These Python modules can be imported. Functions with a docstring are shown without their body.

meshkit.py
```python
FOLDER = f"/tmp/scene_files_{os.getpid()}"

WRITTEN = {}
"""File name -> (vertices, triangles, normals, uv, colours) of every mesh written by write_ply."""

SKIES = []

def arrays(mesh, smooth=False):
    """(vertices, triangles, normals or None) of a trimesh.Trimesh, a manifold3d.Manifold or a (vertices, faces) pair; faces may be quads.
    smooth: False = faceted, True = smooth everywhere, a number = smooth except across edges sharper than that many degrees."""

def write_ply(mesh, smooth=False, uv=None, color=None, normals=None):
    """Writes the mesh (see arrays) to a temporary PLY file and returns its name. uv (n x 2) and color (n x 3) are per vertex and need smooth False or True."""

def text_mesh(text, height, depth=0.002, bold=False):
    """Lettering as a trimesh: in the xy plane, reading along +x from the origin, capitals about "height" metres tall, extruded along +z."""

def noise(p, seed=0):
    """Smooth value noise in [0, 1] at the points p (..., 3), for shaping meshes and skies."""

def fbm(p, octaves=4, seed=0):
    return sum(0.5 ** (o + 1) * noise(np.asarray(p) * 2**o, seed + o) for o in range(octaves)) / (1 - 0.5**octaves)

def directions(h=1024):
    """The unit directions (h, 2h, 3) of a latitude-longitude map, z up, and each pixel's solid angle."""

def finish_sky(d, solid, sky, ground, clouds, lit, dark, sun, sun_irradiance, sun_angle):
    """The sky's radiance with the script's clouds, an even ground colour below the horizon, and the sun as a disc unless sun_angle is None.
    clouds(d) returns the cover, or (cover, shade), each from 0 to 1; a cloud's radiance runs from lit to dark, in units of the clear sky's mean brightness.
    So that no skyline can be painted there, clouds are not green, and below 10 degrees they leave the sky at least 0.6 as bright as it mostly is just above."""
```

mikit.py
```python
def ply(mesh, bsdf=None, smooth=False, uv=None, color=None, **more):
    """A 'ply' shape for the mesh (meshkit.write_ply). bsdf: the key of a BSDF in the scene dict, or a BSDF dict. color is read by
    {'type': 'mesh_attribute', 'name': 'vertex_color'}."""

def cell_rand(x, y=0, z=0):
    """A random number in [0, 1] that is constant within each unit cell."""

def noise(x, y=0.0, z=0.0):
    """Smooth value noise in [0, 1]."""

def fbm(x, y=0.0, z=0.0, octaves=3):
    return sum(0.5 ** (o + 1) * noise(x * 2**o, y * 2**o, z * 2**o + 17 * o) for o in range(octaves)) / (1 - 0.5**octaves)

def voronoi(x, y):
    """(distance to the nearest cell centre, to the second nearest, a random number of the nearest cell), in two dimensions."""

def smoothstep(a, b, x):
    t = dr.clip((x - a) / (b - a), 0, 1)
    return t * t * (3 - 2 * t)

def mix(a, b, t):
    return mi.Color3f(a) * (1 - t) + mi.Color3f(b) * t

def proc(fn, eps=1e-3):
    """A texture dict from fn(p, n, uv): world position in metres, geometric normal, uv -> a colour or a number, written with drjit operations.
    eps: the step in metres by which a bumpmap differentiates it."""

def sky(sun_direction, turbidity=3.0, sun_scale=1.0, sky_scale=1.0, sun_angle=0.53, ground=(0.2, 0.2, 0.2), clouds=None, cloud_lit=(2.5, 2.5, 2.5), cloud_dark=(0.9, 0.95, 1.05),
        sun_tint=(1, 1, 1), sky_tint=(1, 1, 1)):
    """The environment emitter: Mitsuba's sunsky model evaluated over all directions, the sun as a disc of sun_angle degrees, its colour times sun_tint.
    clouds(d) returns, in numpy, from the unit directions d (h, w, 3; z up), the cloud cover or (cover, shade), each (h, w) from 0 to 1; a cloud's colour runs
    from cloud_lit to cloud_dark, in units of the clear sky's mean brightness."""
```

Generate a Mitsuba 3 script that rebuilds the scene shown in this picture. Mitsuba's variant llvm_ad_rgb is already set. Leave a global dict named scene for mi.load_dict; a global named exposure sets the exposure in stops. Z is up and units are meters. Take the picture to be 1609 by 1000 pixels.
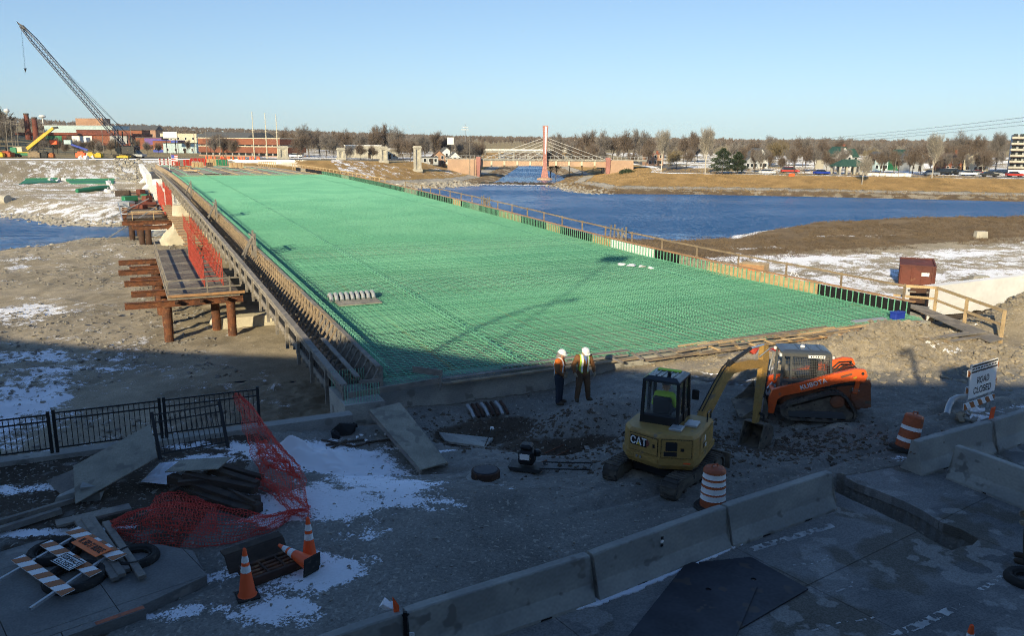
import math, random
import numpy as np, trimesh, shapely, drjit as dr, mitsuba as mi, mikit, meshkit
from mikit import noise, fbm, voronoi, cell_rand, smoothstep, mix, proc
from shapely.geometry import Polygon, LineString, box as sbox
import manifold3d as m3
T = mi.ScalarTransform4f
scene, labels = {}, {}
rng = random.Random(7)
nr = np.random.default_rng(11)

# ---------------------------------------------------------------- camera, sky, exposure
FOC, YH, CAMH, ROLL = 1280.0, 220.0, 7.8, 0.0075          # in pixels of the 1609 x 1000 photograph, metres
PITCH = math.atan((500 - YH) / FOC)
CP, SP = math.cos(PITCH), math.sin(PITCH)
scene['type'] = 'scene'
scene['camera'] = {'type': 'perspective', 'fov': 2 * math.degrees(math.atan(804.5 / FOC)), 'fov_axis': 'x', 'near_clip': 0.1, 'far_clip': 12000.0,
                   'to_world': T().look_at(origin=[0, 0, CAMH], target=[0, CP, CAMH - SP], up=[-ROLL, SP, CP])}
SUN_AZ, SUN_EL = math.radians(19.0), math.radians(17.5)      # shadows fall away from the camera, to the right
SUN = [-math.sin(SUN_AZ) * math.cos(SUN_EL), -math.cos(SUN_AZ) * math.cos(SUN_EL), math.sin(SUN_EL)]
scene['sky'] = mikit.sky(SUN, turbidity=2.2, ground=(0.12, 0.12, 0.12), sun_tint=(0.83, 0.97, 1.20), sun_scale=1.2, sky_scale=1.12, sky_tint=(0.82, 0.94, 1.19))
exposure = 2.2
HAZE = 0.00008


def at(x, y, z=0.0):
    """the point at height z that the photograph shows at pixel (x, y): used to read positions off it once"""
    a, b = x - 804.5, y - 500.0
    a, b = (a + ROLL * b) / FOC, (b - ROLL * a) / FOC
    t = (CAMH - z) / (SP + b * CP)
    return np.array([a * t, (CP - b * SP) * t, z])


def atY(x, y, Y):
    """the same at a given distance Y"""
    a, b = x - 804.5, y - 500.0
    a, b = (a + ROLL * b) / FOC, (b - ROLL * a) / FOC
    t = Y / (CP - b * SP)
    return np.array([a * t, Y, CAMH - (SP + b * CP) * t])


# ---------------------------------------------------------------- bookkeeping
used, place = {}, {}


def numbered(name):
    n = used.get(name, -1) + 1
    used[name] = n
    return name if n == 0 else '%s_%03d' % (name, n)


def thing(name, label, cat, M=None, group=None, kind=None):
    k = numbered(name)
    labels[k] = {'label': label, 'category': cat}
    if group: labels[k]['group'] = group
    if kind: labels[k]['kind'] = kind
    place[k] = M
    return k


def part(t, name, mesh, m, smooth=False, label=None, kind=None, **kw):
    k = numbered(t + '__' + name)
    top = t.split('__')[0]
    V, F = vf(mesh)
    if place.get(top) is not None:
        V = V @ place[top][:3, :3].T + place[top][:3, 3]
    scene[k] = mikit.ply((V, F), m, smooth, **kw)
    if label: labels.setdefault(k, {})['label'] = label
    if kind: labels.setdefault(k, {})['kind'] = kind
    return k


def single(name, mesh, m, label, cat, M=None, group=None, kind=None, smooth=False, **kw):
    k = thing(name, label, cat, M, group, kind)
    V, F = vf(mesh)
    if M is not None: V = V @ M[:3, :3].T + M[:3, 3]
    scene[k] = mikit.ply((V, F), m, smooth, **kw)
    return k


def struct(name, mesh, m, label, smooth=False, **kw):
    k = numbered(name)
    scene[k] = mikit.ply(vf(mesh), m, smooth, **kw)
    labels[k] = {'label': label, 'category': name.replace('_', ' '), 'kind': 'structure'}
    return k


# ---------------------------------------------------------------- mesh helpers: a mesh is (vertices, triangles)
def vf(m):
    if isinstance(m, list): return cat(m)
    if hasattr(m, 'to_mesh'):
        q = m.to_mesh(); return np.asarray(q.vert_properties[:, :3], float), np.asarray(q.tri_verts, int)
    if isinstance(m, trimesh.Trimesh): return np.asarray(m.vertices), np.asarray(m.faces)
    return m


def cat(ms):
    ms = [vf(m) for m in ms]
    n, V, F = 0, [], []
    for v, f in ms:
        V.append(v); F.append(np.asarray(f) + n); n += len(v)
    return np.vstack(V), np.vstack(F)


def xf(m, M):
    v, f = vf(m)
    return v @ M[:3, :3].T + M[:3, 3], f


def mat(x=0, y=0, z=0, rz=0, rx=0, ry=0, s=1.0):
    cz, sz, cx, sx, cy, sy = math.cos(rz), math.sin(rz), math.cos(rx), math.sin(rx), math.cos(ry), math.sin(ry)
    R = np.array([[cz, -sz, 0], [sz, cz, 0], [0, 0, 1]]) @ np.array([[cy, 0, sy], [0, 1, 0], [-sy, 0, cy]]) @ np.array([[1, 0, 0], [0, cx, -sx], [0, sx, cx]])
    M = np.eye(4); M[:3, :3] = R * s; M[:3, 3] = (x, y, z)
    return M


QF = np.array([[0, 2, 1], [0, 3, 2], [4, 5, 6], [4, 6, 7], [0, 1, 5], [0, 5, 4], [1, 2, 6], [1, 6, 5], [2, 3, 7], [2, 7, 6], [3, 0, 4], [3, 4, 7]])


def hexa(a, b):
    """solid between two quads"""
    return np.vstack([a, b]).astype(float), QF


def bx(x0, x1, y0, y1, z0, z1):
    q = np.array([[x0, y0], [x1, y0], [x1, y1], [x0, y1]])
    return np.vstack([np.c_[q, [z0] * 4], np.c_[q, [z1] * 4]]).astype(float), QF


def cb(x0, x1, y0, y1, z0, z1, r=0.02):
    """box with chamfered edges"""
    r = min(r, (x1 - x0) / 2.1, (y1 - y0) / 2.1, (z1 - z0) / 2.1)
    pts = []
    for sx in (0, 1):
        for sy in (0, 1):
            for sz in (0, 1):
                X, Y, Z = (x0, x1)[sx], (y0, y1)[sy], (z0, z1)[sz]
                dx, dy, dz = r * (1 - 2 * sx), r * (1 - 2 * sy), r * (1 - 2 * sz)
                pts += [[X, Y + dy, Z + dz], [X + dx, Y, Z + dz], [X + dx, Y + dy, Z]]
    return hull(np.array(pts))


def hull(pts):
    return vf(m3.Manifold.hull_points(np.asarray(pts, float)))


def frame_of(d, up=(0, 0, 1)):
    d = np.asarray(d, float); d = d / np.linalg.norm(d)
    s = np.cross(d, up)
    if np.linalg.norm(s) < 1e-3: s = np.cross(d, (0, 1, 0))
    s /= np.linalg.norm(s)
    return d, s, np.cross(s, d)


def bar(a, b, w, h, up=(0, 0, 1), w2=None, h2=None):
    """rectangular bar from a to b: w sideways, h along up"""
    a, b = np.asarray(a, float), np.asarray(b, float)
    d, s, u = frame_of(b - a, up)
    q = lambda p, w, h: [p - s * w / 2 - u * h / 2, p + s * w / 2 - u * h / 2, p + s * w / 2 + u * h / 2, p - s * w / 2 + u * h / 2]
    return hexa(q(a, w, h), q(b, w2 or w, h2 or h))


def tube(a, b, r, n=8, r2=None, cap=True):
    return pipe([a, b], [r, r if r2 is None else r2], n, cap)


def pipe(pts, r, n=8, cap=True):
    """round tube along a polyline"""
    P = np.asarray(pts, float); k = len(P)
    r = np.broadcast_to(np.asarray(r, float), (k,))
    tan = np.gradient(P, axis=0) if k > 2 else np.repeat((P[1] - P[0])[None], 2, 0)
    _, s, u = frame_of(tan[0])
    V = []
    for i in range(k):
        t = tan[i] / (np.linalg.norm(tan[i]) + 1e-12)
        s = s - t * (s @ t); s /= np.linalg.norm(s); u = np.cross(s, t)
        a = np.arange(n) * 2 * np.pi / n
        V.append(P[i] + r[i] * (np.cos(a)[:, None] * s + np.sin(a)[:, None] * u))
    V = np.vstack(V); F = []
    for i in range(k - 1):
        for j in range(n):
            p, q = i * n + j, i * n + (j + 1) % n
            F += [[p, q + n, q], [p, p + n, q + n]]
    if cap:
        V = np.vstack([V, P[0], P[-1]]); c0 = len(V) - 2
        for j in range(n):
            F += [[c0, j, (j + 1) % n], [c0 + 1, (k - 1) * n + (j + 1) % n, (k - 1) * n + j]]
    return V, np.array(F)


def lathe(prof, n=24, cap=True):
    """surface of revolution round z from [(r, z), ...]"""
    P = np.asarray(prof, float); k = len(P)
    a = np.arange(n) * 2 * np.pi / n
    V = np.vstack([np.c_[r * np.cos(a), r * np.sin(a), np.full(n, z)] for r, z in P]); F = []
    for i in range(k - 1):
        for j in range(n):
            p, q = i * n + j, i * n + (j + 1) % n
            F += [[p, q, q + n], [p, q + n, p + n]]
    if cap:
        V = np.vstack([V, [0, 0, P[0, 1]], [0, 0, P[-1, 1]]]); c0 = len(V) - 2
        for j in range(n):
            F += [[c0, (j + 1) % n, j], [c0 + 1, (k - 1) * n + j, (k - 1) * n + (j + 1) % n]]
    return V, np.array(F)


def prism(poly, h, z=0.0):
    """outline in xy, extruded up by h"""
    if not isinstance(poly, (Polygon, shapely.MultiPolygon)): poly = Polygon(poly)
    out = []
    for g in getattr(poly, 'geoms', [poly]):
        if g.area > 1e-8:
            m = trimesh.creation.extrude_polygon(g, h, engine='earcut'); m.apply_translation([0, 0, z]); out.append(vf(m))
    return cat(out)


def side(poly, w, y=None):
    """outline given in (x, z), extruded along y by w, centred"""
    v, f = prism(poly, w)
    y0 = -w / 2 if y is None else y
    return np.c_[v[:, 0], v[:, 2] + y0, v[:, 1]], f[:, ::-1]


def front(poly, w, x=None):
    """outline given in (y, z), extruded along x by w, centred"""
    v, f = prism(poly, w)
    x0 = -w / 2 if x is None else x
    return np.c_[v[:, 2] + x0, v[:, 0], v[:, 1]], f


def rnd(pts, r):
    p = Polygon(pts); return p.buffer(-r, join_style=2).buffer(r, quad_segs=3)


def grid(P):
    """triangles of a grid of points (n, m, 3)"""
    n, m = P.shape[:2]
    i = np.arange(n * m).reshape(n, m)
    a, b, c, d = i[:-1, :-1].ravel(), i[1:, :-1].ravel(), i[1:, 1:].ravel(), i[:-1, 1:].ravel()
    return P.reshape(-1, 3), np.vstack([np.c_[a, b, c], np.c_[a, c, d]])


def text(s, h, M, depth=0.004, bold=True, align='c', maxw=None):
    m = meshkit.text_mesh(s, h, depth, bold)
    v = np.array(m.vertices); f = np.asarray(m.faces)
    if align == 'c': v[:, 0] -= (v[:, 0].min() + v[:, 0].max()) / 2
    if maxw: v[:, 0] *= min(1, maxw / np.ptp(v[:, 0]))
    v[:, 1] -= h / 2
    return xf((v, f), M)


def plane_mat(o, ex, ey):
    """frame whose x and y run along ex and ey (made square), z towards the reader"""
    ex = np.asarray(ex, float); ex = ex / np.linalg.norm(ex)
    ey = np.asarray(ey, float); ey = ey - ex * (ex @ ey); ey /= np.linalg.norm(ey)
    M = np.eye(4); M[:3, 0], M[:3, 1], M[:3, 2], M[:3, 3] = ex, ey, np.cross(ex, ey), o
    return M


def stones(pts, rmin, rmax, seed=0, flat=0.7, n=40):
    """many small rough stones as one mesh"""
    g = np.random.default_rng(seed)
    base = []
    for k in range(n):
        q = g.normal(size=(9, 3)); q /= np.linalg.norm(q, axis=1)[:, None]; q *= g.uniform(.75, 1.1, (9, 1)); q[:, 2] *= flat
        base.append(hull(q))
    pick = g.integers(0, n, len(pts)); rad = rmin + (rmax - rmin) * g.random(len(pts)) ** 2.2; ang = g.random(len(pts)) * 6.28
    V, F, c = [], [], 0
    for k in range(n):
        idx = np.nonzero(pick == k)[0]
        if not len(idx): continue
        v, f = base[k]
        ca, sa = np.cos(ang[idx])[:, None], np.sin(ang[idx])[:, None]
        x = v[None, :, 0] * ca - v[None, :, 1] * sa; y = v[None, :, 0] * sa + v[None, :, 1] * ca
        q = np.stack([x, y, np.broadcast_to(v[None, :, 2], x.shape)], -1) * rad[idx][:, None, None] + np.asarray(pts)[idx][:, None, :]
        V.append(q.reshape(-1, 3)); F.append((f[None] + (np.arange(len(idx)) * len(v))[:, None, None]).reshape(-1, 3) + c); c += len(idx) * len(v)
    return np.vstack(V), np.vstack(F)


# ---------------------------------------------------------------- materials
def pbr(name, col, rough=0.7, metal=0.0, spec=0.35, **kw):
    scene[name] = {'type': 'twosided', 'b': {'type': 'principled', 'base_color': {'type': 'rgb', 'value': list(col)} if not isinstance(col, dict) else col,
                                            'roughness': rough, 'metallic': metal, 'specular': spec, **kw}}
    return name


def tex(fn, eps=1e-3): return proc(fn, eps)


def patchy(a, b, scale, c=None, fine=40.0, amt=0.35):
    """two-colour blotches with fine grain, a third colour in specks"""
    def fn(p, n, uv):
        t = fbm(p.x * scale, p.y * scale, p.z * scale, 3)
        k = mix(a, b, smoothstep(0.36, 0.64, t))
        g = noise(p.x * fine, p.y * fine, p.z * fine)
        k = k * (1 - amt / 2 + amt * g)
        if c is not None:
            k = mix(k, c, smoothstep(0.66, 0.74, fbm(p.x * scale * 2.3 + 9, p.y * scale * 2.3, p.z * scale * 2.3, 3)))
        return k
    return tex(fn)


pbr('concrete', patchy((.36, .35, .31), (.26, .255, .235), 1.1, (.19, .18, .16), 30), .85)
pbr('barrier_concrete', patchy((.33, .325, .29), (.25, .25, .23), 1.4, (.17, .165, .15), 24, .25), .85)
pbr('new_concrete', patchy((.60, .55, .42), (.50, .46, .36), .8, None, 12, .15), .8)
pbr('white_concrete', patchy((.78, .78, .76), (.70, .70, .68), .5, None, 6, .1), .8)
pbr('pale_stone', patchy((.50, .47, .39), (.40, .38, .32), .9, None, 8, .2), .85)


def wood_fn(a, b, c):
    def fn(p, n, uv):
        t = fbm(p.x * 2.2, p.y * 2.2, p.z * 5, 3)
        g = noise(p.x * 55, p.y * 9, p.z * 60) * .5 + noise(p.x * 9, p.y * 55, p.z * 60) * .5
        k = mix(a, b, smoothstep(.35, .65, t)) * (.72 + .5 * g)
        return mix(k, c, smoothstep(.62, .72, fbm(p.x * 4 + 5, p.y * 4, p.z * 4, 2)) * .7)
    return tex(fn)


pbr('wood', wood_fn((.33, .25, .16), (.24, .185, .125), (.17, .14, .11)), .8)
pbr('grey_wood', wood_fn((.27, .24, .20), (.19, .175, .155), (.13, .12, .11)), .85)
pbr('fresh_wood', wood_fn((.55, .40, .22), (.46, .33, .18), (.36, .26, .15)), .75)
pbr('ply', wood_fn((.31, .285, .225), (.24, .225, .18), (.15, .14, .12)), .8)
pbr('dark_timber', wood_fn((.085, .062, .045), (.055, .042, .034), (.035, .03, .026)), .85)
pbr('orange_board', wood_fn((.44, .25, .12), (.36, .21, .11), (.26, .17, .10)), .75)
pbr('rust', patchy((.17, .065, .03), (.10, .045, .027), 3.0, (.24, .12, .055), 20), .8)
pbr('dark_rust', patchy((.085, .045, .03), (.05, .03, .022), 3.0, (.12, .06, .03), 20), .8)
pbr('black_steel', (.018, .02, .022), .5)
pbr('black', (.012, .012, .013), .6)
pbr('rubber', patchy((.022, .021, .02), (.035, .032, .028), 6, (.07, .062, .05), 30), .85)
pbr('steel', (.35, .36, .37), .4, .6)
pbr('galv', (.45, .47, .48), .45, .5)
pbr('white', (.78, .78, .76), .5); pbr('house_white', (.56, .56, .54), .7)
pbr('white_sheet', (.74, .75, .78), .6)
pbr('orange', (.92, .13, .035), .45)
pbr('orange_dull', patchy((.42, .10, .035), (.34, .085, .035), 3, (.24, .09, .05), 25, .3), .5)
pbr('orange_sign', (.85, .17, .03), .5)
pbr('brown_orange', (.34, .115, .035), .5)
pbr('red', (.42, .035, .025), .5)
pbr('red_steel', (.40, .05, .03), .55)
pbr('yellow', (.60, .41, .03), .45)
pbr('blue', (.02, .05, .35), .4)
pbr('green_paint', (.03, .20, .10), .5)
pbr('rebar', patchy((.19, .49, .32), (.155, .44, .285), .25, None, 8, .15), .45)
pbr('rebar_light', (.235, .55, .375), .4); pbr('rebar_dark', (.10, .33, .21), .5)
pbr('glass', (.02, .025, .03), .06, spec=.6)
scene['pane'] = {'type': 'thindielectric'}
pbr('brick', patchy((.28, .105, .06), (.22, .085, .055), .3, None, 5, .25), .85)
pbr('brick_red', patchy((.20, .06, .04), (.15, .05, .038), .3, None, 5, .25), .85)
pbr('tan_brick', patchy((.42, .25, .16), (.36, .21, .14), .3, None, 5, .2), .85)
pbr('roof_grey', (.10, .105, .11), .8)
pbr('roof_brown', (.10, .07, .055), .85)
pbr('roof_green', (.035, .09, .07), .7)
pbr('cream', (.62, .56, .42), .75)
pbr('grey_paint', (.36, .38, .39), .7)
pbr('pale_blue', (.42, .54, .56), .7)
pbr('bark', (.11, .09, .072), .9)
pbr('twig', (.16, .125, .10), .9)
pbr('twig_grey', (.19, .17, .155), .9)
pbr('twig_tan', (.21, .165, .09), .9)
pbr('white_bark', (.52, .48, .41), .85)
pbr('needle', (.035, .055, .028), .9)

# ---------------------------------------------------------------- the ground: one sheet with the river cut into it
PHI, BX0, BY0 = 0.4396, -4.1, 24.72                         # the bridge: its near left corner and its direction
U2 = np.array([-math.sin(PHI), math.cos(PHI)]); V2 = np.array([math.cos(PHI), math.sin(PHI)])
WZ = -6.0


def bw(s, w, z=0.0):
    """bridge coordinates (along, across) to the world"""
    return np.array([BX0 + U2[0] * s + V2[0] * w, BY0 + U2[1] * s + V2[1] * w, z])


def bsw(x, y):
    dx, dy = x - BX0, y - BY0
    return dx * U2[0] + dy * U2[1], dx * V2[0] + dy * V2[1]


NEARSH = [(-60, -420), (25, -200), (62, -70), (88, -21), (95, -17.6), (96.5, -13), (96.6, -8), (92, 15), (76, 45), (67, 58), (66, 64), (73.7, 77), (77.3, 88), (79.7, 102), (78, 115), (71.7, 142), (60, 200), (20, 300), (-140, 520)]
FARSH = [(-90, 620), (40, 330), (86, 220), (104, 191), (133, 156), (152, 131), (162, 108.5), (170, 104), (186, 110), (203, 111.6), (226, 128), (246, 141), (317, 171), (411, 214), (560, 280), (560, 268), (424, 207), (371, 182), (308, 149), (256, 121), (232, 108), (214, 94), (205, 79), (200, 66), (180, 45), (150, 25), (125, 3), (118.6, -8), (123, -16), (136, -22), (147, -27.6), (170, -60), (120, -200), (40, -440)]
RIVER = Polygon([tuple(bw(s, w)[:2]) for s, w in NEARSH + FARSH]).buffer(0)


def sst(a, b, x):
    t = np.clip((x - a) / (b - a), 0, 1); return t * t * (3 - 2 * t)


def nz(x, y, sc, o=4, seed=0):
    return meshkit.fbm(np.stack([x * sc, y * sc, np.zeros_like(x)], -1), o, seed)


def bump(x, y, c, rx, ry, rot=0.0):
    dx, dy = x - c[0], y - c[1]
    ca, sa = math.cos(rot), math.sin(rot)
    return np.exp(-(((dx * ca + dy * sa) / rx) ** 2 + ((-dx * sa + dy * ca) / ry) ** 2))


PIT = at(765, 668, -.5); DIG = at(925, 680, -.4); DIG2 = at(1190, 700, -.5); MOUND = at(1400, 538, .5); RIDGE = at(1560, 560, .3); SIDE = at(1270, 560, .2)
TR = [at(1330, 752), at(1525, 838), at(1478, 862), at(1306, 778)]       # the trench cut in the pavement
TRENCH = Polygon([p[:2] for p in TR])
TRENCH = Polygon([at(*q)[:2] for q in [(1318, 744), (1345, 760), (1380, 772), (1420, 788), (1450, 803), (1480, 822), (1510, 832), (1538, 848), (1528, 857), (1512, 860), (1495, 866), (1470, 853), (1450, 842), (1435, 831), (1400, 815), (1370, 800), (1340, 787), (1302, 768)]])
RUTS = [(at(q, yy)[0], at(q, yy)[1], a) for q, yy, a in [(800, 880, .56), (760, 850, .56), (700, 900, .54), (640, 880, .55), (1000, 800, .60), (960, 790, .60), (1250, 640, .2), (1300, 660, .25), (1380, 640, .3)]]
PAVE = Polygon([at(*q)[:2] for q in [(300, 1090), (520, 1012), (720, 962), (928, 934), (1030, 893), (1137, 850), (1220, 812), (1296, 772), (1330, 748), (1368, 742), (1440, 728), (1475, 733), (1500, 716), (1545, 690), (1609, 652), (1760, 640), (2300, 640)]] + [(34, 20), (30, 5), (-6, 5)])
WALK = Polygon([at(*q, .12)[:2] for q in [(-320, 965), (-150, 905), (0, 868), (60, 850), (110, 846), (190, 858), (250, 856), (303, 866), (325, 905), (228, 950), (100, 992), (-60, 1050), (-320, 1150)]])


def near_side(s, w):
    return s < np.interp(w, [-420, -200, -70, -21, 15, 60, 100, 142, 200, 300, 520], [-50, 60, 100, 112, 108, 110, 115, 90, 78, 30, -110])


def terrain(x, y, masks=False):
    x, y = np.asarray(x, float), np.asarray(y, float)
    s, w = bsw(x, y)
    pts = shapely.points(x, y)
    inside = shapely.contains_xy(RIVER, x, y)
    d = np.where(inside, -shapely.distance(RIVER.exterior, pts), shapely.distance(RIVER, pts))
    n1, n2, n3 = nz(x, y, .06, 4, 1) - .5, nz(x, y, .5, 4, 2) - .5, nz(x, y, 3.0, 3, 3) - .5
    near = near_side(s, w)
    # --- near side: the plateau of the street, the bench by the river
    edge = np.where(w < 23.2, np.where(w < -.6, -2.05, -.55), np.interp(w, [23.2, 31, 31.6], [-.2, 0.2, 6.0]))
    up = s < edge
    bench = np.where(w < 12, -5.0, -4.6) + n1 * .6 + n2 * .32 + (nz(x, y, 1.7, 3, 12) - .5) * .3 * (w < 12)
    bench = bench + 0.55 * sst(60, 82, s) * (w < 12)
    dune = sst(40, 52, s) * sst(30, 48, w)
    bench = bench + dune * (.15 + .6 * n2)
    hole = sst(8.5, 5.5, s) * sst(22.5, 24, w) * sst(33, 31, w)
    bench = bench + hole * 1.6
    bench = np.minimum(bench, -6.15 + d * .22 + n2 * .4)
    site = sst(-1.5, 1.5, (x * .35 + y) - 17.2)                 # behind the row of barriers: loose ground
    p = np.zeros_like(x) + site * (n2 * .24 + n3 * .10 + (nz(x, y, 9.0, 2, 6) - .5) * .05 + n1 * .15)
    p = p - .45 * sst(1.0, 3.5, x * -.45 + y - 18.5 + 3.5) * sst(-8, -2, x) * sst(4, 1, x) * sst(17, 19.5, y)
    p = p - .75 * bump(x, y, PIT, 1.5, .9, .4) - .75 * bump(x, y, DIG, 2.2, .75, .35) - .55 * bump(x, y, DIG2, 2.0, 1.5)
    p = p + .30 * bump(x, y, at(910, 640, 0), 1.6, 1.0, .4)
    p = p + (1.15 + .7 * n2) * bump(x, y, MOUND, 2.7, 1.2, .4) + .25 * bump(x, y, RIDGE, 4.5, 1.3, .3) + .25 * bump(x, y, SIDE, 3, 1.2, .4)
    p = p - 1.5 * sst(.4, 2.2, s) * sst(30.2, 31.8, w) + (1.5 + 1.2 * n2) * bump(x, y, at(1612, 514, .3), 2.4, 1.3, .4)
    lump = bump(x, y, MOUND, 4.2, 2.4, .4) + bump(x, y, RIDGE, 5.5, 1.4, .3) * .5 + .8 * bump(x, y, SIDE, 3.5, 1.8, .4)
    p = p + np.minimum(lump, 1.2) * ((nz(x, y, 1.4, 4, 9) - .5) * .55 + n3 * .30)
    for o in RUTS: p = p - .05 * np.exp(-(((x - o[0]) * -math.sin(o[2]) + (y - o[1]) * math.cos(o[2]) + .25 * n2) / .16) ** 2) * site
    soil = sst(-.52, -.85, p - n2 * .35 - n3 * .15)
    paved = shapely.contains_xy(PAVE, x, y).astype(float)
    dp = shapely.distance(PAVE, pts)
    p = p * sst(.0, .9, dp)
    p = np.where(paved > .5, -.20 - .02 * n2, p)
    walk = shapely.contains_xy(WALK, x, y)
    p = np.where(walk, -.10, p)
    p = np.where(~walk & (shapely.distance(WALK, pts) < .25), np.minimum(p, -.06), p)
    intr = shapely.contains_xy(TRENCH, x, y)
    p = np.where(intr, -.75 + n2 * .3, p)
    near_z = np.where(up, p, bench)
    # --- far side: sandbars, the levees with their paved foot
    t = sst(8, 62, w)
    e = (s - 224) * (1 - t) + (d - 7) * t
    base = np.minimum(-3.7 * (1 - t) - 5.1 * t + n2 * .25, -6.15 + d * .25 + n2 * .3)
    topz = np.interp(w, [0, 58, 75, 100, 130], [1.4, 1.3, .7, -.3, -1.7])
    lev = np.interp(e, [-1, 0, 4.5, 20, 26], [0, 0, .16, .93, 1.0])
    lev_l = np.interp(e, [-1, 0, 1, 11, 14], [0, 0, .1, .95, 1.0])
    q = lev * t + lev_l * (1 - t)
    far_z = base * (1 - q) + topz * q + np.where(e < 20, n2 * .25, n1 * .15)
    r = np.hypot(x, y); az = np.degrees(np.arctan2(x, y))
    hz = np.interp(az, [-50, -30, -22, -12, -4, 6, 15, 40], [36, 31, 26, 16, 7, 4, 2, 2])
    far_z = far_z + hz * sst(700, 2600, r) + 8 * sst(300, 560, r) * np.interp(az, [-60, -40, -31, -29, -26], [1.6, 1.6, 1.0, .5, 0]) + sst(330, 900, r) * 3
    z = np.where(near, near_z, far_z)
    z = np.where(inside, np.minimum(z, -6.2 - np.minimum(1.2, -d * .2)), z)
    if not masks: return z
    # type of ground: 0 dark soil 1 gravel 2 light dirt 3 bench sand 4 brown weeds 5 golden grass 6 dull grass 7 asphalt 8 stone paving
    ty = np.where(up, 1.0, 3.0)
    ty = np.where(up & (site > .5), np.clip(1.05 + 1.3 * sst(24.0, 27.0, y - .12 * x) * sst(3, 6, x) + n2 * .9 + n3 * .5, .3, 2.3), ty)
    ty = np.where(up, ty - soil * 1.25 * ty, ty)
    ty = np.where(up & (x < -6.4) & ~walk, .15 + n2 * 1.2 + n3, ty)
    ty = np.where(intr, .6 + n2, ty)
    ty = np.where(~up & (dune + n2 * .8 > .45), 4.0, ty)
    fty = np.where(e < 0, np.where(t > .5, np.where(n2 > -.1, 4.0, 3.0), 3.0), np.where(e < 4.5, np.where(t > .35, 8.0, 3.0), np.where(e < 24, 5.0 + (t < .6) * n2 * 2.2, 6.0)))
    fty = np.where((e > 28) & (e < 40) & (r < 420), 7.0, fty)
    fty = np.where((e > 0) & (e < 22) & (t < .2), 3.0, fty)
    ty = np.where(near, ty, fty)
    sn = np.zeros_like(x)
    for (px, py, zz, rx, ry, a) in SNOW:
        c = at(px, py, zz); sn = np.maximum(sn, a * bump(x, y, c, rx, ry, .12))
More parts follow.
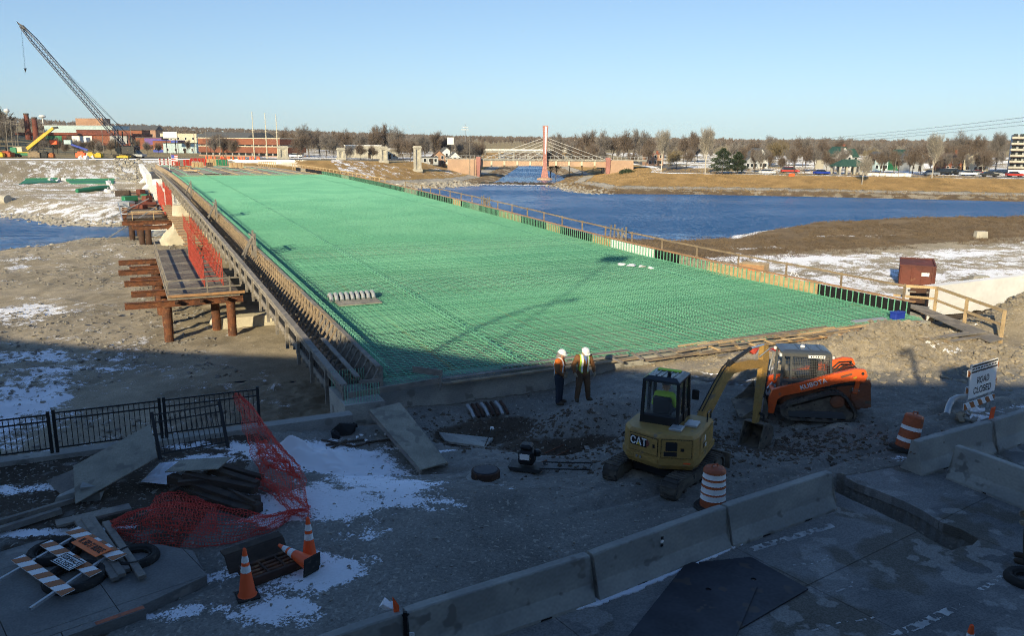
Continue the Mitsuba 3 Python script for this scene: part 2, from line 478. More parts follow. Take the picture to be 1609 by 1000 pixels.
    sn = np.where(near & ~up & (w > 24), np.maximum(sn, (.47 + n1 * .25) * sst(46, 40, s) * sst(24, 30, w) + .62 * sst(8, 3, d) * sst(58, 66, s)), sn)
    sn = np.where(near & ~up & (w > 24) & (ty < 3.5), sn + .03, sn)
    sn = np.where(near & ~up & (w < 0), np.maximum(sn, .27 + .3 * n1), sn)
    sn = np.where(~near & (w < 5) & (e > 0) & (e < 13), .50 + n1 * .6, sn)
    sn = np.where(~near & (w < 5) & (e <= 0), np.maximum(sn, .44 + n1 * .5), sn)
    sn = np.where(~near & (t > .9) & (e > 24.5) & (e < 28), .52 + n1 * 1.2, sn)
    sn = np.where(~near & (e > 40) & (t > .3) & (r < 600), .50 + n1 * .8, sn)
    sn = np.where(~near & (e > 6) & (e < 24) & (w > 50) & (w < 108), .36 + .5 * n1, sn)
    sn = np.where(paved > .5, 0, sn)
    return z, np.c_[np.clip(sn, 0, 1), ty / 10]


# where snow lies: pixel, height, half-axes in metres, amount
SNOW = [(20, 640, -5, 4, 9, .75), (130, 580, -5, 4.5, 2.2, .62), (40, 490, -5, 5, 6, .66), (110, 720, -5, 4, 2, .66), (60, 560, -5, 5, 3, .6), (215, 560, -5, 2.2, 1.2, .6), (20, 420, -5, 5, 6, .5),
        (560, 710, 0, 1.9, 1.3, .95), (500, 690, 0, 1.4, .7, .9), (600, 760, 0, 2.6, 1.3, .78), (540, 780, 0, 1.6, 1.6, .8), (520, 900, 0, 1.3, 1.0, .66), (440, 960, 0, 1.5, .5, .62), (300, 700, 0, 1.5, .5, .7), (430, 710, 0, 1.2, .8, .75), (450, 800, 0, 1.4, 1.2, .7), (640, 790, 0, 1.6, .5, .64), (560, 840, 0, 1.2, .8, .6), (330, 720, 0, 1.2, .5, .8), (390, 700, 0, 1.0, .7, .8), (300, 960, 0, 1.4, .35, .66), (340, 900, 0, .9, .7, .68),
        (60, 838, 0, 1.8, .25, .8), (150, 832, 0, 1.2, .2, .75), (10, 770, 0, 1.0, .3, .6), (90, 765, 0, .9, .3, .55), (690, 690, -.2, .8, .4, .7), (620, 690, -.2, 1.0, .3, .6), (240, 800, 0, .6, .3, .6),
        (1240, 408, -4.6, 11, 3.5, .95), (1200, 392, -4.5, 5, 2, .6), (1330, 372, -4.5, 10, 1.6, .6), (1500, 400, -4.6, 9, 3.5, .75), (1380, 440, -4.6, 14, 6, .62), (1560, 430, -4.6, 8, 7, .66), (1260, 440, -4.6, 6, 3, .66), (1490, 552, .3, 1.1, .35, .7), (1560, 690, 0, 1.6, .5, .62), (1590, 640, 0, 1.2, .6, .6), (1420, 720, 0, .8, .4, .5), (40, 320, -4, 12, 5, .72), (90, 300, -4, 14, 4, .7), (150, 288, -4, 10, 4, .62)]

PAL = [(.075, .060, .046), (.185, .178, .16), (.33, .285, .215), (.29, .25, .185), (.15, .112, .072), (.31, .20, .085), (.20, .165, .10), (.10, .10, .10), (.30, .28, .24)]


def ground_fn(p, n, uv):
    x, y, z = p.x, p.y, p.z
    big = fbm(x * .35, y * .35, 3.0, 3)
    med = fbm(x * 2.1, y * 2.1, z, 3)
    fine = noise(x * 27, y * 27, z * 27) * .55 + noise(x * 61, y * 61, z * 61) * .45
    v = uv.y * 10 + (med - .5) * .7
    k = mi.Color3f(*PAL[0])
    for i in range(1, 9): k = mix(k, PAL[i], smoothstep(i - .72, i - .28, v))
    k = k * (.46 + .66 * big + .40 * med) * (.62 + .76 * fine)
    peb = smoothstep(.80, .88, noise(x * 17 + 3, y * 17, z * 17)) * smoothstep(3.6, 3.2, v)
    k = mix(k, (.42, .39, .33), peb * .55)
    s = uv.x + (fbm(x * .8, y * .8, 1.0, 4) - .5) * .8 + (fbm(x * 4.5, y * 4.5, 2.0, 3) - .5) * .55 + (fine - .5) * .45
    s = smoothstep(.49, .64, s) * smoothstep(.02, .2, uv.x)
    return mix(k, mi.Color3f(.80, .82, .86) * (.85 + .15 * fine), s)


pbr('ground_mat', tex(ground_fn), .95, spec=.1)
NX0, NX1, NY0, NY1 = -16.0, 26.0, 9.5, 42.0


def steps(*segs):
    out = [np.array([segs[0][0]])]
    for a, b, h in segs: out.append(np.linspace(a, b, max(1, int(round((b - a) / h))) + 1)[1:])
    return np.concatenate(out)


def terrain_mesh(xs, ys, hole=None):
    X, Y = np.meshgrid(xs, ys, indexing='ij')
    z, m = terrain(X.ravel(), Y.ravel(), True)
    V, F = grid(np.stack([X, Y, z.reshape(X.shape)], -1))
    if hole:
        c = V[F].mean(1); F = F[~((c[:, 0] > hole[0]) & (c[:, 0] < hole[1]) & (c[:, 1] > hole[2]) & (c[:, 1] < hole[3]))]
    return V, F, m


def skirt(V, m, nx, ny, drop=.6):
    i = np.arange(nx * ny).reshape(nx, ny)
    ring = np.concatenate([i[:, 0], i[-1, 1:], i[-2::-1, -1], i[0, -2:0:-1]])
    A = V[ring]; B = np.c_[A[:, :2], np.full(len(A), -6.6)]; k = len(ring); j = np.arange(k); j2 = (j + 1) % k
    return np.vstack([A, B]), np.vstack([np.c_[j, j + k, j2], np.c_[j2, j + k, j2 + k]]), np.vstack([m[ring], m[ring]])


xn, yn = steps((NX0, NX1, .075)), steps((NY0, NY1, .075))
A = terrain_mesh(xn, yn); S_ = skirt(A[0], A[2], len(xn), len(yn))
xo = steps((-2500, -1500, 200), (-1500, -500, 60), (-500, -150, 8), (-150, -60, 1.2), (-60, NX0, .32), (NX0, NX1, 1.0), (NX1, 70, .45), (70, 260, 1.2), (260, 600, 10), (600, 1500, 60), (1500, 2500, 200))
yo = steps((-300, -20, 20), (-20, NY0, 1), (NY0, NY1, .8), (NY1, 112, .45), (112, 290, .9), (290, 480, 4), (480, 1500, 25), (1500, 3300, 100))
B_ = terrain_mesh(xo, yo, (NX0, NX1, NY0, NY1))
GV, GF = cat([(A[0], A[1]), (S_[0], S_[1]), (B_[0], B_[1])])
GUV = np.vstack([A[2], S_[2], B_[2]])
struct('ground', (GV, GF), 'ground_mat', 'bare gravel and dirt with snow patches, sandbars and grassy levees', smooth=True, uv=GUV)


def gz(x, y): return float(terrain(np.array([x]), np.array([y]))[0])


def atg(px, py, dz=0.0):
    """the point of the ground that the photograph shows at that pixel"""
    t = np.concatenate([np.linspace(8, 60, 500), np.geomspace(60.2, 900, 700)])
    a, b = px - 804.5, py - 500.0
    a, b = (a + ROLL * b) / FOC, (b - ROLL * a) / FOC
    P = np.stack([a * t, (CP - b * SP) * t, CAMH - (SP + b * CP) * t], 1)
    h = terrain(P[:, 0], P[:, 1])
    i = int(np.argmax(P[:, 2] < h)); i = max(i, 1)
    f = (P[i - 1, 2] - h[i - 1]) / max(1e-6, (P[i - 1, 2] - h[i - 1]) - (P[i, 2] - h[i]))
    q = P[i - 1] + (P[i] - P[i - 1]) * f
    return q + [0, 0, dz]


# ---------------------------------------------------------------- water
def wave(p, n, uv):
    a = fbm(p.x * .55 + p.y * .2, p.y * .9, 0.0, 3); b = fbm(p.x * 2.1, p.y * 3.2, 4.0, 2)
    c = fbm(p.x * .13 + 3, p.y * .22, 2.0, 2); wind = .45 + 1.1 * smoothstep(.35, .7, fbm(p.x * .018, p.y * .05, 7.0, 3))
    return (a * .42 + b * .10) * wind + c * .9
scene['water_mat'] = {'type': 'bumpmap', 'arbitrary': tex(wave, .05), 'scale': 1.0,
                      'bsdf': {'type': 'principled', 'base_color': {'type': 'rgb', 'value': [.015, .072, .195]}, 'roughness': .14, 'specular': .5}}
scene['water_mat'] = {'type': 'twosided', 'b': scene['water_mat']}
wq = np.array([[-700, 20], [700, 20], [700, 900], [-700, 900]], float)
struct('water', (np.c_[wq, [WZ] * 4], np.array([[0, 1, 2], [0, 2, 3]])), 'water_mat', 'dark blue rippled river water', uv=wq)

# ---------------------------------------------------------------- the building behind the viewer, whose shadow lies over the street
ROOF = 8.8
t = thing('office_building', 'flat roofed building behind the viewpoint whose long shadow covers the street', 'building')
plan = Polygon([(60, -.45), (3, -.4), (-.8, -.2), (-2.5, .55), (-9.1, 1.75), (-13.8, 4.2), (-38.8, 7.4), (-60, 13.5), (-60, -30), (60, -30)])
part(t, 'wall', prism(plan, ROOF - .3, -.3), 'concrete')
part(t, 'roof', prism(plan, .3, ROOF - .3), 'roof_grey')
for k in range(16):
    for zz in (1.0, 4.6):
        part(t, 'window', bx(-6 + k * 3.6, -3.6 + k * 3.6, -.42, -.33, zz, zz + 2.0), 'glass')
t = thing('roof_vent', 'gooseneck vent pipe on the edge of the roof behind the viewpoint', 'vent')
vx, vy = 4.35, .0
part(t, 'pipe', pipe([(vx, -.6, ROOF), (vx, -.6, ROOF + 1.15), (vx - .06, -.6, ROOF + 1.3), (vx - .2, -.6, ROOF + 1.36), (vx - .33, -.6, ROOF + 1.3), (vx - .38, -.6, ROOF + 1.1)], .1, 10), 'galv')
part(t, 'flashing', lathe([(.2, ROOF), (.11, ROOF + .2)], 12), 'galv')
t = thing('roof_air_conditioner', 'air conditioning unit on the edge of the roof behind the viewpoint', 'air conditioner')
part(t, 'casing', cb(5.2, 6.15, -1.2, -.45, ROOF, ROOF + .62, .04), 'galv'); part(t, 'fan_guard', cb(5.45, 5.9, -1.0, -.65, ROOF + .62, ROOF + .75, .03), 'black_steel')
t = thing('street_lamp', 'curved arm street lamp beside the building left of the viewpoint', 'street lamp')
part(t, 'pole', pipe([(-11.4, 2.6, -.3), (-11.4, 2.6, 9.4)], [.13, .09], 10), 'black_steel')
part(t, 'arm', pipe([(-11.4, 2.6, 9.4), (-11.2, 2.75, 10.1), (-10.7, 3.1, 10.7), (-9.9, 3.7, 11.15), (-8.6, 4.6, 11.3)], [.09, .085, .08, .07, .06], 10), 'black_steel')
part(t, 'lamp_head', hull([(-8.7, 4.4, 11.2), (-8.5, 4.75, 11.2), (-7.9, 4.9, 11.25), (-8.0, 5.2, 11.25), (-8.6, 4.6, 11.42), (-8.0, 5.0, 11.4)]), 'black_steel')
t = thing('floodlight_mast', 'tall roof mast with a floodlight panel behind the viewpoint', 'floodlight')
part(t, 'pole', tube((-11.7, -3.2, ROOF), (-11.7, -3.2, 18.3), .045, 8), 'galv')
part(t, 'lamp_panel', cb(-12.5, -10.9, -3.3, -3.1, 17.7, 18.5, .05), 'black_steel')


# ---------------------------------------------------------------- the bridge being built
def dz(s):
    s = np.asarray(s, float); return .30 + .0262 * s - .00012 * s * s


WS, WW = [-2, 0, 3, 7.6, 11.5, 15, 21, 26, 38, 50, 71, 98, 118, 240], [24.1, 23.8, 23.5, 22.8, 22.2, 21.95, 21.75, 21.75, 22.2, 22.55, 23.0, 23.5, 23.7, 23.7]
_sg = np.linspace(-2, 240, 2421); _wg = np.convolve(np.pad(np.interp(_sg, WS, WW), 40, 'edge'), np.ones(81) / 81, 'valid')


def Wd(s): return np.interp(s, _sg, _wg)


def D(s, w, h=0.0):
    """point on the deck: along, across, above"""
    return np.array([BX0 + U2[0] * s + V2[0] * w, BY0 + U2[1] * s + V2[1] * w, float(dz(s)) + h])


UP3 = np.array([0, 0, 1.0]); BU = np.array([U2[0], U2[1], 0]); BV = np.array([V2[0], V2[1], 0])
SEND, SBAR = 226.0, 118.0


def slab(s0, s1, w0, w1, h0, h1):
    """solid following the deck between two stations; w given as a number or a function"""
    f = lambda w, s: w(s) if callable(w) else w
    n = max(1, int((s1 - s0) / 4)); ss = np.linspace(s0, s1, n + 1); out = []
    for a, b in zip(ss[:-1], ss[1:]):
        q = lambda h: [D(a, f(w0, a), h), D(a, f(w1, a), h), D(b, f(w1, b), h), D(b, f(w0, b), h)]
        out.append(hexa(q(h0), q(h1)))
    return cat(out)


def along(s0, s1, w, h, wd, ht, step=4.0):
    """a timber following the deck"""
    f = (lambda s: w(s)) if callable(w) else (lambda s: w)
    n = max(1, int(math.ceil((s1 - s0) / step))); ss = np.linspace(s0, s1, n + 1)
    return cat([bar(D(a, f(a), h), D(b, f(b), h), wd, ht) for a, b in zip(ss[:-1], ss[1:])])


t = BR = thing('river_bridge', 'wide road bridge under construction with concrete abutment, piers and timber deck forms', 'bridge')
part(t, 'abutment', cat([hexa([bw(-.55, -.3, -5.2), bw(-.55, 24.4, -5.2), bw(.6, 24.4, -5.2), bw(.6, -.3, -5.2)], [bw(-.55, -.3, .22), bw(-.55, 24.4, .22), bw(.6, 24.4, .22), bw(.6, -.3, .22)])]), 'concrete', label='pale concrete abutment wall at the near end')
part(t, 'corner_pilaster', cat([hexa([bw(-1.5, -1.55, -5.2), bw(-1.5, -.35, -5.2), bw(.55, -.35, -5.2), bw(.55, -1.55, -5.2)], [bw(-1.5, -1.55, .16), bw(-1.5, -.35, .16), bw(.55, -.35, .16), bw(.55, -1.55, .16)])]), 'concrete', label='square concrete corner block beside the plywood ramp')
part(t, 'wing_wall', hexa([bw(.3, 23.9, -3.5), bw(.3, 25.1, -3.5), bw(3.6, 25.1, -3.5), bw(3.6, 23.9, -3.5)], [bw(.3, 23.9, .28), bw(.3, 25.1, .28), bw(3.6, 25.1, .28), bw(3.6, 23.9, .28)]), 'concrete')
NB = 9
for b in range(NB):
    w0 = lambda s, b=b: Wd(s) * b / NB + .12; w1 = lambda s, b=b: Wd(s) * (b + 1) / NB - .12
    for s0 in np.arange(.6, SEND - 1, 9.0):
        part(t, 'formwork_panel', slab(s0 + .02, min(s0 + 8.98, SEND), w0, w1, -.12, -.02), 'ply' if (b * 7 + int(s0)) % 3 else 'grey_wood')
for b in range(1, NB):
    part(t, 'girder', slab(.6, SEND, lambda s, b=b: Wd(s) * b / NB - .22, lambda s, b=b: Wd(s) * b / NB + .22, -.9, -.06), 'orange_board' if b % 2 else 'grey_wood')
part(t, 'edge_girder', slab(.6, SEND, -.1, .1, -1.4, -.03), 'grey_wood'); part(t, 'edge_girder', slab(.6, SEND, lambda s: Wd(s) - .1, lambda s: Wd(s) + .1, -1.4, -.03), 'grey_wood')


def pier(s, name='pier'):
    zt = float(dz(s)) - 1.5
    q = LineString([(.3, 0), (22.5, 0)]).buffer(.85, quad_segs=6)
    def ring(w0, th, z):
        a = np.linspace(math.pi / 2, 3 * math.pi / 2, 9)
        pts = [(w0 + th * math.cos(x), th * math.sin(x)) for x in a] + [(23.2, -th), (23.2, th)]
        return np.array([bw(s + v, u, z) for u, v in pts])
    rs = [ring(-3.0, 1.5, -6.6), ring(-3.0, 1.5, -5.9), ring(-2.6, 1.0, -5.85), ring(-2.6, 1.0, -4.6), ring(-2.75, 1.05, -4.0), ring(-2.2, 1.1, -3.2), ring(-1.2, 1.1, -2.3), ring(-1.0, 1.1, zt)]
    n = len(rs[0]); V = np.vstack(rs + [rs[-1].mean(0)[None]]); F = []
    for i in range(len(rs) - 1):
        for j in range(n):
            a, b = i * n + j, i * n + (j + 1) % n; F += [[a, a + n, b], [b, a + n, b + n]]
    for j in range(n): F.append([(len(rs) - 1) * n + j, len(V) - 1, (len(rs) - 1) * n + (j + 1) % n])
    part(BR, name, (V, np.array(F)[:, ::-1]), 'new_concrete' if s < 90 else 'white_concrete', 35)


for s in (79, 112, 146, 180, 210): pier(s)
t_ = part(BR, 'pier_footing', cat([hexa([bw(33.2, -2.6, -6), bw(33.2, 10, -6), bw(36.4, 10, -6), bw(36.4, -2.6, -6)], [bw(33.5, -2.0, -4.3), bw(33.5, 10, -4.3), bw(36.1, 10, -4.3), bw(36.1, -2.0, -4.3)])]), 'new_concrete', label='low pale concrete footing on the gravel below the work platform')
part(BR, 'end_wall', hexa([bw(SEND, -1, -4), bw(SEND, 25, -4), bw(SEND + 1, 25, -4), bw(SEND + 1, -1, -4)], [bw(SEND, -1, .2), bw(SEND, 25, .2), bw(SEND + 1, 25, .2), bw(SEND + 1, -1, .2)]), 'concrete')
# white parapet pieces already cast at the far left end
for s0 in (150, 168, 186, 204):
    part(BR, 'cast_parapet', cat([hexa([bw(s0, -3.0, -1.2), bw(s0, -1.9, -1.2), bw(s0 + 15, -1.9, -1.2), bw(s0 + 15, -3.0, -1.2)], [bw(s0, -3.2, .8), bw(s0, -2.2, .8), bw(s0 + 15, -2.2, .8), bw(s0 + 15, -3.2, .8)])]), 'white_concrete', label='white cast concrete parapet block at the far left end')
for s0 in (118, 141): part(BR, 'pier_cap', hexa([bw(s0, -2.3, -4.5), bw(s0, -.4, -4.5), bw(s0 + 3, -.4, -4.5), bw(s0 + 3, -2.3, -4.5)], [bw(s0, -3.0, -.9), bw(s0, -.3, -.9), bw(s0 + 3, -.3, -.9), bw(s0 + 3, -3.0, -.9)]), 'white_concrete')

# the green reinforcing mat
t = RM = thing('rebar_mat', 'bright green coated reinforcing bar grid covering the whole bridge deck', 'rebar mat')


def tri(a, b, r):
    """slim three-sided bar"""
    return pipe([a, b], [r, r], 4, False)


def bars(P, Q, r):
    """many straight bars at once: P, Q (n, 3)"""
    P, Q = np.asarray(P), np.asarray(Q); n = len(P)
    d = Q - P; d = d / np.linalg.norm(d, axis=1)[:, None]
    s = np.cross(d, [0, 0, 1.0]); bad = np.linalg.norm(s, axis=1) < 1e-3; s[bad] = [1, 0, 0]; s /= np.linalg.norm(s, axis=1)[:, None]; u = np.cross(s, d)
    V = np.stack([X + r * k for X in (P, Q) for k in (s, u, -s, -u)], 1)
    f = np.array([[j, (j + 1) % 4, (j + 1) % 4 + 4] for j in range(4)] + [[j, (j + 1) % 4 + 4, j + 4] for j in range(4)])[:, ::-1]
    return V.reshape(-1, 3), (f[None] + (np.arange(n) * 8)[:, None, None]).reshape(-1, 3)


def DD(s, w, h):
    s, w = np.broadcast_arrays(np.asarray(s, float), np.asarray(w, float))
    return np.stack([BX0 + U2[0] * s + V2[0] * w, BY0 + U2[1] * s + V2[1] * w, dz(s) + h], -1)


SP_ = .19
st = np.arange(-.45, SBAR, SP_)
wl = np.cumsum(np.tile([.15, .23, .16, .29], 40))[:150]; wl = wl[wl < 23.9]
RV = ['rebar', 'rebar_light', 'rebar', 'rebar_dark', 'rebar']
segs = np.r_[np.arange(-.6, 10, 3.5), np.arange(10, SBAR, 9.0), SBAR + .6]
rb = np.random.default_rng(3)
for i, s in enumerate(st[:150]):                              # the nearest cross bars one by one
    e = rb.uniform(-.12, .12, 2)
    part(t, 'cross_bar', bars(DD([s + rb.normal() * .012], [.02 + e[0]], .155), DD([s + rb.normal() * .012], [float(Wd(s)) - .05 + e[1]], .155), .0115), RV[i * 7 % 5] if i % 3 else 'rebar')
for i, w in enumerate(wl):
    P, Q = [], []
    for a, b in zip(segs[:-1], segs[1:]):
        P.append(DD(a, min(w, Wd(a)) + rb.normal() * .006, .128)); Q.append(DD(b, min(w, Wd(b)), .128))
    part(t, 'long_bar', bars(P, Q, .0125), RV[(i * 3 + i // 4) % 5])
s2 = st[150:]
part(t, 'far_cross_bars', bars(DD(s2, .02 + s2 * 0, .155), DD(s2, Wd(s2) - .05, .155), .0135), 'rebar', kind='stuff')
low = [bars(DD(st, .02 + st * 0, .035), DD(st, Wd(st) - .05, .035), .010)]
for w in wl:
    low.append(bars([DD(a, min(w + .08, Wd(a)), .057) for a in segs[:-1]], [DD(b, min(w + .08, Wd(b)), .057) for b in segs[1:]], .010))
part(t, 'lower_layer', low, 'rebar', kind='stuff')
# upright bars: along the left kerb, and two raised rows along the deck
for w, h, d0, nm in ((.0, .68, .26, 'kerb_hoop'), (4.65, .30, .55, 'joint_hoop'), (19.6, .26, .55, 'rail_hoop')):
    ss = np.arange(.2, SBAR, d0); n0 = min(len(ss), 300 if nm == 'kerb_hoop' else 80)
    for k, s in enumerate(ss[:n0]):
        part(t, nm, bars([DD(s, w, .0), DD(s, w, h), DD(s, w + .16, h)], [DD(s, w, h), DD(s, w + .16, h), DD(s, w + .16, .0)], .011), 'rebar')
    if n0 < len(ss):
        q = ss[n0:]; part(t, nm + 's', bars(np.vstack([DD(q, w, .0), DD(q, w, h)]), np.vstack([DD(q, w, h), DD(q, w + .16, h)]), .013), 'rebar', kind='stuff')
    for hh in (h - .01, h * .62):
        part(t, 'tie_bar', bars([DD(a, w, hh) for a in segs[:-1]], [DD(b, w, hh) for b in segs[1:]], .011), 'rebar')
part(t, 'bulkhead_strip', slab(SBAR - 3.0, SBAR - 2.6, .2, lambda s: Wd(s) - .2, .17, .21), 'orange_board', label='thin timber strip laid across the far end of the green bars')
part(t, 'joint_bar', pipe([D(3, 4.7, .3), D(.6, 4.75, .24), D(-.6, 4.9, .2)], .014, 6), 'rebar')
for k in range(26):                                          # end bars standing out of the left corner block
    p = bw(-1.35 + (k % 2) * 1.7, -1.5 + (k // 2) * .085, .1)
    part(t, 'corner_dowel', tube(p, p + [0, 0, .62], .009, 5), 'rebar')

# right edge: form boards, upright green bars and top rail
t = thing('edge_form', 'long timber kerb form with green upright bars along the right edge of the deck', 'formwork')
s0 = .2; k = 0
while s0 < SBAR + 20:
    L = 2.4 if s0 < 60 else 4.8
    c = 'fresh_wood' if k in (2, 3, 4, 9, 12, 15, 16, 21) else ('white_concrete' if k in (7, 8) else ('ply' if k % 7 == 5 else 'black'))
    part(t, 'form_panel', slab(s0 + .01, s0 + L - .02, lambda s: Wd(s) + .16, lambda s: Wd(s) + .20, -.05, .62), c); s0 += L; k += 1
ss = np.concatenate([np.arange(.3, 50, .30), np.arange(50, SBAR, .55)])
for s in ss[:295]: part(t, 'upright_bar', bar(D(s, float(Wd(s)) + .08, .0), D(s, float(Wd(s)) + .08, .66), .03, .04, BV), 'rebar')
for s in np.arange(.1, SBAR + 18, 4.0): part(t, 'top_board', along(s, s + 3.97, lambda q: Wd(q) + .28, .68, .20, .05), 'orange_board')
for s in np.arange(.1, SBAR + 18, 8.0): part(t, 'bottom_board', along(s, s + 7.97, lambda q: Wd(q) + .04, .04, .05, .09), 'fresh_wood')


def guardrail(label, s0, s1, w, h0, h1, step, rails, m='grey_wood', ph=.09, seed=0):
    g = np.random.default_rng(seed); t = thing('wooden_guardrail', label, 'guardrail', group=None)
    f = w if callable(w) else (lambda s: w)
    ss = np.arange(s0, s1 + .01, step)
    for s in ss: part(t, 'post', bar(D(s, f(s), h0), D(s + g.normal() * .03, f(s) + g.normal() * .02, h1), ph, ph, BU), m)
    for hr, th in rails:
        for a, b in zip(ss[:-1], ss[1:]): part(t, 'rail', bar(D(a - .1, f(a) - .06, hr + g.normal() * .015), D(b + .05, f(b) - .06, hr + g.normal() * .015), .045, th), m)
    return t


guardrail('thin single rail timber guardrail along the right edge of the deck above the river', 1.0, 72, lambda s: Wd(s) + .75, -.6, 1.28, 3.2, [(1.22, .09)], 'wood', .075, seed=1)
guardrail('pale two rail timber guardrail at the far right of the deck', 80, 150, lambda s: Wd(s) + .6, -.2, 1.15, 2.6, [(1.1, .12), (.6, .12)], 'fresh_wood', .11, seed=2)
guardrail('short far two rail timber guardrail in front of the grassy slope', 168, 196, lambda s: Wd(s) + .6, -.2, 1.2, 3.0, [(1.1, .14), (.6, .14)], 'fresh_wood', .13, seed=3)

# left edge: overhang brackets, walkway boards and outer rail
t = thing('overhang_form', 'timber overhang form with slanting bracket struts along the left edge of the deck', 'formwork')
for s in np.arange(-.3, SBAR + 70, 3.0): part(t, 'inner_board', along(s, s + 2.97, -.17, .60, .16, .05), 'wood' if int(s) % 2 else 'grey_wood')
for s in np.arange(-.3, SBAR + 70, 3.0): part(t, 'form_panel', slab(s, s + 2.96, -.12, -.08, -.4, .575), 'wood' if s > 6 else 'grey_wood')
for s in np.arange(-.3, SBAR + 70, 6.0): part(t, 'walkway_board', slab(s, s + 5.97, -1.25, -.5, -.62, -.57), 'grey_wood')
for k, s in enumerate(np.arange(-.2, 70, .62)):
    part(t, 'strut', bar(D(s, -.12, .52), D(s, -.78, -.55), .05, .09, BU), 'wood' if s > 5 else 'grey_wood')
    part(t, 'sill', bar(D(s, -.05, -.66), D(s, -1.45, -.66), .05, .12), 'grey_wood')
for s in np.arange(-.2, 4.2, .62):
    part(t, 'cross_strut', bar(D(s, -.78, .30), D(s, -.14, -.52), .05, .09, BU), 'grey_wood')
part(t, 'end_board', bar(D(-.32, -.12, .16), D(-.32, -.82, .16), .05, .13), 'grey_wood')
part(t, 'end_post', bar(D(-.3, -.1, -.6), D(-.3, -.1, .60), .09, .09, BU), 'grey_wood')
part(t, 'handrail_board', along(-.3, 4.6, -.84, .34, .15, .05), 'grey_wood')
t = guardrail('weathered grey timber guardrail with planked kickboards along the left edge of the deck', -.9, 120, -1.42, -1.05, .32, 2.4, [(.28, .15)], 'grey_wood', .12, seed=4)
for s in np.arange(-.9, 150, 4.2):
    part(t, 'toe_board', along(s, s + 4.17, -1.36, -.55, .05, .24), 'grey_wood')
    part(t, 'top_board', along(s, s + 4.17, -1.42, .34, .22, .045), 'grey_wood')
    part(t, 'mid_board', along(s, s + 4.17, -1.38, -.02, .04, .12), 'grey_wood')
for s in np.arange(-.9, 60, 2.1): part(t, 'kick_panel', slab(s + .08, s + 2.02, -1.34, -1.32, -.62, .12), 'black')


def post_cluster(s, w, tilt, label):
    t = thing('screed_post_cluster', label, 'form posts', group='timber post clusters along the deck edges')
    for k in range(5): part(t, 'post', bar(D(s + .5 * k, w, -.3), D(s + .5 * k, w + .03 * k, 1.6 - .10 * (k % 3)), .08, .08, BU), 'grey_wood')
    for h in (1.32,): part(t, 'cross_board', bar(D(s - .1, w - .07, h), D(s + 2.1, w - .07, h), .04, .09), 'grey_wood')
    part(t, 'brace', bar(D(s + .1, w + tilt, -.1), D(s + .6, w, 1.4), .05, .08), 'grey_wood'); part(t, 'brace', bar(D(s + 1.1, w + tilt, -.1), D(s + 1.1, w, 1.3), .06, .1), 'grey_wood')


for s, w, tl, lb in ((24.3, -.35, -.8, 'nearest timber post cluster on the left deck edge'), (45.5, -.35, -.8, 'middle timber post cluster on the left deck edge'), (72, -.35, -.8, 'farthest timber post cluster on the left deck edge'),
                     (20.2, None, .7, 'nearer timber post cluster on the right deck edge'), (43.5, None, .7, 'farther timber post cluster on the right deck edge')):
    post_cluster(s, float(Wd(s)) + .3 if w is None else w, tl, lb)

# planks on the near end of the deck
t = thing('edge_planks', 'loose row of long timber planks and ladder frames along the near end of the deck', 'planks')
g = np.random.default_rng(5)
for (sa, wa, sb_, wb, h, m) in [(-.62, 1.5, -.52, 8.8, .34, 'grey_wood'), (-.85, 1.7, -.80, 9.2, .26, 'wood'), (-.35, 4, -.3, 9.0, .42, 'grey_wood'), (-.55, 9.2, -.45, 15.3, .36, 'grey_wood'), (-.95, 9.3, -.95, 15.6, .22, 'wood'), (-.4, 12, -.35, 18.5, .42, 'wood'),
                               (-1.1, 11.5, -.9, 19, .25, 'wood'), (-.6, 15.4, -.55, 22, .38, 'fresh_wood'), (-.3, 16, -.25, 22.4, .36, 'wood'), (-1.0, 16.2, -1.0, 22, .27, 'orange_board'), (-.75, 17, -.8, 23.3, .33, 'wood'), (-1.35, 12.2, -1.15, 17.4, .16, 'grey_wood'), (-1.3, 17.6, -1.3, 21.8, .2, 'wood')]:
    part(t, 'plank', bar(bw(sa, wa, h), bw(sb_, wb, h + .04), .22, .05), m)
for w in np.arange(8.2, 22, .85): part(t, 'cleat', bar(bw(-1.15 + g.normal() * .05, w, .31), bw(-.35, w + g.normal() * .15, .39), .10, .05), 'fresh_wood' if w > 12 else 'grey_wood')
for k in range(26):
    w = g.uniform(10, 22.5); s = g.uniform(-1.3, -.3); a = g.normal() * .3; L = g.uniform(.4, 1.4)
    part(t, 'offcut', bar(bw(s, w, .44), bw(s + math.sin(a) * L * .3, w + L, .45), .1, .04), ['wood', 'fresh_wood', 'grey_wood'][k % 3])
t = thing('corner_board', 'grey board laid over the concrete corner block by the ramp', 'board')
part(t, 'plank', bar(bw(-1.35, -1.4, .42), bw(-1.0, 1.6, .42), .05, .18), 'grey_wood'); part(t, 'support', bar(bw(-1.0, 1.6, .1), bw(-1.0, 1.6, .62), .05, .12), 'grey_wood'); part(t, 'block', bar(bw(-.9, 1.7, .62), bw(-.1, 1.0, .62), .05, .2), 'grey_wood')

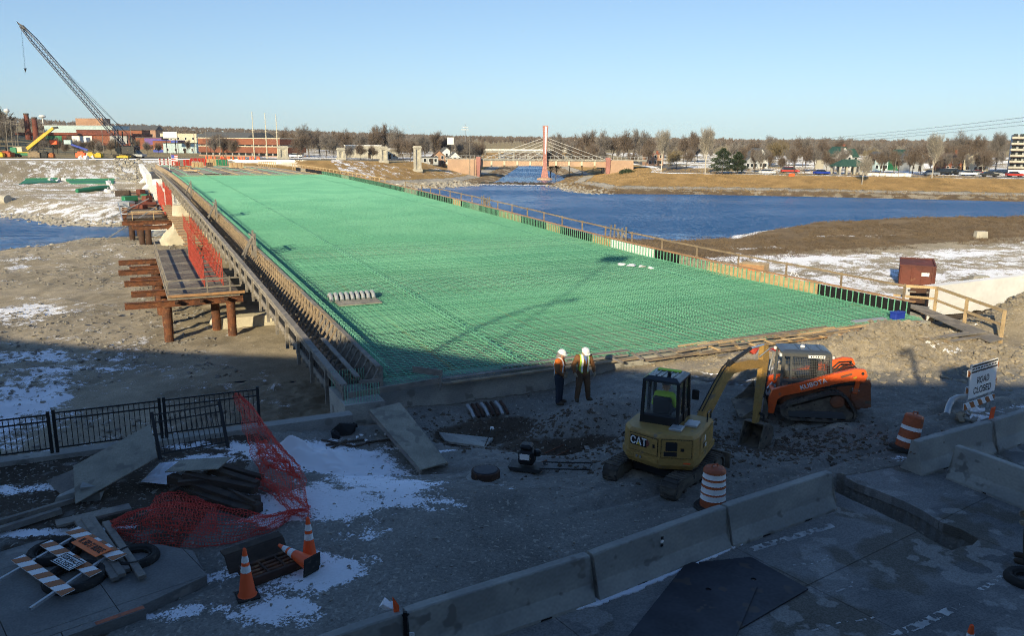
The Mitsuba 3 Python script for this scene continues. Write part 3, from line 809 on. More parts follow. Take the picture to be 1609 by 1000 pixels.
# things lying on the green mat
t = thing('curved_form_stack', 'row of curved grey form pieces on a board lying on the green mat', 'form pieces')
p0 = D(10.6, 2.2, .2)
part(t, 'board', hexa([D(10.2, 1.1, .17), D(10.2, 3.0, .17), D(11.1, 3.0, .17), D(11.1, 1.1, .17)], [D(10.2, 1.1, .21), D(10.2, 3.0, .21), D(11.1, 3.0, .21), D(11.1, 1.1, .21)]), 'ply')
for k in range(9):
    w = 1.0 + k * .24
    part(t, 'form_piece', pipe([D(11.25, w, .2), D(11.4, w + .02, .34), D(11.7, w + .05, .40), D(12.0, w + .08, .33), D(12.15, w + .1, .2)], .085, 8), 'grey_paint')
t = thing('rag_heap', 'small heap of pale cloths lying on the mat by the right edge', 'cloths')
for k in range(4): part(t, 'cloth', stones([D(13.6 + k * .5, 19.6 - k * .35, .22)], .3, .36, 20 + k, .3), 'white_sheet')
t = thing('blue_toolbox', 'blue toolbox at the right near corner of the deck', 'toolbox')
M = np.eye(4); M[:3, 0], M[:3, 1] = BV, BU; M[:3, 3] = bw(-.3, 22.6, .42); place[t] = M
part(t, 'box', cb(-.28, .28, -.16, .16, 0, .28, .02), 'blue'); part(t, 'lid', cb(-.3, .3, -.18, .18, .285, .34, .015), 'blue'); part(t, 'handle', pipe([(-.12, 0, .34), (-.1, 0, .41), (.1, 0, .41), (.12, 0, .34)], .012, 6), 'black')
t = thing('steel_pipe_pair', 'two grey pipes lying beside the blue toolbox', 'pipes')
for k in (0, 1): part(t, 'pipe', tube(bw(-.1 + k * .16, 20.3, .44), bw(-.15 + k * .16, 22.1, .44), .06, 8), 'galv')

# ---------------------------------------------------------------- retaining wall, slabs, road
struct('retaining_wall', cat([hexa([bw(-2.25, -60, -5.4), bw(-2.25, -1.5, -5.4), bw(-1.85, -1.5, -5.4), bw(-1.85, -60, -5.4)], [bw(-2.25, -60, .12), bw(-2.25, -1.5, .12), bw(-1.85, -1.5, .12), bw(-1.85, -60, .12)])]), 'concrete', 'concrete retaining wall below the black fence')
struct('white_retaining_wall', hexa([bw(5.8, 31.2, -5.2), bw(5.8, 62, -5.2), bw(6.3, 62, -5.2), bw(6.3, 31.2, -5.2)], [bw(5.8, 31.2, .12), bw(5.8, 62, .6), bw(6.3, 62, .6), bw(6.3, 31.2, .12)]), 'white_concrete', 'white concrete wall at the right above the riverbank')

# ---------------------------------------------------------------- paved ground near the viewer
def clip_cells(poly, ang, o, sa, sb, gap):
    """split an outline into slabs along a direction"""
    ca, sa_ = math.cos(ang), math.sin(ang); out = []
    R = shapely.affinity.rotate(poly, -ang, origin=o, use_radians=True); x0, y0, x1, y1 = R.bounds
    for i in range(int((x0 - o[0]) / sa) - 2, int((x1 - o[0]) / sa) + 2):
        for j in range(int((y0 - o[1]) / sb) - 2, int((y1 - o[1]) / sb) + 2):
            c = sbox(o[0] + i * sa + gap, o[1] + j * sb + gap, o[0] + (i + 1) * sa - gap, o[1] + (j + 1) * sb - gap).intersection(R)
            for g in getattr(c, 'geoms', [c]):
                if g.area > .03 and g.geom_type == 'Polygon': out.append(shapely.affinity.rotate(g, ang, origin=o, use_radians=True))
    return out


import shapely.affinity
def pav_fn(p, n, uv):
    x, y = p.x, p.y
    k = mix((.125, .125, .122), (.20, .195, .185), smoothstep(.35, .65, fbm(x * .7, y * .7, 0.0, 4)))
    g = noise(x * 45, y * 45, p.z * 45); k = k * (.72 + .5 * g)
    br = noise(x * 2 + y * .7, x * 16 - y * 34, 1.0); k = k * (.92 + .16 * br)
    mud = smoothstep(.52, .62, fbm(x * .9 + 4, y * .9, 5.0, 4)); k = mix(k, mi.Color3f(.10, .085, .06) * (.7 + .6 * g), mud * .7)
    dust = smoothstep(.60, .66, fbm(x * 2.2 + 7, y * 2.2, 8.0, 4)); k = mix(k, mi.Color3f(.30, .29, .27) * (.75 + .5 * g), dust * .6)
    return k
pbr('pavement', tex(pav_fn), .85)
pbr('snow', patchy((.80, .82, .86), (.72, .75, .82), 3, None, 40, .1), .9)
ang_b = math.atan2(*(at(1137, 850) - at(928, 934))[1::-1])
rag = np.random.default_rng(8)
tq = np.array(TRENCH.exterior.coords)[:-1]; TQ = Polygon(tq)
labels['road'] = {'label': 'grey concrete street slabs with an open trench', 'category': 'road', 'kind': 'structure'}; used['road'] = 0; place['road'] = None
for g in clip_cells(PAVE.difference(TQ), ang_b, tuple(at(1270, 920)[:2]), 4.4, 3.2, .008):
    g = g.segmentize(.18)
    part('road', 'slab', prism(g, .20, -.20), 'pavement')
mk = lambda pts, z=.004: [at(x, y, z)[:2] for x, y in pts]
def ragged(pts, w, seed, z=.004, gaps=0):
    g = np.random.default_rng(seed); L = LineString(mk(pts, z)).segmentize(.06); q = np.array(L.coords); q += g.normal(0, .006, q.shape)
    P = LineString(q).buffer(w / 2, cap_style=2)
    for k in range(gaps):
        c = q[g.integers(0, len(q))] + g.normal(0, w * .4, 2); P = P.difference(shapely.Point(c).buffer(g.uniform(.02, .07), quad_segs=2))
    return prism(P, .003, z)
pbr('road_paint', patchy((.50, .50, .48), (.34, .34, .33), 5, (.17, .165, .155), 30, .3), .8)
for i, (q, w_) in enumerate([([(640, 1003), (760, 983), (860, 960), (928, 946)], .13), ([(928, 946), (985, 925), (1060, 893), (1135, 861)], .16), ([(1135, 861), (1165, 849), (1200, 836)], .10)]):
    part('road', 'ice_strip', prism(shapely.affinity.translate(LineString(np.array(LineString(mk(q, .0)).segmentize(.07).coords) + np.random.default_rng(60 + i).normal(0, .02, (len(LineString(mk(q, .0)).segmentize(.07).coords), 2))).buffer(w_ / 2, quad_segs=2), .05, -.07), .025, .003), 'snow', label='line of dirty snow along the foot of the barriers')
part('road', 'white_line', ragged([(1181, 864), (1309, 826)], .17, 1, gaps=30), 'road_paint', label='worn white edge line near the barriers')
part('road', 'white_dash', ragged([(1395, 1003), (1442, 984), (1492, 960)], .16, 2, gaps=40), 'road_paint', label='broken white lane dash at the bottom edge')
for i, q in enumerate([[(1245, 889), (1278, 886), (1301, 879), (1301, 860)], [(1288, 934), (1318, 930), (1340, 921), (1336, 910), (1326, 898)], [(1276, 992), (1305, 983), (1330, 977), (1352, 976), (1376, 970)], [(1499, 957), (1512, 952)], [(1540, 928), (1560, 917), (1574, 905)]]):
    part('road', 'chalk_mark', ragged(q, .035 if i < 3 else .09, 5 + i, gaps=14), 'road_paint')
labels['sidewalk'] = {'label': 'concrete pavement slabs with a broken kerb at the lower left', 'category': 'pavement', 'kind': 'structure'}; used['sidewalk'] = 0; place['sidewalk'] = None
pbr('walk_concrete', patchy((.21, .205, .19), (.155, .152, .145), 1.2, (.26, .25, .23), 40, .35), .9)
dirw = at(225, 947, .12) - at(100, 990, .12); aw = math.atan2(dirw[1], dirw[0])
for g in clip_cells(WALK, aw, tuple(at(182, 953, .12)[:2]), 1.55, 2.6, .007): part('sidewalk', 'slab', prism(g, .2, -.08), 'walk_concrete')
for a, b, c in (((-40, 1046), (97, 1000), 0), ((99, 999), (226, 955), 1)):
    A_, B_2 = at(*a, .14), at(*b, .14)
    part('sidewalk', 'kerb', bar(A_ - [0, 0, .17], B_2 - [0, 0, .17], .17, .36), 'walk_concrete')
part('sidewalk', 'kerb_paint', bar(at(150, 981, .153), at(226, 954.5, .153), .10, .006), 'orange_dull', label='faded reddish paint on the kerb end')

# steel road plates
pbr('plate_steel', patchy((.045, .048, .058), (.032, .034, .042), 1.5, (.08, .065, .055), 25, .4), .55, .3)
t = thing('steel_road_plate', 'large dark steel road plate lying on top of another at the bottom of the street', 'road plate')
P1 = Polygon(mk([(1082, 881), (1190, 922), (1152, 1012), (975, 1012), (985, 1003)], .06))
hole = shapely.Point(at(1113, 927, .06)[:2]).buffer(.05)
part(t, 'plate', prism(P1.difference(hole), .03, .034), 'plate_steel')
t = thing('steel_road_plate', 'dark steel road plate partly covered by the larger one, its corner pointing right', 'road plate')
P2 = Polygon(mk([(1098, 884), (1180, 876), (1270, 926), (1157, 992), (1120, 960)], .03)); hole = shapely.Point(at(1184, 911, .03)[:2]).buffer(.05)
part(t, 'plate', prism(P2.difference(hole), .028, .005), 'plate_steel')


# ---------------------------------------------------------------- concrete barriers
def jersey(A, B, label, t0=0.0, h=.81):
    A, B = np.asarray(A, float), np.asarray(B, float); d = B - A; L = np.linalg.norm(d[:2]); rz = math.atan2(d[1], d[0])
    t = thing('jersey_barrier', label, 'barrier', mat(A[0], A[1], t0, rz))
    pr = [(-.30, 0), (.30, 0), (.30, .06), (.16, .30), (.095, h - .02), (.075, h), (-.075, h), (-.095, h - .02), (-.16, .30), (-.30, .06)]
    n = max(2, int(L / .25)); xs = np.linspace(.015, L - .015, n + 1); g = np.random.default_rng(int(abs(A[0]) * 100)); V = []
    for i, x in enumerate(xs): V.append(np.c_[np.full(10, x), np.array(pr) * (1 if 0 < i < n else .985) + g.normal(0, .0025, (10, 2))])
    V = np.vstack(V); F = []
    for i in range(n):
        for j in range(10):
            a, b = i * 10 + j, i * 10 + (j + 1) % 10; F += [[a, b, b + 10], [a, b + 10, a + 10]]
    F += [[0, j + 1, j] for j in range(1, 9)] + [[n * 10, n * 10 + j, n * 10 + j + 1] for j in range(1, 9)]
    part(t, 'block', (V, np.array(F)[:, ::-1]), 'barrier_concrete', 20)
    for x in (.0, L): part(t, 'pin_loop', pipe([(x - .05, -.05, h * .62), (x + .03, -.05, h * .62), (x + .03, .05, h * .62), (x - .05, .05, h * .62)], .011, 6), 'rust')
    for x in (L * .3, L * .7): part(t, 'lift_slot', cb(x - .12, x + .12, -.302, .302, .0, .05, .01), 'black')
    return t
pts = [at(*q, .81) for q in [(330, 1062), (633, 959), (925, 869), (1137, 794), (1304, 740)]]
for k, lb in enumerate(['concrete barrier at the bottom edge running out of the picture under the orange marker', 'concrete barrier second from the bottom left in the front row', 'concrete barrier with a dark hole mark in the middle of the front row', 'concrete barrier at the right end of the front row beside the trench']):
    a, b = pts[k], pts[k + 1]; d = (b - a) / np.linalg.norm(b - a); jersey(a + d * .02, b - d * .02, lb)
J3 = [at(1437, 693, .81), at(1555, 661, .81), at(1660, 628, .81)]
jersey(J3[0], J3[1], 'concrete barrier beside the leaning drum at the right'); jersey(J3[1] + [.05, .03, 0], J3[2], 'concrete barrier at the right edge behind the orange square flag')
jersey(at(1504, 699, .81), at(1504, 699, .81) + 3.0 * (lambda v: v / np.linalg.norm(v))(at(1612, 737, .81) - at(1504, 699, .81)), 'concrete barrier lying askew in front of the others at the right edge')
b0 = pts[2] + (pts[3] - pts[2]) * .47
t = thing('barrier_reflector', 'small dark tally mark fixed on the front row barrier', 'marker')
for k in range(3): part(t, 'tab', xf(cb(-.03, .03, -.012, .012, 0, .05, .006), mat(b0[0] + .09, b0[1] - .135, .52 + k * .075, ang_b)), 'white' if k % 2 else 'black')

# ---------------------------------------------------------------- black fence on the retaining wall
def fence(A, B, h, label, lean=None, dead=False):
    A, B = np.asarray(A, float), np.asarray(B, float); d = B - A; L = np.linalg.norm(d[:2])
    t = thing('metal_fence', label, 'fence', group=None)
    e = d / L; up = np.array(lean if lean is not None else [0, 0, 1.0]); up = up / np.linalg.norm(up)
    P = lambda x, z: A + e * x + up * z
    for x in (.0, L): part(t, 'post', bar(P(x, -.05), P(x, h + .04), .075, .075, e), 'black_steel')
    for z in (.12, h * .80, h - .04): part(t, 'rail', bar(P(0, z), P(L, z), .035, .035, up), 'black_steel')
    n = int(L / .118)
    for k in range(1, n): part(t, 'picket', bar(P(L * k / n, .12), P(L * k / n, h - .04), .018, .018, e), 'black_steel')
w1, w2, w3 = [bsw(*at(*q, .12)[:2])[1] for q in [(84, 727), (260, 700), (412, 677)]]
fence(bw(-2.05, w1 - 2.6, .12), bw(-2.05, w1 - .07, .12), 1.03, 'leftmost black metal picket fence panel')
fence(bw(-2.05, w1 + .05, .12), bw(-2.05, w2 - .05, .12), 1.06, 'middle black metal picket fence panel above the big plywood sheet')
fence(bw(-2.05, w2 + .06, .12), bw(-2.05, w3, .12), 1.06, 'black metal picket fence panel beside the red netting')
fA, fB = at(252, 722, .0), at(358, 702, .0)
fence(fA, fB, 1.15, 'tilted black metal fence panel leaning behind the plywood sheets', lean=np.array([-.25, .32, 1.0]))

# ---------------------------------------------------------------- rubbish at the left: plywood, timbers, blocks
def sheet(t, name, px, z, th, m):
    """board through three known corners; the fourth completes it"""
    a, b, c = [at(*p, q) for p, q in zip(px, z)]
    d = a + c - b; n = np.cross(b - a, c - b); n /= np.linalg.norm(n); n = n if n[2] > 0 else -n
    lo = [q - n * th for q in (a, b, c, d)]
    V = np.array(lo + [a, b, c, d]); return part(t, name, hull(V), m)
t = thing('plywood_sheet', 'largest weathered plywood sheet leaning in front of the black fence', 'plywood sheet')
sheet(t, 'board', [(115, 733), (236, 667), (247, 719)], [.45, 1.12, .80], .022, 'ply')
for p, r in (((176, 738), .16), ((190, 741), .12), ((162, 746), .1)): pass
t = thing('plywood_sheet', 'grey plywood sheet half hidden under the largest sheet', 'plywood sheet')
sheet(t, 'board', [(72, 756), (128, 733), (170, 768)], [.12, .42, .30], .02, 'grey_wood')
t = thing('plywood_sheet', 'snow covered board sheet between the big plywood and the dark timbers', 'plywood sheet')
sheet(t, 'board', [(217, 760), (250, 727), (296, 722)], [.12, .3, .34], .02, 'grey_wood')
a = [at(*p, z) for p, z in [((219, 759), .14), ((251, 728), .325), ((295, 723), .365), ((262, 764), .17)]]
n_ = np.array([0, -.2, 1.0]); g = np.random.default_rng(2)
uu, vv = np.meshgrid(np.linspace(0.03, .97, 16), np.linspace(.03, .97, 16), indexing='ij')
Psn = ((a[0] * (1 - uu[..., None]) + a[1] * uu[..., None]) * (1 - vv[..., None]) + (a[3] * (1 - uu[..., None]) + a[2] * uu[..., None]) * vv[..., None])
Psn[..., 2] += .045 * np.minimum(1, 6 * np.minimum.reduce([uu, 1 - uu, vv, 1 - vv])) * (.5 + g.random(uu.shape))
part(t, 'snow', grid(Psn), 'snow', True)
t = thing('plywood_sheet', 'clean plywood offcut propped on top of the dark timber heap', 'plywood sheet')
sheet(t, 'board', [(259, 742), (284, 723), (365, 718)], [.50, .58, .72], .02, 'ply')
t = thing('timber_heap', 'heap of dark rotten timbers beside the red netting', 'timbers')
g = np.random.default_rng(4)
for (x0, y0, z0, x1, y1, z1, w, h) in [(268, 752, .3, 408, 800, .12, .2, .2), (272, 766, .14, 392, 806, .1, .2, .18), (290, 748, .42, 402, 770, .30, .18, .16), (330, 738, .5, 405, 762, .35, .16, .14), (268, 776, .1, 330, 745, .35, .16, .16), (300, 790, .08, 408, 788, .1, .2, .2), (352, 735, .35, 412, 752, .2, .14, .12), (280, 760, .36, 372, 752, .40, .12, .1), (310, 745, .2, 400, 790, .32, .06, .06)]:
    part(t, 'timber', bar(at(x0, y0, z0), at(x1, y1, z1), w, h), 'dark_timber')
t = thing('weed_clump', 'dry weeds growing through the timber heap', 'weeds')
g = np.random.default_rng(6); wd = []
for k in range(160):
    c = at(300 + g.normal() * 8, 782 + g.normal() * 6, .0); d = np.array([g.normal() * .09, g.normal() * .09, g.uniform(.12, .34)]); wd.append(pipe([c, c + d * .6, c + d + [g.normal() * .05, g.normal() * .05, 0]], [.004, .003, .002], 3, False))
pbr('weed', (.16, .12, .06), .9); part(t, 'stems', wd, 'weed')
t = thing('concrete_block', 'wedge shaped pale concrete block left of the cube block', 'concrete block')
q = [at(85, 792, 0), at(131, 788, 0), at(129, 772, .0), at(95, 776, 0)]; part(t, 'block', hull(np.vstack([q, [at(88, 783, .12), at(130, 770, .26), at(127, 762, .22)]])), 'barrier_concrete')
t = thing('concrete_block', 'upright pale concrete block under the corner of the big plywood', 'concrete block')
q = [at(128, 790, 0), at(158, 787, 0), at(164, 772, 0), at(134, 774, 0)]; part(t, 'block', hull(np.vstack([q, [p + [0, 0, .34] for p in q]])), 'barrier_concrete')
for (x0, y0, x1, y1, z, w, h, lb) in [(88, 824, 205, 797, .16, .30, .05, 'widest grey plank lying at the top of the sidewalk'), (-40, 846, 96, 803, .10, .12, .12, 'long edging timber nearest the sidewalk at the left edge'), (-40, 833, 120, 785, .06, .10, .10, 'long thin edging timber behind the nearer one at the left edge')]:
    t = thing('timber_plank', lb, 'plank'); part(t, 'plank', bar(at(x0, y0, z), at(x1, y1, z), w, h), 'grey_wood')
for k, (x0, y0, x1, y1, z) in enumerate([(122, 818, 181, 911, .20), (133, 816, 192, 905, .22), (143, 815, 199, 898, .19), (166, 822, 224, 908, .21)]):
    t = thing('timber_plank', ['leftmost plank of the stack under the orange sign', 'second plank from the left in the stack under the orange sign', 'third plank of the stack beside the orange sign', 'single squared plank right of the stack crossing the tyre ring'][k], 'plank')
    part(t, 'plank', bar(at(x0, y0, z), at(x1, y1, z), .13, .07), 'grey_wood')


def tyre_ring(px, py, R, label, z=.12, tilt=0):
    c = at(px, py, z); t = thing('tyre_ring', label, 'tyre', mat(*c, 0, tilt))
    pr = [(R - .16, .0), (R, .0), (R + .01, .05), (R - .02, .11), (R - .06, .14), (R - .12, .12), (R - .16, .05)]
    part(t, 'sidewall', lathe(pr + [pr[0]], 36, False), 'rubber', 40)
    part(t, 'lip', lathe([(R - .17, .06), (R - .15, .08), (R - .17, .10), (R - .19, .08), (R - .17, .06)], 36, False), 'rubber')
tyre_ring(213, 880, .42, 'black rubber drum ring lying right of the planks')
tyre_ring(118, 912, .52, 'largest black rubber ring under the lower end of the barricade')
tyre_ring(85, 872, .46, 'black rubber ring under the upper end of the barricade', .14)

# fallen barricade with two signs
def stripes(A, B, C, n, th, t, lean=.55, first=0, name='board'):
    """striped board: A-B its long upper edge, C below A"""
    A, B, C = map(np.asarray, (A, B, C)); L = np.linalg.norm(B - A); M = plane_mat(C, B - A, A - C); h = np.linalg.norm((A - C) - ((A - C) @ M[:3, 0]) * M[:3, 0])
    if M[2, 2] < 0 and abs(M[2, 2]) > .2: pass
    k = part(t, name, xf(cb(0, L, 0, h, -th, 0, .006), M), 'white')
    w = L / n
    for i in range(first, n + 1, 2):
        P = Polygon([(i * w, 0), ((i + 1) * w, 0), ((i + 1) * w + lean * h, h), (i * w + lean * h, h)]).intersection(sbox(0, 0, L, h))
        P2_ = Polygon([(i * w - n * w, 0), ((i + 1) * w - n * w, 0), ((i + 1) * w - n * w + lean * h, h), (i * w - n * w + lean * h, h)]).intersection(sbox(0, 0, L, h)) if i < 2 else None
        if not P.is_empty: part(k, 'stripe', xf(prism(P, .003, .0005), M), 'brown_orange')
    return M, L, h


def lettered(k, M, w, h, lines, hs, m='black', z=.002, bold=True, nm='letters'):
    ms = []
    for (s, y), hh in zip(lines, hs): ms.append(text(s, hh, M @ mat(w / 2, y, z), .003, bold, 'c', w * .86))
    return part(k, nm, cat(ms), m)


t = thing('sidewalk_barricade', 'toppled barricade of orange striped boards with sidewalk closed and bridge signs', 'barricade')
zb = .30
stripes(at(37, 871, zb), at(117, 926, zb), at(17, 881, zb - .02), 9, .02, t)
stripes(at(80, 848, zb + .02), at(159, 897, zb + .02), at(62, 857, zb), 9, .02, t)
stripes(at(121, 826, zb + .03), at(196, 869.5, zb + .03), at(102, 837, zb + .01), 9, .02, t)
for a, b in (((-25, 926), (122, 842)), ((47, 958), (186, 864))): part(t, 'upright', bar(at(*a, .24), at(*b, zb - .04), .05, .05), 'galv')
A4, B4, C4 = at(102, 867, zb + .06), at(131, 882, zb + .06), at(79, 881.5, zb + .04); M = plane_mat(C4, B4 - A4, A4 - C4); W4 = np.linalg.norm(B4 - A4); H4 = abs((A4 - C4) @ M[:3, 1])
k = part(t, 'sidewalk_sign', xf(cb(0, W4, 0, H4, -.012, 0, .005), M), 'white', label='white sidewalk closed sign on the middle board')
fr = sbox(.010, .010, W4 - .010, H4 - .010); part(k, 'border', xf(prism(fr.difference(fr.buffer(-.02)), .003, .0005), M), 'black')
lettered(k, M, W4, H4, [('SIDEWALK', H4 * .68), ('CLOSED', H4 * .30)], [H4 * .28, H4 * .28])
A5, B5, C5 = at(134, 839, zb + .07), at(173, 861, zb + .07), at(111, 853, zb + .05); M = plane_mat(C5, B5 - A5, A5 - C5); W5 = np.linalg.norm(B5 - A5); H5 = abs((A5 - C5) @ M[:3, 1])
k = part(t, 'bridge_sign', xf(cb(0, W5, 0, H5, -.012, 0, .005), M), 'orange_sign', label='orange street bridge sign on the upper board')
lettered(k, M, W5, H5, [('W. 3RD ST BRIDGE', H5 * .52)], [H5 * .42])

# cones
def cone(px, py, label, M=None, z=0.0, name='traffic_cone'):
    c = at(px, py, z); t = thing(name, label, 'cone', mat(*c, rng.uniform(0, 1.5)) if M is None else M)
    part(t, 'base', cat([cb(-.19, .19, -.19, .19, 0, .04, .015)]), 'rubber')
    r = lambda z: .145 - (z - .04) * (.145 - .028) / .87
    part(t, 'body', lathe([(r(.04) + .02, .04), (r(.06), .065), (r(.48), .48)], 28, False), 'orange', 50)
    part(t, 'collar', lathe([(r(.48) + .003, .48), (r(.60) + .003, .60)], 28, False), 'white', 50, label='lower white reflective band')
    part(t, 'waist', lathe([(r(.60), .60), (r(.66), .66)], 28, False), 'orange', 50)
    part(t, 'collar', lathe([(r(.66) + .003, .66), (r(.78) + .003, .78)], 28, False), 'white', 50, label='upper white reflective band')
    part(t, 'tip', lathe([(r(.78), .78), (r(.90), .90), (.024, .91), (.018, .90)], 28), 'orange', 50)
cone(389, 938, 'upright orange traffic cone left of the brown inlet frame')
cone(487, 884, 'upright orange traffic cone behind the fallen cone')
bb, tt = at(491, 889, .19), at(446, 862, .30); M = np.eye(4); d = (tt - bb) / np.linalg.norm(tt - bb); x = np.cross([0, 0, 1], d); x /= np.linalg.norm(x); M[:3, 0], M[:3, 1], M[:3, 2], M[:3, 3] = x, np.cross(d, x), d, bb
cone(0, 0, 'fallen orange traffic cone lying across the brown inlet frame', M)
c = at(1527, 984, .9); cone(0, 0, 'orange traffic cone whose tip shows at the bottom edge of the street', mat(c[0], c[1], 0))
# inlet frame
o = at(398, 922, 0); e1 = at(478, 892, 0) - o; L = np.linalg.norm(e1); t = thing('inlet_frame', 'rust brown iron inlet frame with bars lying between the cones', 'inlet frame', mat(*o, math.atan2(e1[1], e1[0])))
for y in (0, .52): part(t, 'side_plate', cb(0, L, y - .04, y + .04, 0, .16, .01), 'dark_rust')
for x in (0, L): part(t, 'end_plate', cb(x - .03, x + .03, -.04, .56, 0, .18, .01), 'dark_rust')
for y in (.15, .28, .41): part(t, 'bar', cb(0, L, y - .035, y + .035, .07, .13, .01), 'rust')
for x in (L * .33, L * .66): part(t, 'cross_bar', cb(x - .02, x + .02, 0, .5, .1, .16, .01), 'dark_rust')
part(t, 'back_hood', xf(cb(-.15, L + .02, -.02, .02, 0, .34, .01), mat(0, .66, .0, 0, -.55)), 'dark_timber')
part(t, 'hood_top', xf(cb(-.15, L + .02, -.02, .02, 0, .2, .01), mat(0, .84, .29, 0, -1.45)), 'dark_timber')

# ---------------------------------------------------------------- red netting
pbr('netting', (.60, .05, .03), .55)
def net(ctrl, nu, nv, r, amp, seed, t, name):
    """open mesh of strands over a surface given by rows of control points"""
    from scipy.ndimage import map_coordinates
    C = np.array(ctrl, float); a, b = C.shape[:2]; g = np.random.default_rng(seed)
    def S(u, v):
        q = np.stack([map_coordinates(C[..., k], [u * (a - 1), v * (b - 1)], order=2, mode='nearest') for k in range(3)], -1)
        f = np.stack([u * 9 + seed, v * 9, u * 0], -1)
        for k in range(3): q[..., k] += amp * (meshkit.fbm(f + 11 * k, 3, seed + k) - .5) * (1.0 if k < 2 else 1.2)
        q[..., 2] = np.maximum(q[..., 2], .02)
        return q
    out = []
    for u in np.linspace(0, 1, nu):
        v = np.linspace(0, 1, nv * 2); q = S(u + 0 * v, v); out.append(bars(q[:-1], q[1:], r))
    for v in np.linspace(0, 1, nv):
        u = np.linspace(0, 1, nu * 2); q = S(u, v + 0 * u); out.append(bars(q[:-1], q[1:], r))
    part(t, name, cat(out), 'netting')
t = thing('safety_netting', 'crumpled red plastic safety netting hung from the fence and heaped over the ground', 'netting')
E3 = lambda pts: [at(x, y, z) for x, y, z in pts]
net([E3([(366, 620, .98), (371, 618, 1.05), (376, 622, 1.0)]), E3([(376, 645, .9), (392, 640, 1.0), (404, 650, .85)]), E3([(384, 676, .75), (410, 670, .92), (424, 684, .75)]), E3([(392, 706, .6), (430, 692, .85), (452, 716, .6)]), E3([(402, 728, .45), (436, 722, .72), (472, 738, .45)]), E3([(408, 745, .25), (446, 752, .5), (478, 770, .3)]), E3([(415, 762, .06), (452, 785, .35), (484, 800, .1)])], 60, 22, .0055, .16, 1, t, 'hung_net')
net([E3([(400, 690, .7), (424, 700, .85), (444, 722, .5)]), E3([(405, 712, .75), (430, 715, .9), (458, 735, .6)]), E3([(415, 735, .5), (440, 740, .65), (470, 752, .45)])], 26, 22, .0055, .2, 5, t, 'fold_net')
net([E3([(378, 745, .05), (384, 755, .25), (392, 768, .05)]), E3([(410, 752, .05), (420, 762, .3), (430, 778, .05)]), E3([(446, 768, .05), (452, 790, .28), (456, 806, .03)]), E3([(480, 790, .05), (486, 802, .22), (484, 820, .03)])], 24, 16, .0052, .16, 2, t, 'low_net')
net([E3([(486, 800, .05), (470, 800, .25), (455, 815, .02)]), E3([(452, 805, .03), (432, 815, .2), (425, 835, .02)]), E3([(405, 808, .1), (398, 822, .3), (392, 845, .02)]), E3([(350, 795, .12), (345, 815, .45), (338, 860, .02)]), E3([(300, 788, .15), (290, 808, .50), (285, 862, .02)]), E3([(245, 795, .12), (235, 808, .52), (232, 858, .02)]), E3([(195, 812, .12), (190, 818, .40), (185, 848, .02)]), E3([(178, 822, .03), (174, 828, .14), (178, 842, .02)])], 72, 22, .0052, .17, 3, t, 'heaped_net')
net([E3([(245, 780, .1), (280, 775, .2), (330, 790, .12)]), E3([(235, 800, .35), (280, 800, .5), (340, 805, .4)]), E3([(225, 825, .3), (280, 838, .35), (345, 840, .25)])], 20, 28, .005, .14, 8, t, 'loose_net')

# ---------------------------------------------------------------- round the abutment
t = thing('plywood_ramp', 'long plywood ramp leaning from the ground up to the corner of the abutment', 'ramp')
a, b, c, d = at(580, 644, .30), at(629, 633, .30), at(703, 727, gz(*at(703, 727)[:2]) + .05), at(661, 738, gz(*at(661, 738)[:2]) + .05)
part(t, 'board', hull(np.vstack([[a, b, c, d], np.array([a, b, c, d]) - [0, 0, .03]])), 'ply')
for e0, e1 in ((a, d), (b, c)): part(t, 'stringer', bar(e0 - [0, 0, .09], e1 - [0, 0, .07], .05, .1), 'grey_wood')
t = thing('white_tarp', 'crumpled white plastic sheet heaped beside the red netting', 'tarp')
u, v = np.meshgrid(np.linspace(-1, 1, 60), np.linspace(-1, 1, 60), indexing='ij'); c = at(498, 708, 0)
hh = np.maximum(0, .5 * np.exp(-((u + .45) ** 2 / .09 + (v - .25) ** 2 / .2)) + .26 * np.exp(-((u - .2) ** 2 / .35 + (v) ** 2 / .4)) - .03)
fold = np.abs(meshkit.fbm(np.stack([u * 2.2 + v * 1.2, v * 3.2, u * 0], -1), 3, 5) - .5); hh = hh * (1 - 1.1 * fold) + .10 * (.25 - fold) * (hh > .02) + .03
ca, sa = math.cos(.35), math.sin(.35); X = c[0] + (u * ca - v * sa) * 1.25; Y = c[1] + (u * sa + v * ca) * .85
gzz = terrain(X.ravel(), Y.ravel()).reshape(X.shape); part(t, 'sheet', grid(np.stack([X, Y, gzz + hh - .03], -1)), 'white_sheet', 25)
t = thing('black_bag', 'dark crumpled rubbish bag at the foot of the corner block', 'bag')
part(t, 'bag', cat([stones([atg(540, 680, .12)], .36, .38, 3, .8), stones([atg(526, 690, .08), atg(552, 676, .15)], .2, .22, 4, .9)]), 'black')
t = thing('foam_pieces', 'white foam scraps lying beside the black bag', 'scraps', kind='stuff'); part(t, 'scraps', stones([atg(x, y, .03) for x, y in [(561, 690), (583, 688), (590, 684), (607, 685), (575, 694), (568, 686)]], .06, .1, 6), 'white')
g = np.random.default_rng(12)
for k, (x0, y0, x1, y1, lb) in enumerate([(512, 702, 572, 694, 'thin stick lying on the snow by the bag'), (520, 708, 545, 695, 'short dark stick on the snow by the tarp'), (505, 694, 560, 705, 'curved dark batten left of the black bag'), (560, 703, 640, 690, 'long dark batten running under the ramp'), (575, 698, 620, 693, 'short batten just left of the ramp')]):
    t = thing('wood_batten', lb, 'batten'); part(t, 'batten', bar(atg(x0, y0, .04), atg(x1, y1, .05), .06, .04), 'dark_timber')
c = atg(763, 752); t = thing('manhole_riser', 'round dark manhole riser standing on the gravel', 'manhole', mat(c[0], c[1], c[2]))
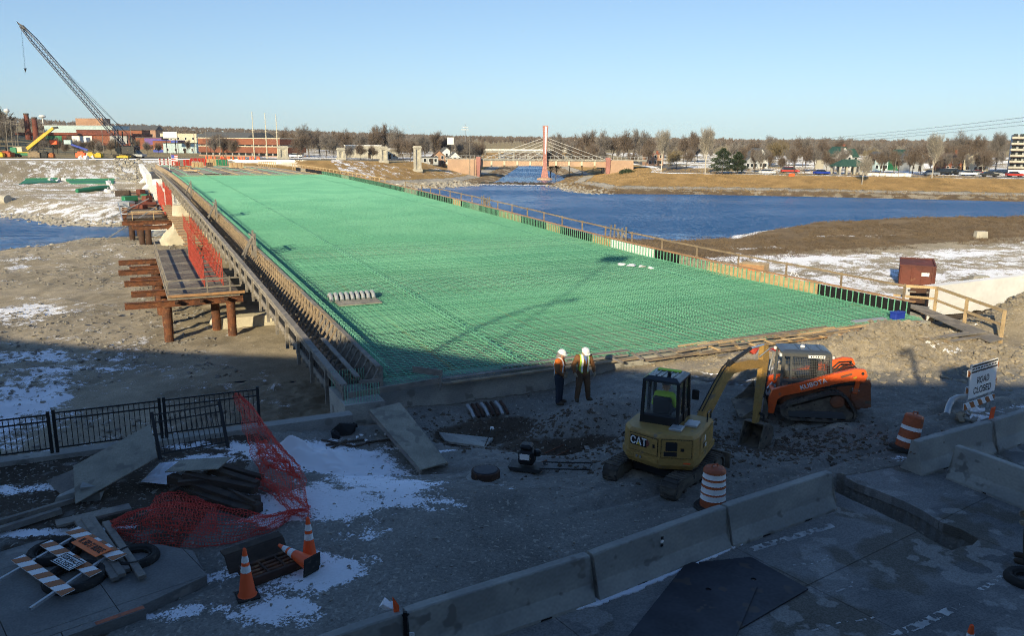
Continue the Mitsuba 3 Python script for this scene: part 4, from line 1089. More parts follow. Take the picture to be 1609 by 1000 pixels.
part(t, 'ring', lathe([(.36, -.05), (.355, .20), (.345, .215), (.30, .215)], 36), 'dark_rust', 40); part(t, 'lid', lathe([(.30, .2), (.30, .232), (.27, .24)], 32), 'plate_steel', 40); part(t, 'collar', lathe([(.5, -.03), (.47, .03), (.37, .035)], 36), 'concrete', 40)
c = atg(828, 738); t = thing('plate_compactor', 'small black plate compactor with a white name plate on the gravel', 'compactor', mat(c[0], c[1], c[2], -.25, s=1.25))
part(t, 'base_plate', hull([(-.3, -.22, .03), (.3, -.22, .03), (.3, .22, .03), (-.3, .22, .03), (-.36, -.2, .1), (.36, -.2, .1), (.36, .2, .1), (-.36, .2, .1)]), 'black_steel'); part(t, 'engine', cb(-.16, .16, -.15, .15, .14, .44, .04), 'black'); part(t, 'fuel_tank', cb(-.14, .12, -.13, .13, .45, .56, .04), 'black_steel')
part(t, 'name_plate', bx(-.12, .08, -.156, -.151, .26, .38), 'white'); part(t, 'air_filter', lathe([(.07, .0), (.075, .1), (.05, .13)], 14) if 0 else xf(lathe([(.07, .0), (.075, .1), (.05, .13)], 14), mat(.2, .05, .3)), 'black_steel')
part(t, 'handle', pipe([(.3, .18, .12), (.8, .18, .16), (1.3, .2, .2), (1.3, -.15, .2), (.8, -.17, .16), (.3, -.18, .12)], .017, 8), 'black_steel')
for k, (x0, y0, x1, y1, lb) in enumerate([(921, 704, 934, 728, 'short grey board end on the gravel left of the excavator'), (830, 727, 885, 702, 'thin steel rod behind the compactor'), (848, 731, 893, 711, 'thin steel rod just right of the compactor')]):
    t = thing('ground_rod' if k else 'board_end', lb, 'rod' if k else 'board'); part(t, 'piece', bar(atg(x0, y0, .04), atg(x1, y1, .05), .13 if k == 0 else .03, .04 if k == 0 else .03), 'grey_wood' if k == 0 else 'rust')
t = thing('conduit_bank', 'bank of dark conduit pipes coming out of the soil by the abutment', 'pipes')
for k in range(8):
    a = atg(741 + k * 7.5, 655 - k * .9, .10); part(t, 'pipe', pipe([a + [-.16, .40, .14], a + [-.02, .1, .06], a + [.09, -.16, -.08]], .05, 10), 'grey_paint' if k % 3 == 0 else 'dark_rust')
t = thing('capped_stake', 'thin stake with a white round cap lying in front of the pit', 'stake'); a, b = atg(762, 704, .05), atg(773, 691, .35); part(t, 'rod', tube(a, b, .018, 8), 'dark_timber'); part(t, 'cap', xf(lathe([(.06, -.03), (.07, 0), (.05, .05), (.02, .06)], 16), mat(*b)), 'white')
t = thing('flat_slab', 'flat mud covered slab lying before the pit', 'slab'); q = [atg(x, y) for x, y in [(690, 683), (775, 692), (762, 706), (700, 697)]]; part(t, 'slab', hull(np.vstack([q, np.array(q) + [0, 0, .07]])), 'concrete')
t = thing('red_net_roll', 'bright red netting roll lying on the sunlit edge of the deck', 'netting')
part(t, 'roll', stones([bw(-1.6 + g.normal() * .1, 13.6 + k * .14, .22) for k in range(12)], .14, .19, 9, .8), 'red_steel')

# ---------------------------------------------------------------- drums and the road closed barricade
def drum(c, label, M=None, stripes_=4, bent=0.0):
    t = thing('traffic_drum', label, 'traffic drum', mat(*c, .4, 0, 0) if M is None else M)
    part(t, 'base', lathe([(.40, 0), (.40, .06), (.36, .10), (.27, .10)], 32), 'rubber', 40)
    zs = [.08, .24, .36, .40, .52, .58, .70, .76, .88] if stripes_ == 4 else [.08, .20, .26, .42, .52, .60, .68, .84, .94]
    r = lambda z: .28 - .05 * z
    cols = ['orange_dull', 'white', 'orange_dull', 'white', 'orange_dull', 'white', 'orange_dull', 'white'] if stripes_ == 4 else ['orange_dull', None, None, None, None, None, None, None]
    if stripes_ == 4: zs = [.08, .26, .38, .42, .54, .60, .70, .75, .86, .90]; cols = ['orange_dull', 'white', 'orange_dull', 'white', 'orange_dull', 'white', 'orange_dull', 'white', 'orange_dull']
    else: zs = [.08, .26, .36, .58, .68, .92]; cols = ['orange_dull', 'white', 'orange_dull', 'white', 'orange_dull']
    for a, b, m in zip(zs[:-1], zs[1:], cols):
        part(t, 'band' if m == 'white' else 'shell', lathe([(r(a) + .008, a), (r(a), a + .012), (r(b), b - .012), (r(b) + .008, b)], 32, False), m, 30)
    top = zs[-1]; part(t, 'top', lathe([(r(top) + .008, top), (r(top) - .02, top + .05), (.16, top + .07), (.15, top + .06), (.08, top + .08)], 32), 'orange_dull', 40)
    part(t, 'handle', pipe([(-.08, 0, top + .06), (-.07, 0, top + .13), (.07, 0, top + .13), (.08, 0, top + .06)], .018, 8), 'orange_dull')
drum(at(1119, 800), 'faded orange drum with white bands behind the front row barriers')
c = atg(1422, 708); drum(c, 'orange and white drum tilted over beside the right hand barriers', mat(*c, .3, 0, .20), 2)
drum(at(1622, 905), 'black rubber foot of a drum at the right edge of the street') if 0 else tyre_ring(1612, 914, .36, 'dark rubber base at the right edge of the street', .0)
t = thing('road_closed_barricade', 'road closed barricade with striped boards standing behind the right hand barriers', 'barricade')
zg = gz(*at(1540, 655)[:2]); L0, R0 = at(1514, 646, zg + .28), at(1562, 629, zg + .28)
ex = (R0 - L0); Wb = np.linalg.norm(ex); ex = ex / Wb; upv = np.array([.02, .05, 1.0]); upv /= np.linalg.norm(upv)
Q = lambda x, z, o=0: L0 + ex * x + upv * z + np.cross(ex, upv) * o
for z in (0, .50, 1.0): stripes(Q(0, z + .2), Q(Wb, z + .2), Q(0, z), 8, .03, t, -.9)
for x in (.25, Wb - .25): part(t, 'upright', bar(Q(x, -.28, -.05), Q(x, 1.32, -.05), .05, .05, ex), 'galv'); part(t, 'foot', bar(Q(x, -.26, .45), Q(x, -.26, -.55), .05, .05), 'galv')
M = plane_mat(Q(.12, .32, .03), ex, upv); Ws, Hs = Wb - .24, .74
k = part(t, 'sign', xf(cb(0, Ws, 0, Hs, -.012, 0, .005), M), 'white', label='white road closed sign')
fr = sbox(.012, .012, Ws - .012, Hs - .012); lettered(k, M, Ws, Hs, [('ROAD', Hs * .68), ('CLOSED', Hs * .28)], [Hs * .26, Hs * .26])
M = plane_mat(Q(.12, 1.07, .03), ex, upv); k = part(t, 'upper_sign', xf(cb(0, Ws, 0, .27, -.012, 0, .005), M), 'white', label='small upper sign with black bands')
part(k, 'band', cat([xf(bx(.03, Ws - .03, .02, .07, .0005, .003), M), xf(bx(.03, Ws - .03, .19, .24, .0005, .003), M)]), 'black')
for q in range(9): part(k, 'mark', xf(bx(.06 + q * (Ws - .12) / 9, .06 + (q + .7) * (Ws - .12) / 9, .105, .155, .0005, .003), M), 'black')
t = thing('bent_pipe', 'bent grey metal downpipe lying in front of the road closed barricade', 'pipe')
q = [at(1487, 652, .18), at(1491, 638, .34), at(1496, 629, .46), at(1505, 624.5, .5), at(1530, 624, .42)]; part(t, 'pipe', pipe(q, .085, 14), 'galv', 40)
g = np.random.default_rng(15)
for k in range(9):
    c = atg(1500 + g.uniform(-4, 42), 660 + g.uniform(-6, 10), .1); a = g.uniform(0, 3.1); L = g.uniform(.3, .8)
    t = thing('scrap_board', 'broken board in the rubble heap below the road closed barricade', 'board', group='broken boards below the road closed barricade'); part(t, 'board', bar(c, c + [math.cos(a) * L, math.sin(a) * L * .5, g.uniform(-.05, .15)], .14, .03), ['grey_wood', 'wood', 'ply'][k % 3])
t = thing('grey_rags', 'grey plastic scraps in the rubble beside the orange square flag', 'scraps', kind='stuff'); part(t, 'scraps', stones([atg(1530 + g.uniform(-10, 22), 655 + g.uniform(-6, 10), .1) for k in range(14)], .08, .24, 16), 'white_sheet')
p = at(1558, 655, .86); t = thing('orange_flag_panel', 'bright orange square flag standing on the right hand barrier joint', 'flag'); M = plane_mat(p, [.9, .45, 0], [0.05, -.05, 1]); part(t, 'panel', xf(cb(-.09, .09, -.1, .26, -.008, .008, .004), M), 'orange'); part(t, 'stem', xf(cb(-.015, .015, -.5, -.08, -.01, .01, .004), M), 'black')
p = at(622, 962, .80); t = thing('orange_flag_panel', 'narrow orange marker standing behind the bottom barrier', 'flag'); M = plane_mat(p, [.9, .4, 0], [0.02, -.02, 1]); part(t, 'panel', xf(hull([(-.03, -.1, 0), (.05, -.1, 0), (.05, .1, .01), (-.05, .27, 0), (-.03, -.1, .02), (.05, -.1, .02), (-.045, .27, .02)]), M), 'orange'); part(t, 'stem', xf(cb(-.015, .015, -.75, -.08, -.01, .01, .004), M), 'black')
p = at(612, 962, .72); t = thing('plastic_bag', 'white plastic bag caught on the bottom barrier', 'bag'); part(t, 'bag', stones([p + [0, .12, 0], p + [-.06, .1, .06]], .09, .13, 3, .9), 'white_sheet')
p = at(639, 968, .70); t = thing('joint_post', 'thin black post strapped at the barrier joint near the bottom edge', 'post'); part(t, 'post', bar(p + [-.0, -.16, -.7], p + [0, -.16, .16], .06, .05), 'black'); part(t, 'strap', bar(p + [-.05, -.16, .1], p + [.06, -.16, .12], .02, .03), 'black_steel'); part(t, 'white_plate', bar(p + [.1, -.2, -.42], p + [.1, -.2, -.16], .08, .02), 'white')

# ---------------------------------------------------------------- right: walkway, crate, skip
t = thing('access_ramp', 'sloping plank walkway with timber handrails at the right end of the deck', 'ramp')
r0, r1 = [at(1425, 484, .42), at(1449, 488, .42)], [at(1558, 538, .12), at(1577, 535, .12)]
mid = [(at(1452, 495, .40)), at(1462, 489, .40)]
a, b, c, d = at(1430, 483, .55), at(1449, 481, .55), at(1578, 532, .42), at(1556, 538, .42)
for k in range(4):
    u0, u1 = k / 4 + .01, (k + 1) / 4 - .01
    q = [a + (b - a) * u0, a + (b - a) * u1, d + (c - d) * u1, d + (c - d) * u0]; part(t, 'plank', hexa([p - [0, 0, .05] for p in q], q), 'grey_wood')
part(t, 'landing', hexa([at(1415, 482, .36), at(1452, 489, .36), at(1462, 483, .36), at(1425, 477, .36)], [at(1415, 482, .42), at(1452, 489, .42), at(1462, 483, .42), at(1425, 477, .42)]), 'grey_wood')
pp = [(at(1468, 489, .5), 1.1), (at(1515, 508, .46), 1.1), (at(1573, 531, .40), 1.1)]
for p, h in pp: part(t, 'post', bar(p - [0, 0, .5], p + [0, 0, h], .10, .10, BU), 'fresh_wood')
for (p, h), (q, h2) in zip(pp[:-1], pp[1:]):
    part(t, 'rail', bar(p + [0, 0, h - .05], q + [0, 0, h2 - .05], .05, .12), 'fresh_wood'); part(t, 'rail', bar(p + [0, 0, .5], q + [0, 0, .5], .05, .10), 'fresh_wood')
part(t, 'rail', bar(D(.9, float(Wd(1)) + .7, 1.22), pp[0][0] + [0, 0, 1.05], .05, .12), 'fresh_wood'); part(t, 'rail', bar(at(1404, 464, .95), pp[0][0] + [0, 0, .55], .05, .1), 'fresh_wood')
for x, y in ((1497, 520), (1510, 522)): p = at(x, y, -.1); part(t, 'leg', bar(p - [0, 0, .3], p + [0, 0, .42], .1, .1), 'fresh_wood')
t = thing('steel_column_form', 'dark rusty steel box standing at the right end of the deck behind the rail', 'steel form')
q = [at(1427, 484, .1), at(1452, 487, .1), at(1458, 482, .1), at(1433, 479, .1)]; part(t, 'box', hexa([p - [0, 0, 3] for p in q], [p + [0, 0, 1.0] for p in q]), 'dark_rust'); part(t, 'lid', bar(at(1427, 457, .9), at(1458, 459, .9), .5, .05), 'grey_wood')
g = np.random.default_rng(17)
for k in range(11):
    x0, y0 = 1452 + k * 6.5, 527 + (k % 4) * 2.2 - k * .2
    t = thing('loose_plank', 'grey plank in the pile below the access ramp', 'plank', group='grey planks piled below the access ramp')
    a = atg(x0 - 5, y0 + 9, .06 + .05 * (k % 3)); b = atg(x0 + 45 + g.uniform(-8, 8), y0 + 3 + g.uniform(-3, 3), .08 + .05 * (k % 3)); part(t, 'plank', bar(a, b, .16, .05), 'grey_wood' if k % 3 else 'wood')
t = thing('stub_timbers', 'dark ends of timbers in the hollow beneath the access ramp', 'timbers')
for k in range(6): p = at(1462 + k * 9, 514 + (k % 2) * 5, -.4); part(t, 'timber', bar(p, p + [.5, .4, .25], .12, .12), 'dark_timber')
t = thing('rusty_beam', 'rust red steel beam end lying in the dirt at the right edge', 'beam'); part(t, 'beam', bar(at(1588, 527, .3), at(1650, 524, .3), .2, .22), 'rust')
def obox(q, h, m, t, name, cap=None):
    q = np.array(q); part(t, name, hull(np.vstack([q, q + [0, 0, h]])), m)
c0, c1 = at(1411, 453, -4.6), at(1452, 456, -4.6); d = (c1 - c0); L = np.linalg.norm(d); d /= L; n_ = np.array([-d[1], d[0], 0]) if d[0] > 0 else np.array([d[1], -d[0], 0])
t = thing('steel_skip', 'rusty red steel waste container standing on the snowy riverbank', 'container', mat(*c0, math.atan2(d[1], d[0])))
Ls, Wsk, Hsk = 3.35, 5.2, 2.0
pbr('skip_red', patchy((.15, .045, .03), (.11, .038, .028), .8, (.20, .09, .05), 6, .2), .7)
part(t, 'body', cb(0, 2.7, 0, Wsk, .1, Hsk, .04), 'skip_red')
for k in range(7): part(t, 'rib', cb(2.7, 2.82, .15 + k * .8, .3 + k * .8, .1, Hsk, .02), 'skip_red')
for k in range(4): part(t, 'rib', cb(.1 + k * .8, .22 + k * .8, -.1, 0, .1, Hsk, .02), 'skip_red')
part(t, 'rim', cat([bx(-.05, 2.8, -.06, .06, Hsk - .02, Hsk + .1), bx(-.05, 2.8, Wsk - .06, Wsk + .06, Hsk - .02, Hsk + .1), bx(2.68, 2.8, .06, Wsk - .06, Hsk - .02, Hsk + .1), bx(-.05, .07, .06, Wsk - .06, Hsk - .02, Hsk + .1)]), 'skip_red'); part(t, 'name_plate', bx(1.7, 2.3, -.11, -.1, 1.2, 1.5), 'white')
for x in (.2, 2.3): part(t, 'skid', bx(x, x + .2, 0, Wsk, -.05, .12), 'dark_rust')
c0, c1 = at(1160, 437, -4.6), at(1199, 441, -4.6); d = c1 - c0; L = np.linalg.norm(d); t = thing('wooden_crate', 'tan wooden site box beside the snow behind the right deck edge', 'crate', mat(*c0, math.atan2(d[1], d[0])))
part(t, 'side_panel', bx(0, L, 0, .04, 0, 1.35), 'orange_board'); part(t, 'end_panel', bx(0, .04, .045, 1.4, 0, 1.35), 'fresh_wood'); part(t, 'end_panel', bx(L - .04, L, .045, 1.4, 0, 1.35), 'fresh_wood'); part(t, 'side_panel', bx(0, L, 1.405, 1.44, 0, 1.35), 'fresh_wood'); part(t, 'lid', bx(-.05, L + .05, -.05, 1.5, 1.353, 1.40), 'fresh_wood'); part(t, 'orange_label', bx(.9, 1.5, -.012, -.002, .8, .95), 'orange')
t = thing('bulk_bag', 'open white bulk bag of scraps beside the tan site box', 'bag'); c = at(1222, 445, -4.6)
part(t, 'bag', hull([c + [-1.1, -.6, 0], c + [1.1, -.6, 0], c + [1.1, .7, 0], c + [-1.1, .7, 0], c + [-1.3, -.7, .55], c + [1.3, -.7, .5], c + [1.35, .8, .6], c + [-1.2, .8, .6]]), 'white_sheet')
for x, y in ((-1.2, -.6), (1.25, -.6), (1.3, .7), (-1.1, .7)): part(t, 'loop', pipe([c + [x, y, .5], c + [x * 1.15, y, 1.0], c + [x * 1.3, y, .7]], .05, 6), 'white_sheet')
part(t, 'scraps', stones([c + [g.uniform(-.9, .9), g.uniform(-.4, .5), .62] for k in range(14)], .15, .3, 18), 'fresh_wood')
t = thing('concrete_block', 'pale concrete block on the snowy riverbank at the right', 'concrete block'); c = at(1538, 447, -4.6); part(t, 'block', cat([hull([c + [-.8, -.4, 0], c + [.8, -.4, 0], c + [.8, .5, 0], c + [-.8, .5, 0], c + [-.7, -.3, .8], c + [.7, -.3, .8], c + [.7, .4, .8], c + [-.7, .4, .8]])]), 'concrete')
t = thing('concrete_block', 'far small grey block among the weeds at the right', 'concrete block'); c = at(1541, 372, -4.4); part(t, 'block', hull([c + [-.8, -.4, -.2], c + [.8, -.4, -.2], c + [.8, .5, -.2], c + [-.8, .5, -.2], c + [-.7, -.3, .7], c + [.7, -.3, .7], c + [.7, .4, .7], c + [-.7, .4, .7]]), 'pale_stone')

# ---------------------------------------------------------------- people
pbr('skin', (.42, .25, .17), .6); pbr('brown_canvas', patchy((.20, .095, .04), (.15, .07, .032), 5, None, 40, .2), .9); pbr('denim', (.025, .033, .05), .9); pbr('brown_trouser', patchy((.13, .075, .042), (.10, .06, .036), 5, None, 40, .2), .9)
pbr('hi_vis_orange', (.80, .20, .03), .7); pbr('hi_vis_lime', (.42, .66, .07), .7); pbr('hat_white', (.82, .82, .80), .35); pbr('grey_hood', (.22, .21, .21), .9); pbr('boot', (.06, .045, .032), .8); pbr('glove', (.30, .25, .18), .9); pbr('scarf_blue', (.10, .16, .34), .9); pbr('hat_grey', (.16, .17, .18), .4)


def limb(chain, ref=.045, it=6):
    """smooth body volume over chains of (point, radius)"""
    acc = None
    for c in chain:
        for (a, ra), (b, rb) in zip(c[:-1], c[1:]):
            s = [m3.Manifold.sphere(r, 16).translate([float(v) for v in p]) for p, r in ((a, ra), (b, rb))]
            h = m3.Manifold.batch_hull(s); acc = h if acc is None else acc + h
    acc = acc.refine_to_length(ref); q = acc.to_mesh()
    m = trimesh.Trimesh(np.asarray(q.vert_properties[:, :3], float), np.asarray(q.tri_verts), process=True)
    trimesh.smoothing.filter_taubin(m, lamb=.5, nu=.53, iterations=it)
    return np.asarray(m.vertices), np.asarray(m.faces)


def hand(wr, d, palm_n, sgn, curl=.5):
    """palm and five bent fingers from the wrist along d; chains of spheres"""
    d = np.asarray(d, float); d /= np.linalg.norm(d); n = np.asarray(palm_n, float); n = n - d * (n @ d); n /= np.linalg.norm(n); s = np.cross(d, n) * sgn
    wr = np.asarray(wr, float); ch = []
    for k, L in enumerate((.072, .082, .078, .062)):
        o = (k - 1.5) * .021; b = wr + d * .088 + s * o
        p1 = b + (d * math.cos(curl) + n * math.sin(curl)) * L * .5; p2 = p1 + (d * math.cos(curl * 2.2) + n * math.sin(curl * 2.2)) * L * .5
        ch += [[(wr + d * .01 + s * o * .6, .017), (b, .0125), (p1, .010), (p2, .0085)]]
    t0 = wr + d * .03 - s * .03; t1 = t0 + d * .035 - s * .03 + n * .012; t2 = t1 + d * .035 - s * .004 + n * .014
    ch += [[(wr + d * .015, .02), (t0, .014), (t1, .0115), (t2, .0095)]]
    return ch


def person(name, label, M, J, look, hat='hat_white', trousers='denim', jacket='brown_canvas', vest='hi_vis_orange', hood=False, scarf=False):
    """J: joints of a standing or seated figure, x ahead, y left, z up"""
    t = thing('person', label, 'person', M)
    A = {k: np.array(v, float) for k, v in J.items()}
    hd = A['head']; lk = np.array(look, float); lk /= np.linalg.norm(lk); sd = np.cross([0, 0, 1], lk); sd /= np.linalg.norm(sd); up = np.cross(lk, sd)
    P = lambda f, s, u: hd + lk * f + sd * s + up * u
    tors = [[(A['pel'], .135), (A['waist'], .13), (A['chest'], .155), (A['neck'] - [0, 0, .06], .085)]]
    for s in 'lr':
        y = 1 if s == 'l' else -1
        tors += [[(A['chest'] + [0, .05 * y, .06], .11), (A['sh' + s], .075)], [(A['pel'] + [0, .05 * y, 0], .12), (A['hip' + s], .115)]]
    arms, legs, hands, feet = [], [], [], []
    for s in 'lr':
        arms.append([(A['sh' + s], .066), (A['el' + s], .05), (A['wr' + s], .036)])
        legs.append([(A['hip' + s], .105), (A['kn' + s], .068), (A['an' + s], .048)])
        d = A['wr' + s] - A['el' + s]; hands += hand(A['wr' + s], d + np.array(J.get('hd' + s, (0, 0, 0)), float), (0, -1 if s == 'l' else 1, .2), 1 if s == 'l' else -1, .55)
        feet.append([(A['an' + s] + [0, 0, -.02], .052), (A['an' + s] + [.02, 0, -.055], .052), (A['to' + s] + [-.05, 0, .0], .048), (A['to' + s], .04)])
    head = [[(P(0, 0, .0), .088), (P(.012, 0, .035), .094)], [(P(.02, 0, -.06), .068), (P(.045, 0, -.085), .045)], [(P(.03, 0, .0), .08), (P(.03, 0, -.04), .074)], [(A['neck'] - [0, 0, .03], .058), (P(-.02, 0, -.08), .056)]]
    face = [[(P(.098, 0, .0), .011), (P(.118, 0, -.03), .015)], [(P(.095, .02, -.035), .009), (P(.095, -.02, -.035), .009)]] + [[(P(-.005, y * .09, -.01), .018), (P(-.005, y * .094, -.035), .014)] for y in (-1, 1)]
    face += [[(P(.082, -.022, -.062), .010), (P(.082, .022, -.062), .010)]]
    part(t, 'body', limb(tors + arms + legs + hands + feet + head + face, .03, 3), 'skin', 60)
    for y in (-1, 1): part(t, 'eye', xf(lathe([(.0005, -.009), (.007, -.006), (.0095, 0), (.007, .006), (.0005, .009)], 10), mat(*P(.096, y * .032, .004))), 'black')
    gr = lambda ch, e: [[(p, r + e) for p, r in c] for c in ch]
    part(t, 'trousers', limb(gr(legs, .028) + [[(A['pel'], .155), (A['pel'] + [0, 0, .08], .15)]] + [[(A['pel'], .15), (A['hip' + s], .135)] for s in 'lr'], .04, 5), trousers, 50)
    sl = [[(a[0][0], .082), (a[1][0], .068), (a[1][0] + (a[2][0] - a[1][0]) * .92, .052)] for a in arms]
    part(t, 'jacket', limb(gr(tors[:1], .024) + gr([c for c in tors[1:] if c[1][1] < .1], .02) + sl + [[(A['pel'], .165), (A['waist'], .16)]], .04, 5), jacket, 50)
    part(t, 'boots', limb(gr(feet, .014), .03, 3), 'boot', 50)
    for s, a in zip('lr', arms):
        part(t, 'glove', limb([[(p, r + .006) for p, r in c] for c in (hands[:5] if s == 'l' else hands[5:])], .02, 2), 'glove', 60)
    if hood: part(t, 'hood', limb([[(P(-.03, 0, .02), .108), (P(-.05, 0, -.09), .10), (A['neck'] - lk * .06, .09)]], .04, 4), 'grey_hood', 50)
    if scarf: part(t, 'scarf', limb([[(P(.04, 0, -.085), .07), (A['neck'] + lk * .05 - [0, 0, .05], .085)], [(A['neck'] + lk * .08 - [0, 0, .05], .07), (A['neck'] + lk * .13 - [0, 0, .16], .03)]], .04, 3), 'scarf_blue', 50)
    Mh = np.eye(4); Mh[:3, 0], Mh[:3, 1], Mh[:3, 2], Mh[:3, 3] = lk, sd, up, P(0, 0, .045)
    k = part(t, 'hard_hat', xf(lathe([(.001, .125), (.04, .122), (.08, .105), (.108, .07), (.122, .02), (.126, .0), (.120, .0)], 28), Mh @ np.diag([1.12, 1, 1, 1])), hat, 60)
    part(k, 'brim', xf(prism([(.10, -.11), (.16, -.085), (.185, 0), (.16, .085), (.10, .11), (-.13, .09), (-.15, 0), (-.13, -.09)], .012, -.002), Mh), hat)
    part(k, 'ridge', xf(side([(-.11, .085), (-.06, .118), (0, .135), (.06, .122), (.11, .09), (.0, .10)], .03), Mh), hat)
    if vest:
        f = A['chest'] - A['pel']; ax = f / np.linalg.norm(f)
        V, F = limb(gr(tors[:1], .034) + gr([c for c in tors[1:] if c[1][1] < .1], .029), .03, 4)
        keep = ((V[F].mean(1)[:, 2] > A['pel'][2] + .10) & (np.abs(V[F].mean(1)[:, 1]) > .055)) if vest == 'hi_vis_orange' else ((V[F].mean(1)[:, 2] > A['pel'][2] + .0) & (np.abs(np.abs(V[F].mean(1)[:, 1]) - .115) < .045))
        part(t, 'safety_vest', (V, F[keep]), vest, 50)
        V2_, F2 = limb(gr(tors[:1], .040) + gr([c for c in tors[1:] if c[1][1] < .1], .035), .025, 4)
        c = V2_[F2].mean(1)
        keep = np.abs(np.abs(c[:, 1]) - .10) < .024; keep &= c[:, 2] > A['pel'][2] + .03
        part(t, 'reflective_band', (V2_, F2[keep]), 'white', 50)
    return t


STAND = dict(pel=(0, 0, .93), waist=(0, 0, 1.08), chest=(.0, 0, 1.30), neck=(.02, 0, 1.50), head=(.05, 0, 1.62), shl=(0, .20, 1.42), shr=(0, -.20, 1.42), hipl=(0, .09, .90), hipr=(0, -.09, .90), knl=(.02, .11, .49), knr=(.02, -.11, .49), anl=(0, .12, .09), anr=(0, -.12, .09), tol=(.17, .14, .05), tor=(.17, -.14, .05), ell=(-.06, .28, 1.14), elr=(-.06, -.28, 1.14), wrl=(.10, .26, .92), wrr=(.10, -.26, .92))
p = at(878, 634, gz(*at(878, 634, -.1)[:2])); HS = 1.0
person('person', 'left of two workers at the deck edge, in orange vest, jeans and white hard hat', mat(p[0], p[1], p[2] - .01, -.35, s=HS), {**STAND, 'ell': (-.08, .27, 1.15), 'elr': (.02, -.29, 1.15), 'wrl': (.14, .16, 1.0), 'wrr': (.18, -.16, .98), 'head': (.06, 0, 1.62)}, (.95, -.15, -.35), hood=True)
p = at(915, 629, gz(*at(915, 629, -.1)[:2]))
person('person', 'right of two workers at the deck edge, tan clothes with lime straps, head bowed', mat(p[0], p[1], p[2] - .01, -1.25, s=HS), {**STAND, 'knl': (.03, .15, .49), 'knr': (.03, -.15, .49), 'anl': (0, .19, .09), 'anr': (0, -.19, .09), 'tol': (.16, .23, .05), 'tor': (.16, -.23, .05), 'ell': (-.04, .33, 1.15), 'elr': (-.02, -.33, 1.15), 'wrl': (.10, .34, .93), 'wrr': (.12, -.33, .96), 'chest': (.03, 0, 1.30), 'neck': (.07, 0, 1.49), 'head': (.13, 0, 1.59)}, (.85, .1, -.6), trousers='brown_trouser', vest='hi_vis_lime', scarf=True)
p = at(1613, 884, 0)
person('person', 'worker in tan jacket and dark trousers standing at the right edge of the picture', mat(p[0], p[1], 0, 2.6, s=HS), STAND, (.95, .1, -.3), trousers='dark_timber', jacket='brown_canvas', vest=None)

# ---------------------------------------------------------------- the excavator
pbr('cat_yellow', patchy((.37, .225, .065), (.32, .20, .065), 2.5, (.22, .17, .11), 26, .3), .5); pbr('cat_dark', (.02, .021, .023), .45); pbr('cab_roof', (.03, .034, .04), .22, spec=.6); pbr('chrome', (.6, .6, .62), .2, .9); pbr('muddy_steel', patchy((.10, .085, .068), (.16, .135, .10), 4, (.05, .045, .04), 24, .3), .8); pbr('muddy_rubber', patchy((.055, .05, .044), (.11, .095, .075), 5, (.03, .03, .03), 24, .3), .9)
EX = at(1043, 776, 0); zE = -.12
EH = math.radians(50); ef, el = np.array([math.cos(EH), math.sin(EH)]), np.array([-math.sin(EH), math.cos(EH)])
EO = np.array([3.64, 17.08]) + .98 * ef + .76 * el
t = EXC = thing('excavator', 'dusty yellow compact excavator with its operator in a black cab, boom raised over the dig', 'excavator', mat(EO[0], EO[1], zE, EH))
MT = mat(EO[0], EO[1], zE, EH); MH = mat(EO[0], EO[1], zE, math.radians(63)) @ np.diag([.97, .97, 1.075, 1])
pw = (MH @ [1.0, -.40, 0, 1])[:2]; MB = mat(pw[0], pw[1], zE, math.radians(47)) @ mat(-1.0, .40, 0) @ np.diag([1, 1, .955, 1])


def belt(outline, th, w, y0, lug, nl):
    """rubber track round an outline in (x, z), with lugs"""
    O = Polygon(outline); ring = O.difference(O.buffer(-th)); out = [side(ring, w, y0)]
    L = O.exterior.length
    for k in range(nl):
        a, b = O.exterior.interpolate((k + .1) / nl * L), O.exterior.interpolate((k + .55) / nl * L)
        d = np.array([b.x - a.x, b.y - a.y]); d /= np.linalg.norm(d); n = np.array([d[1], -d[0]])
        if O.contains(shapely.Point(a.x + n[0] * .02, a.y + n[1] * .02)): n = -n
        q = [(a.x, a.y), (b.x, b.y), (b.x + n[0] * lug, b.y + n[1] * lug), (a.x + n[0] * lug, a.y + n[1] * lug)]
        out.append(side(Polygon(q).buffer(0), w * .94, y0 + w * .03))
    return cat(out)


def ywheel(x, z, r, y0, y1, n=20):
    v, f = lathe([(r * .35, 0), (r * .9, 0), (r, .02), (r, abs(y1 - y0) - .02), (r * .9, abs(y1 - y0)), (r * .35, abs(y1 - y0))], n)
    return np.c_[v[:, 0] + x, v[:, 2] + min(y0, y1), v[:, 1] + z], f[:, ::-1]


for sg in (-1, 1):
    y0 = -.96 if sg < 0 else .58
    ol = LineString([(-.98, .27), (.98, .27)]).buffer(.26, quad_segs=7).exterior.coords
    part(t, 'track', belt(ol, .045, .38, y0, .025, 44), 'muddy_rubber')
    part(t, 'track_frame', cb(-.85, .85, y0 + .08, y0 + .30, .14, .40, .03), 'muddy_steel')
    part(t, 'sprocket', ywheel(-.98, .27, .20, y0 + .04, y0 + .34), 'muddy_steel', 40); part(t, 'idler', ywheel(.98, .27, .20, y0 + .04, y0 + .34), 'muddy_steel', 40)
    for x in (-.6, -.3, 0, .3, .6): part(t, 'roller', ywheel(x, .11, .065, y0 + .06, y0 + .32, 12), 'muddy_steel', 40)
part(t, 'car_body', cat([cb(-.5, .5, -.62, .62, .24, .46, .04), xf(lathe([(.42, .44), (.42, .60), (.40, .60)], 28), mat())]), 'cat_dark')
part(t, 'blade', front([(-.95, .02), (.95, .02), (.95, .42), (-.95, .42)], .06, 1.50), 'muddy_steel')
for y in (-.45, .45): part(t, 'blade_arm', bar((.6, y, .32), (1.5, y, .22), .1, .14), 'cat_dark')
place[EXC] = MH
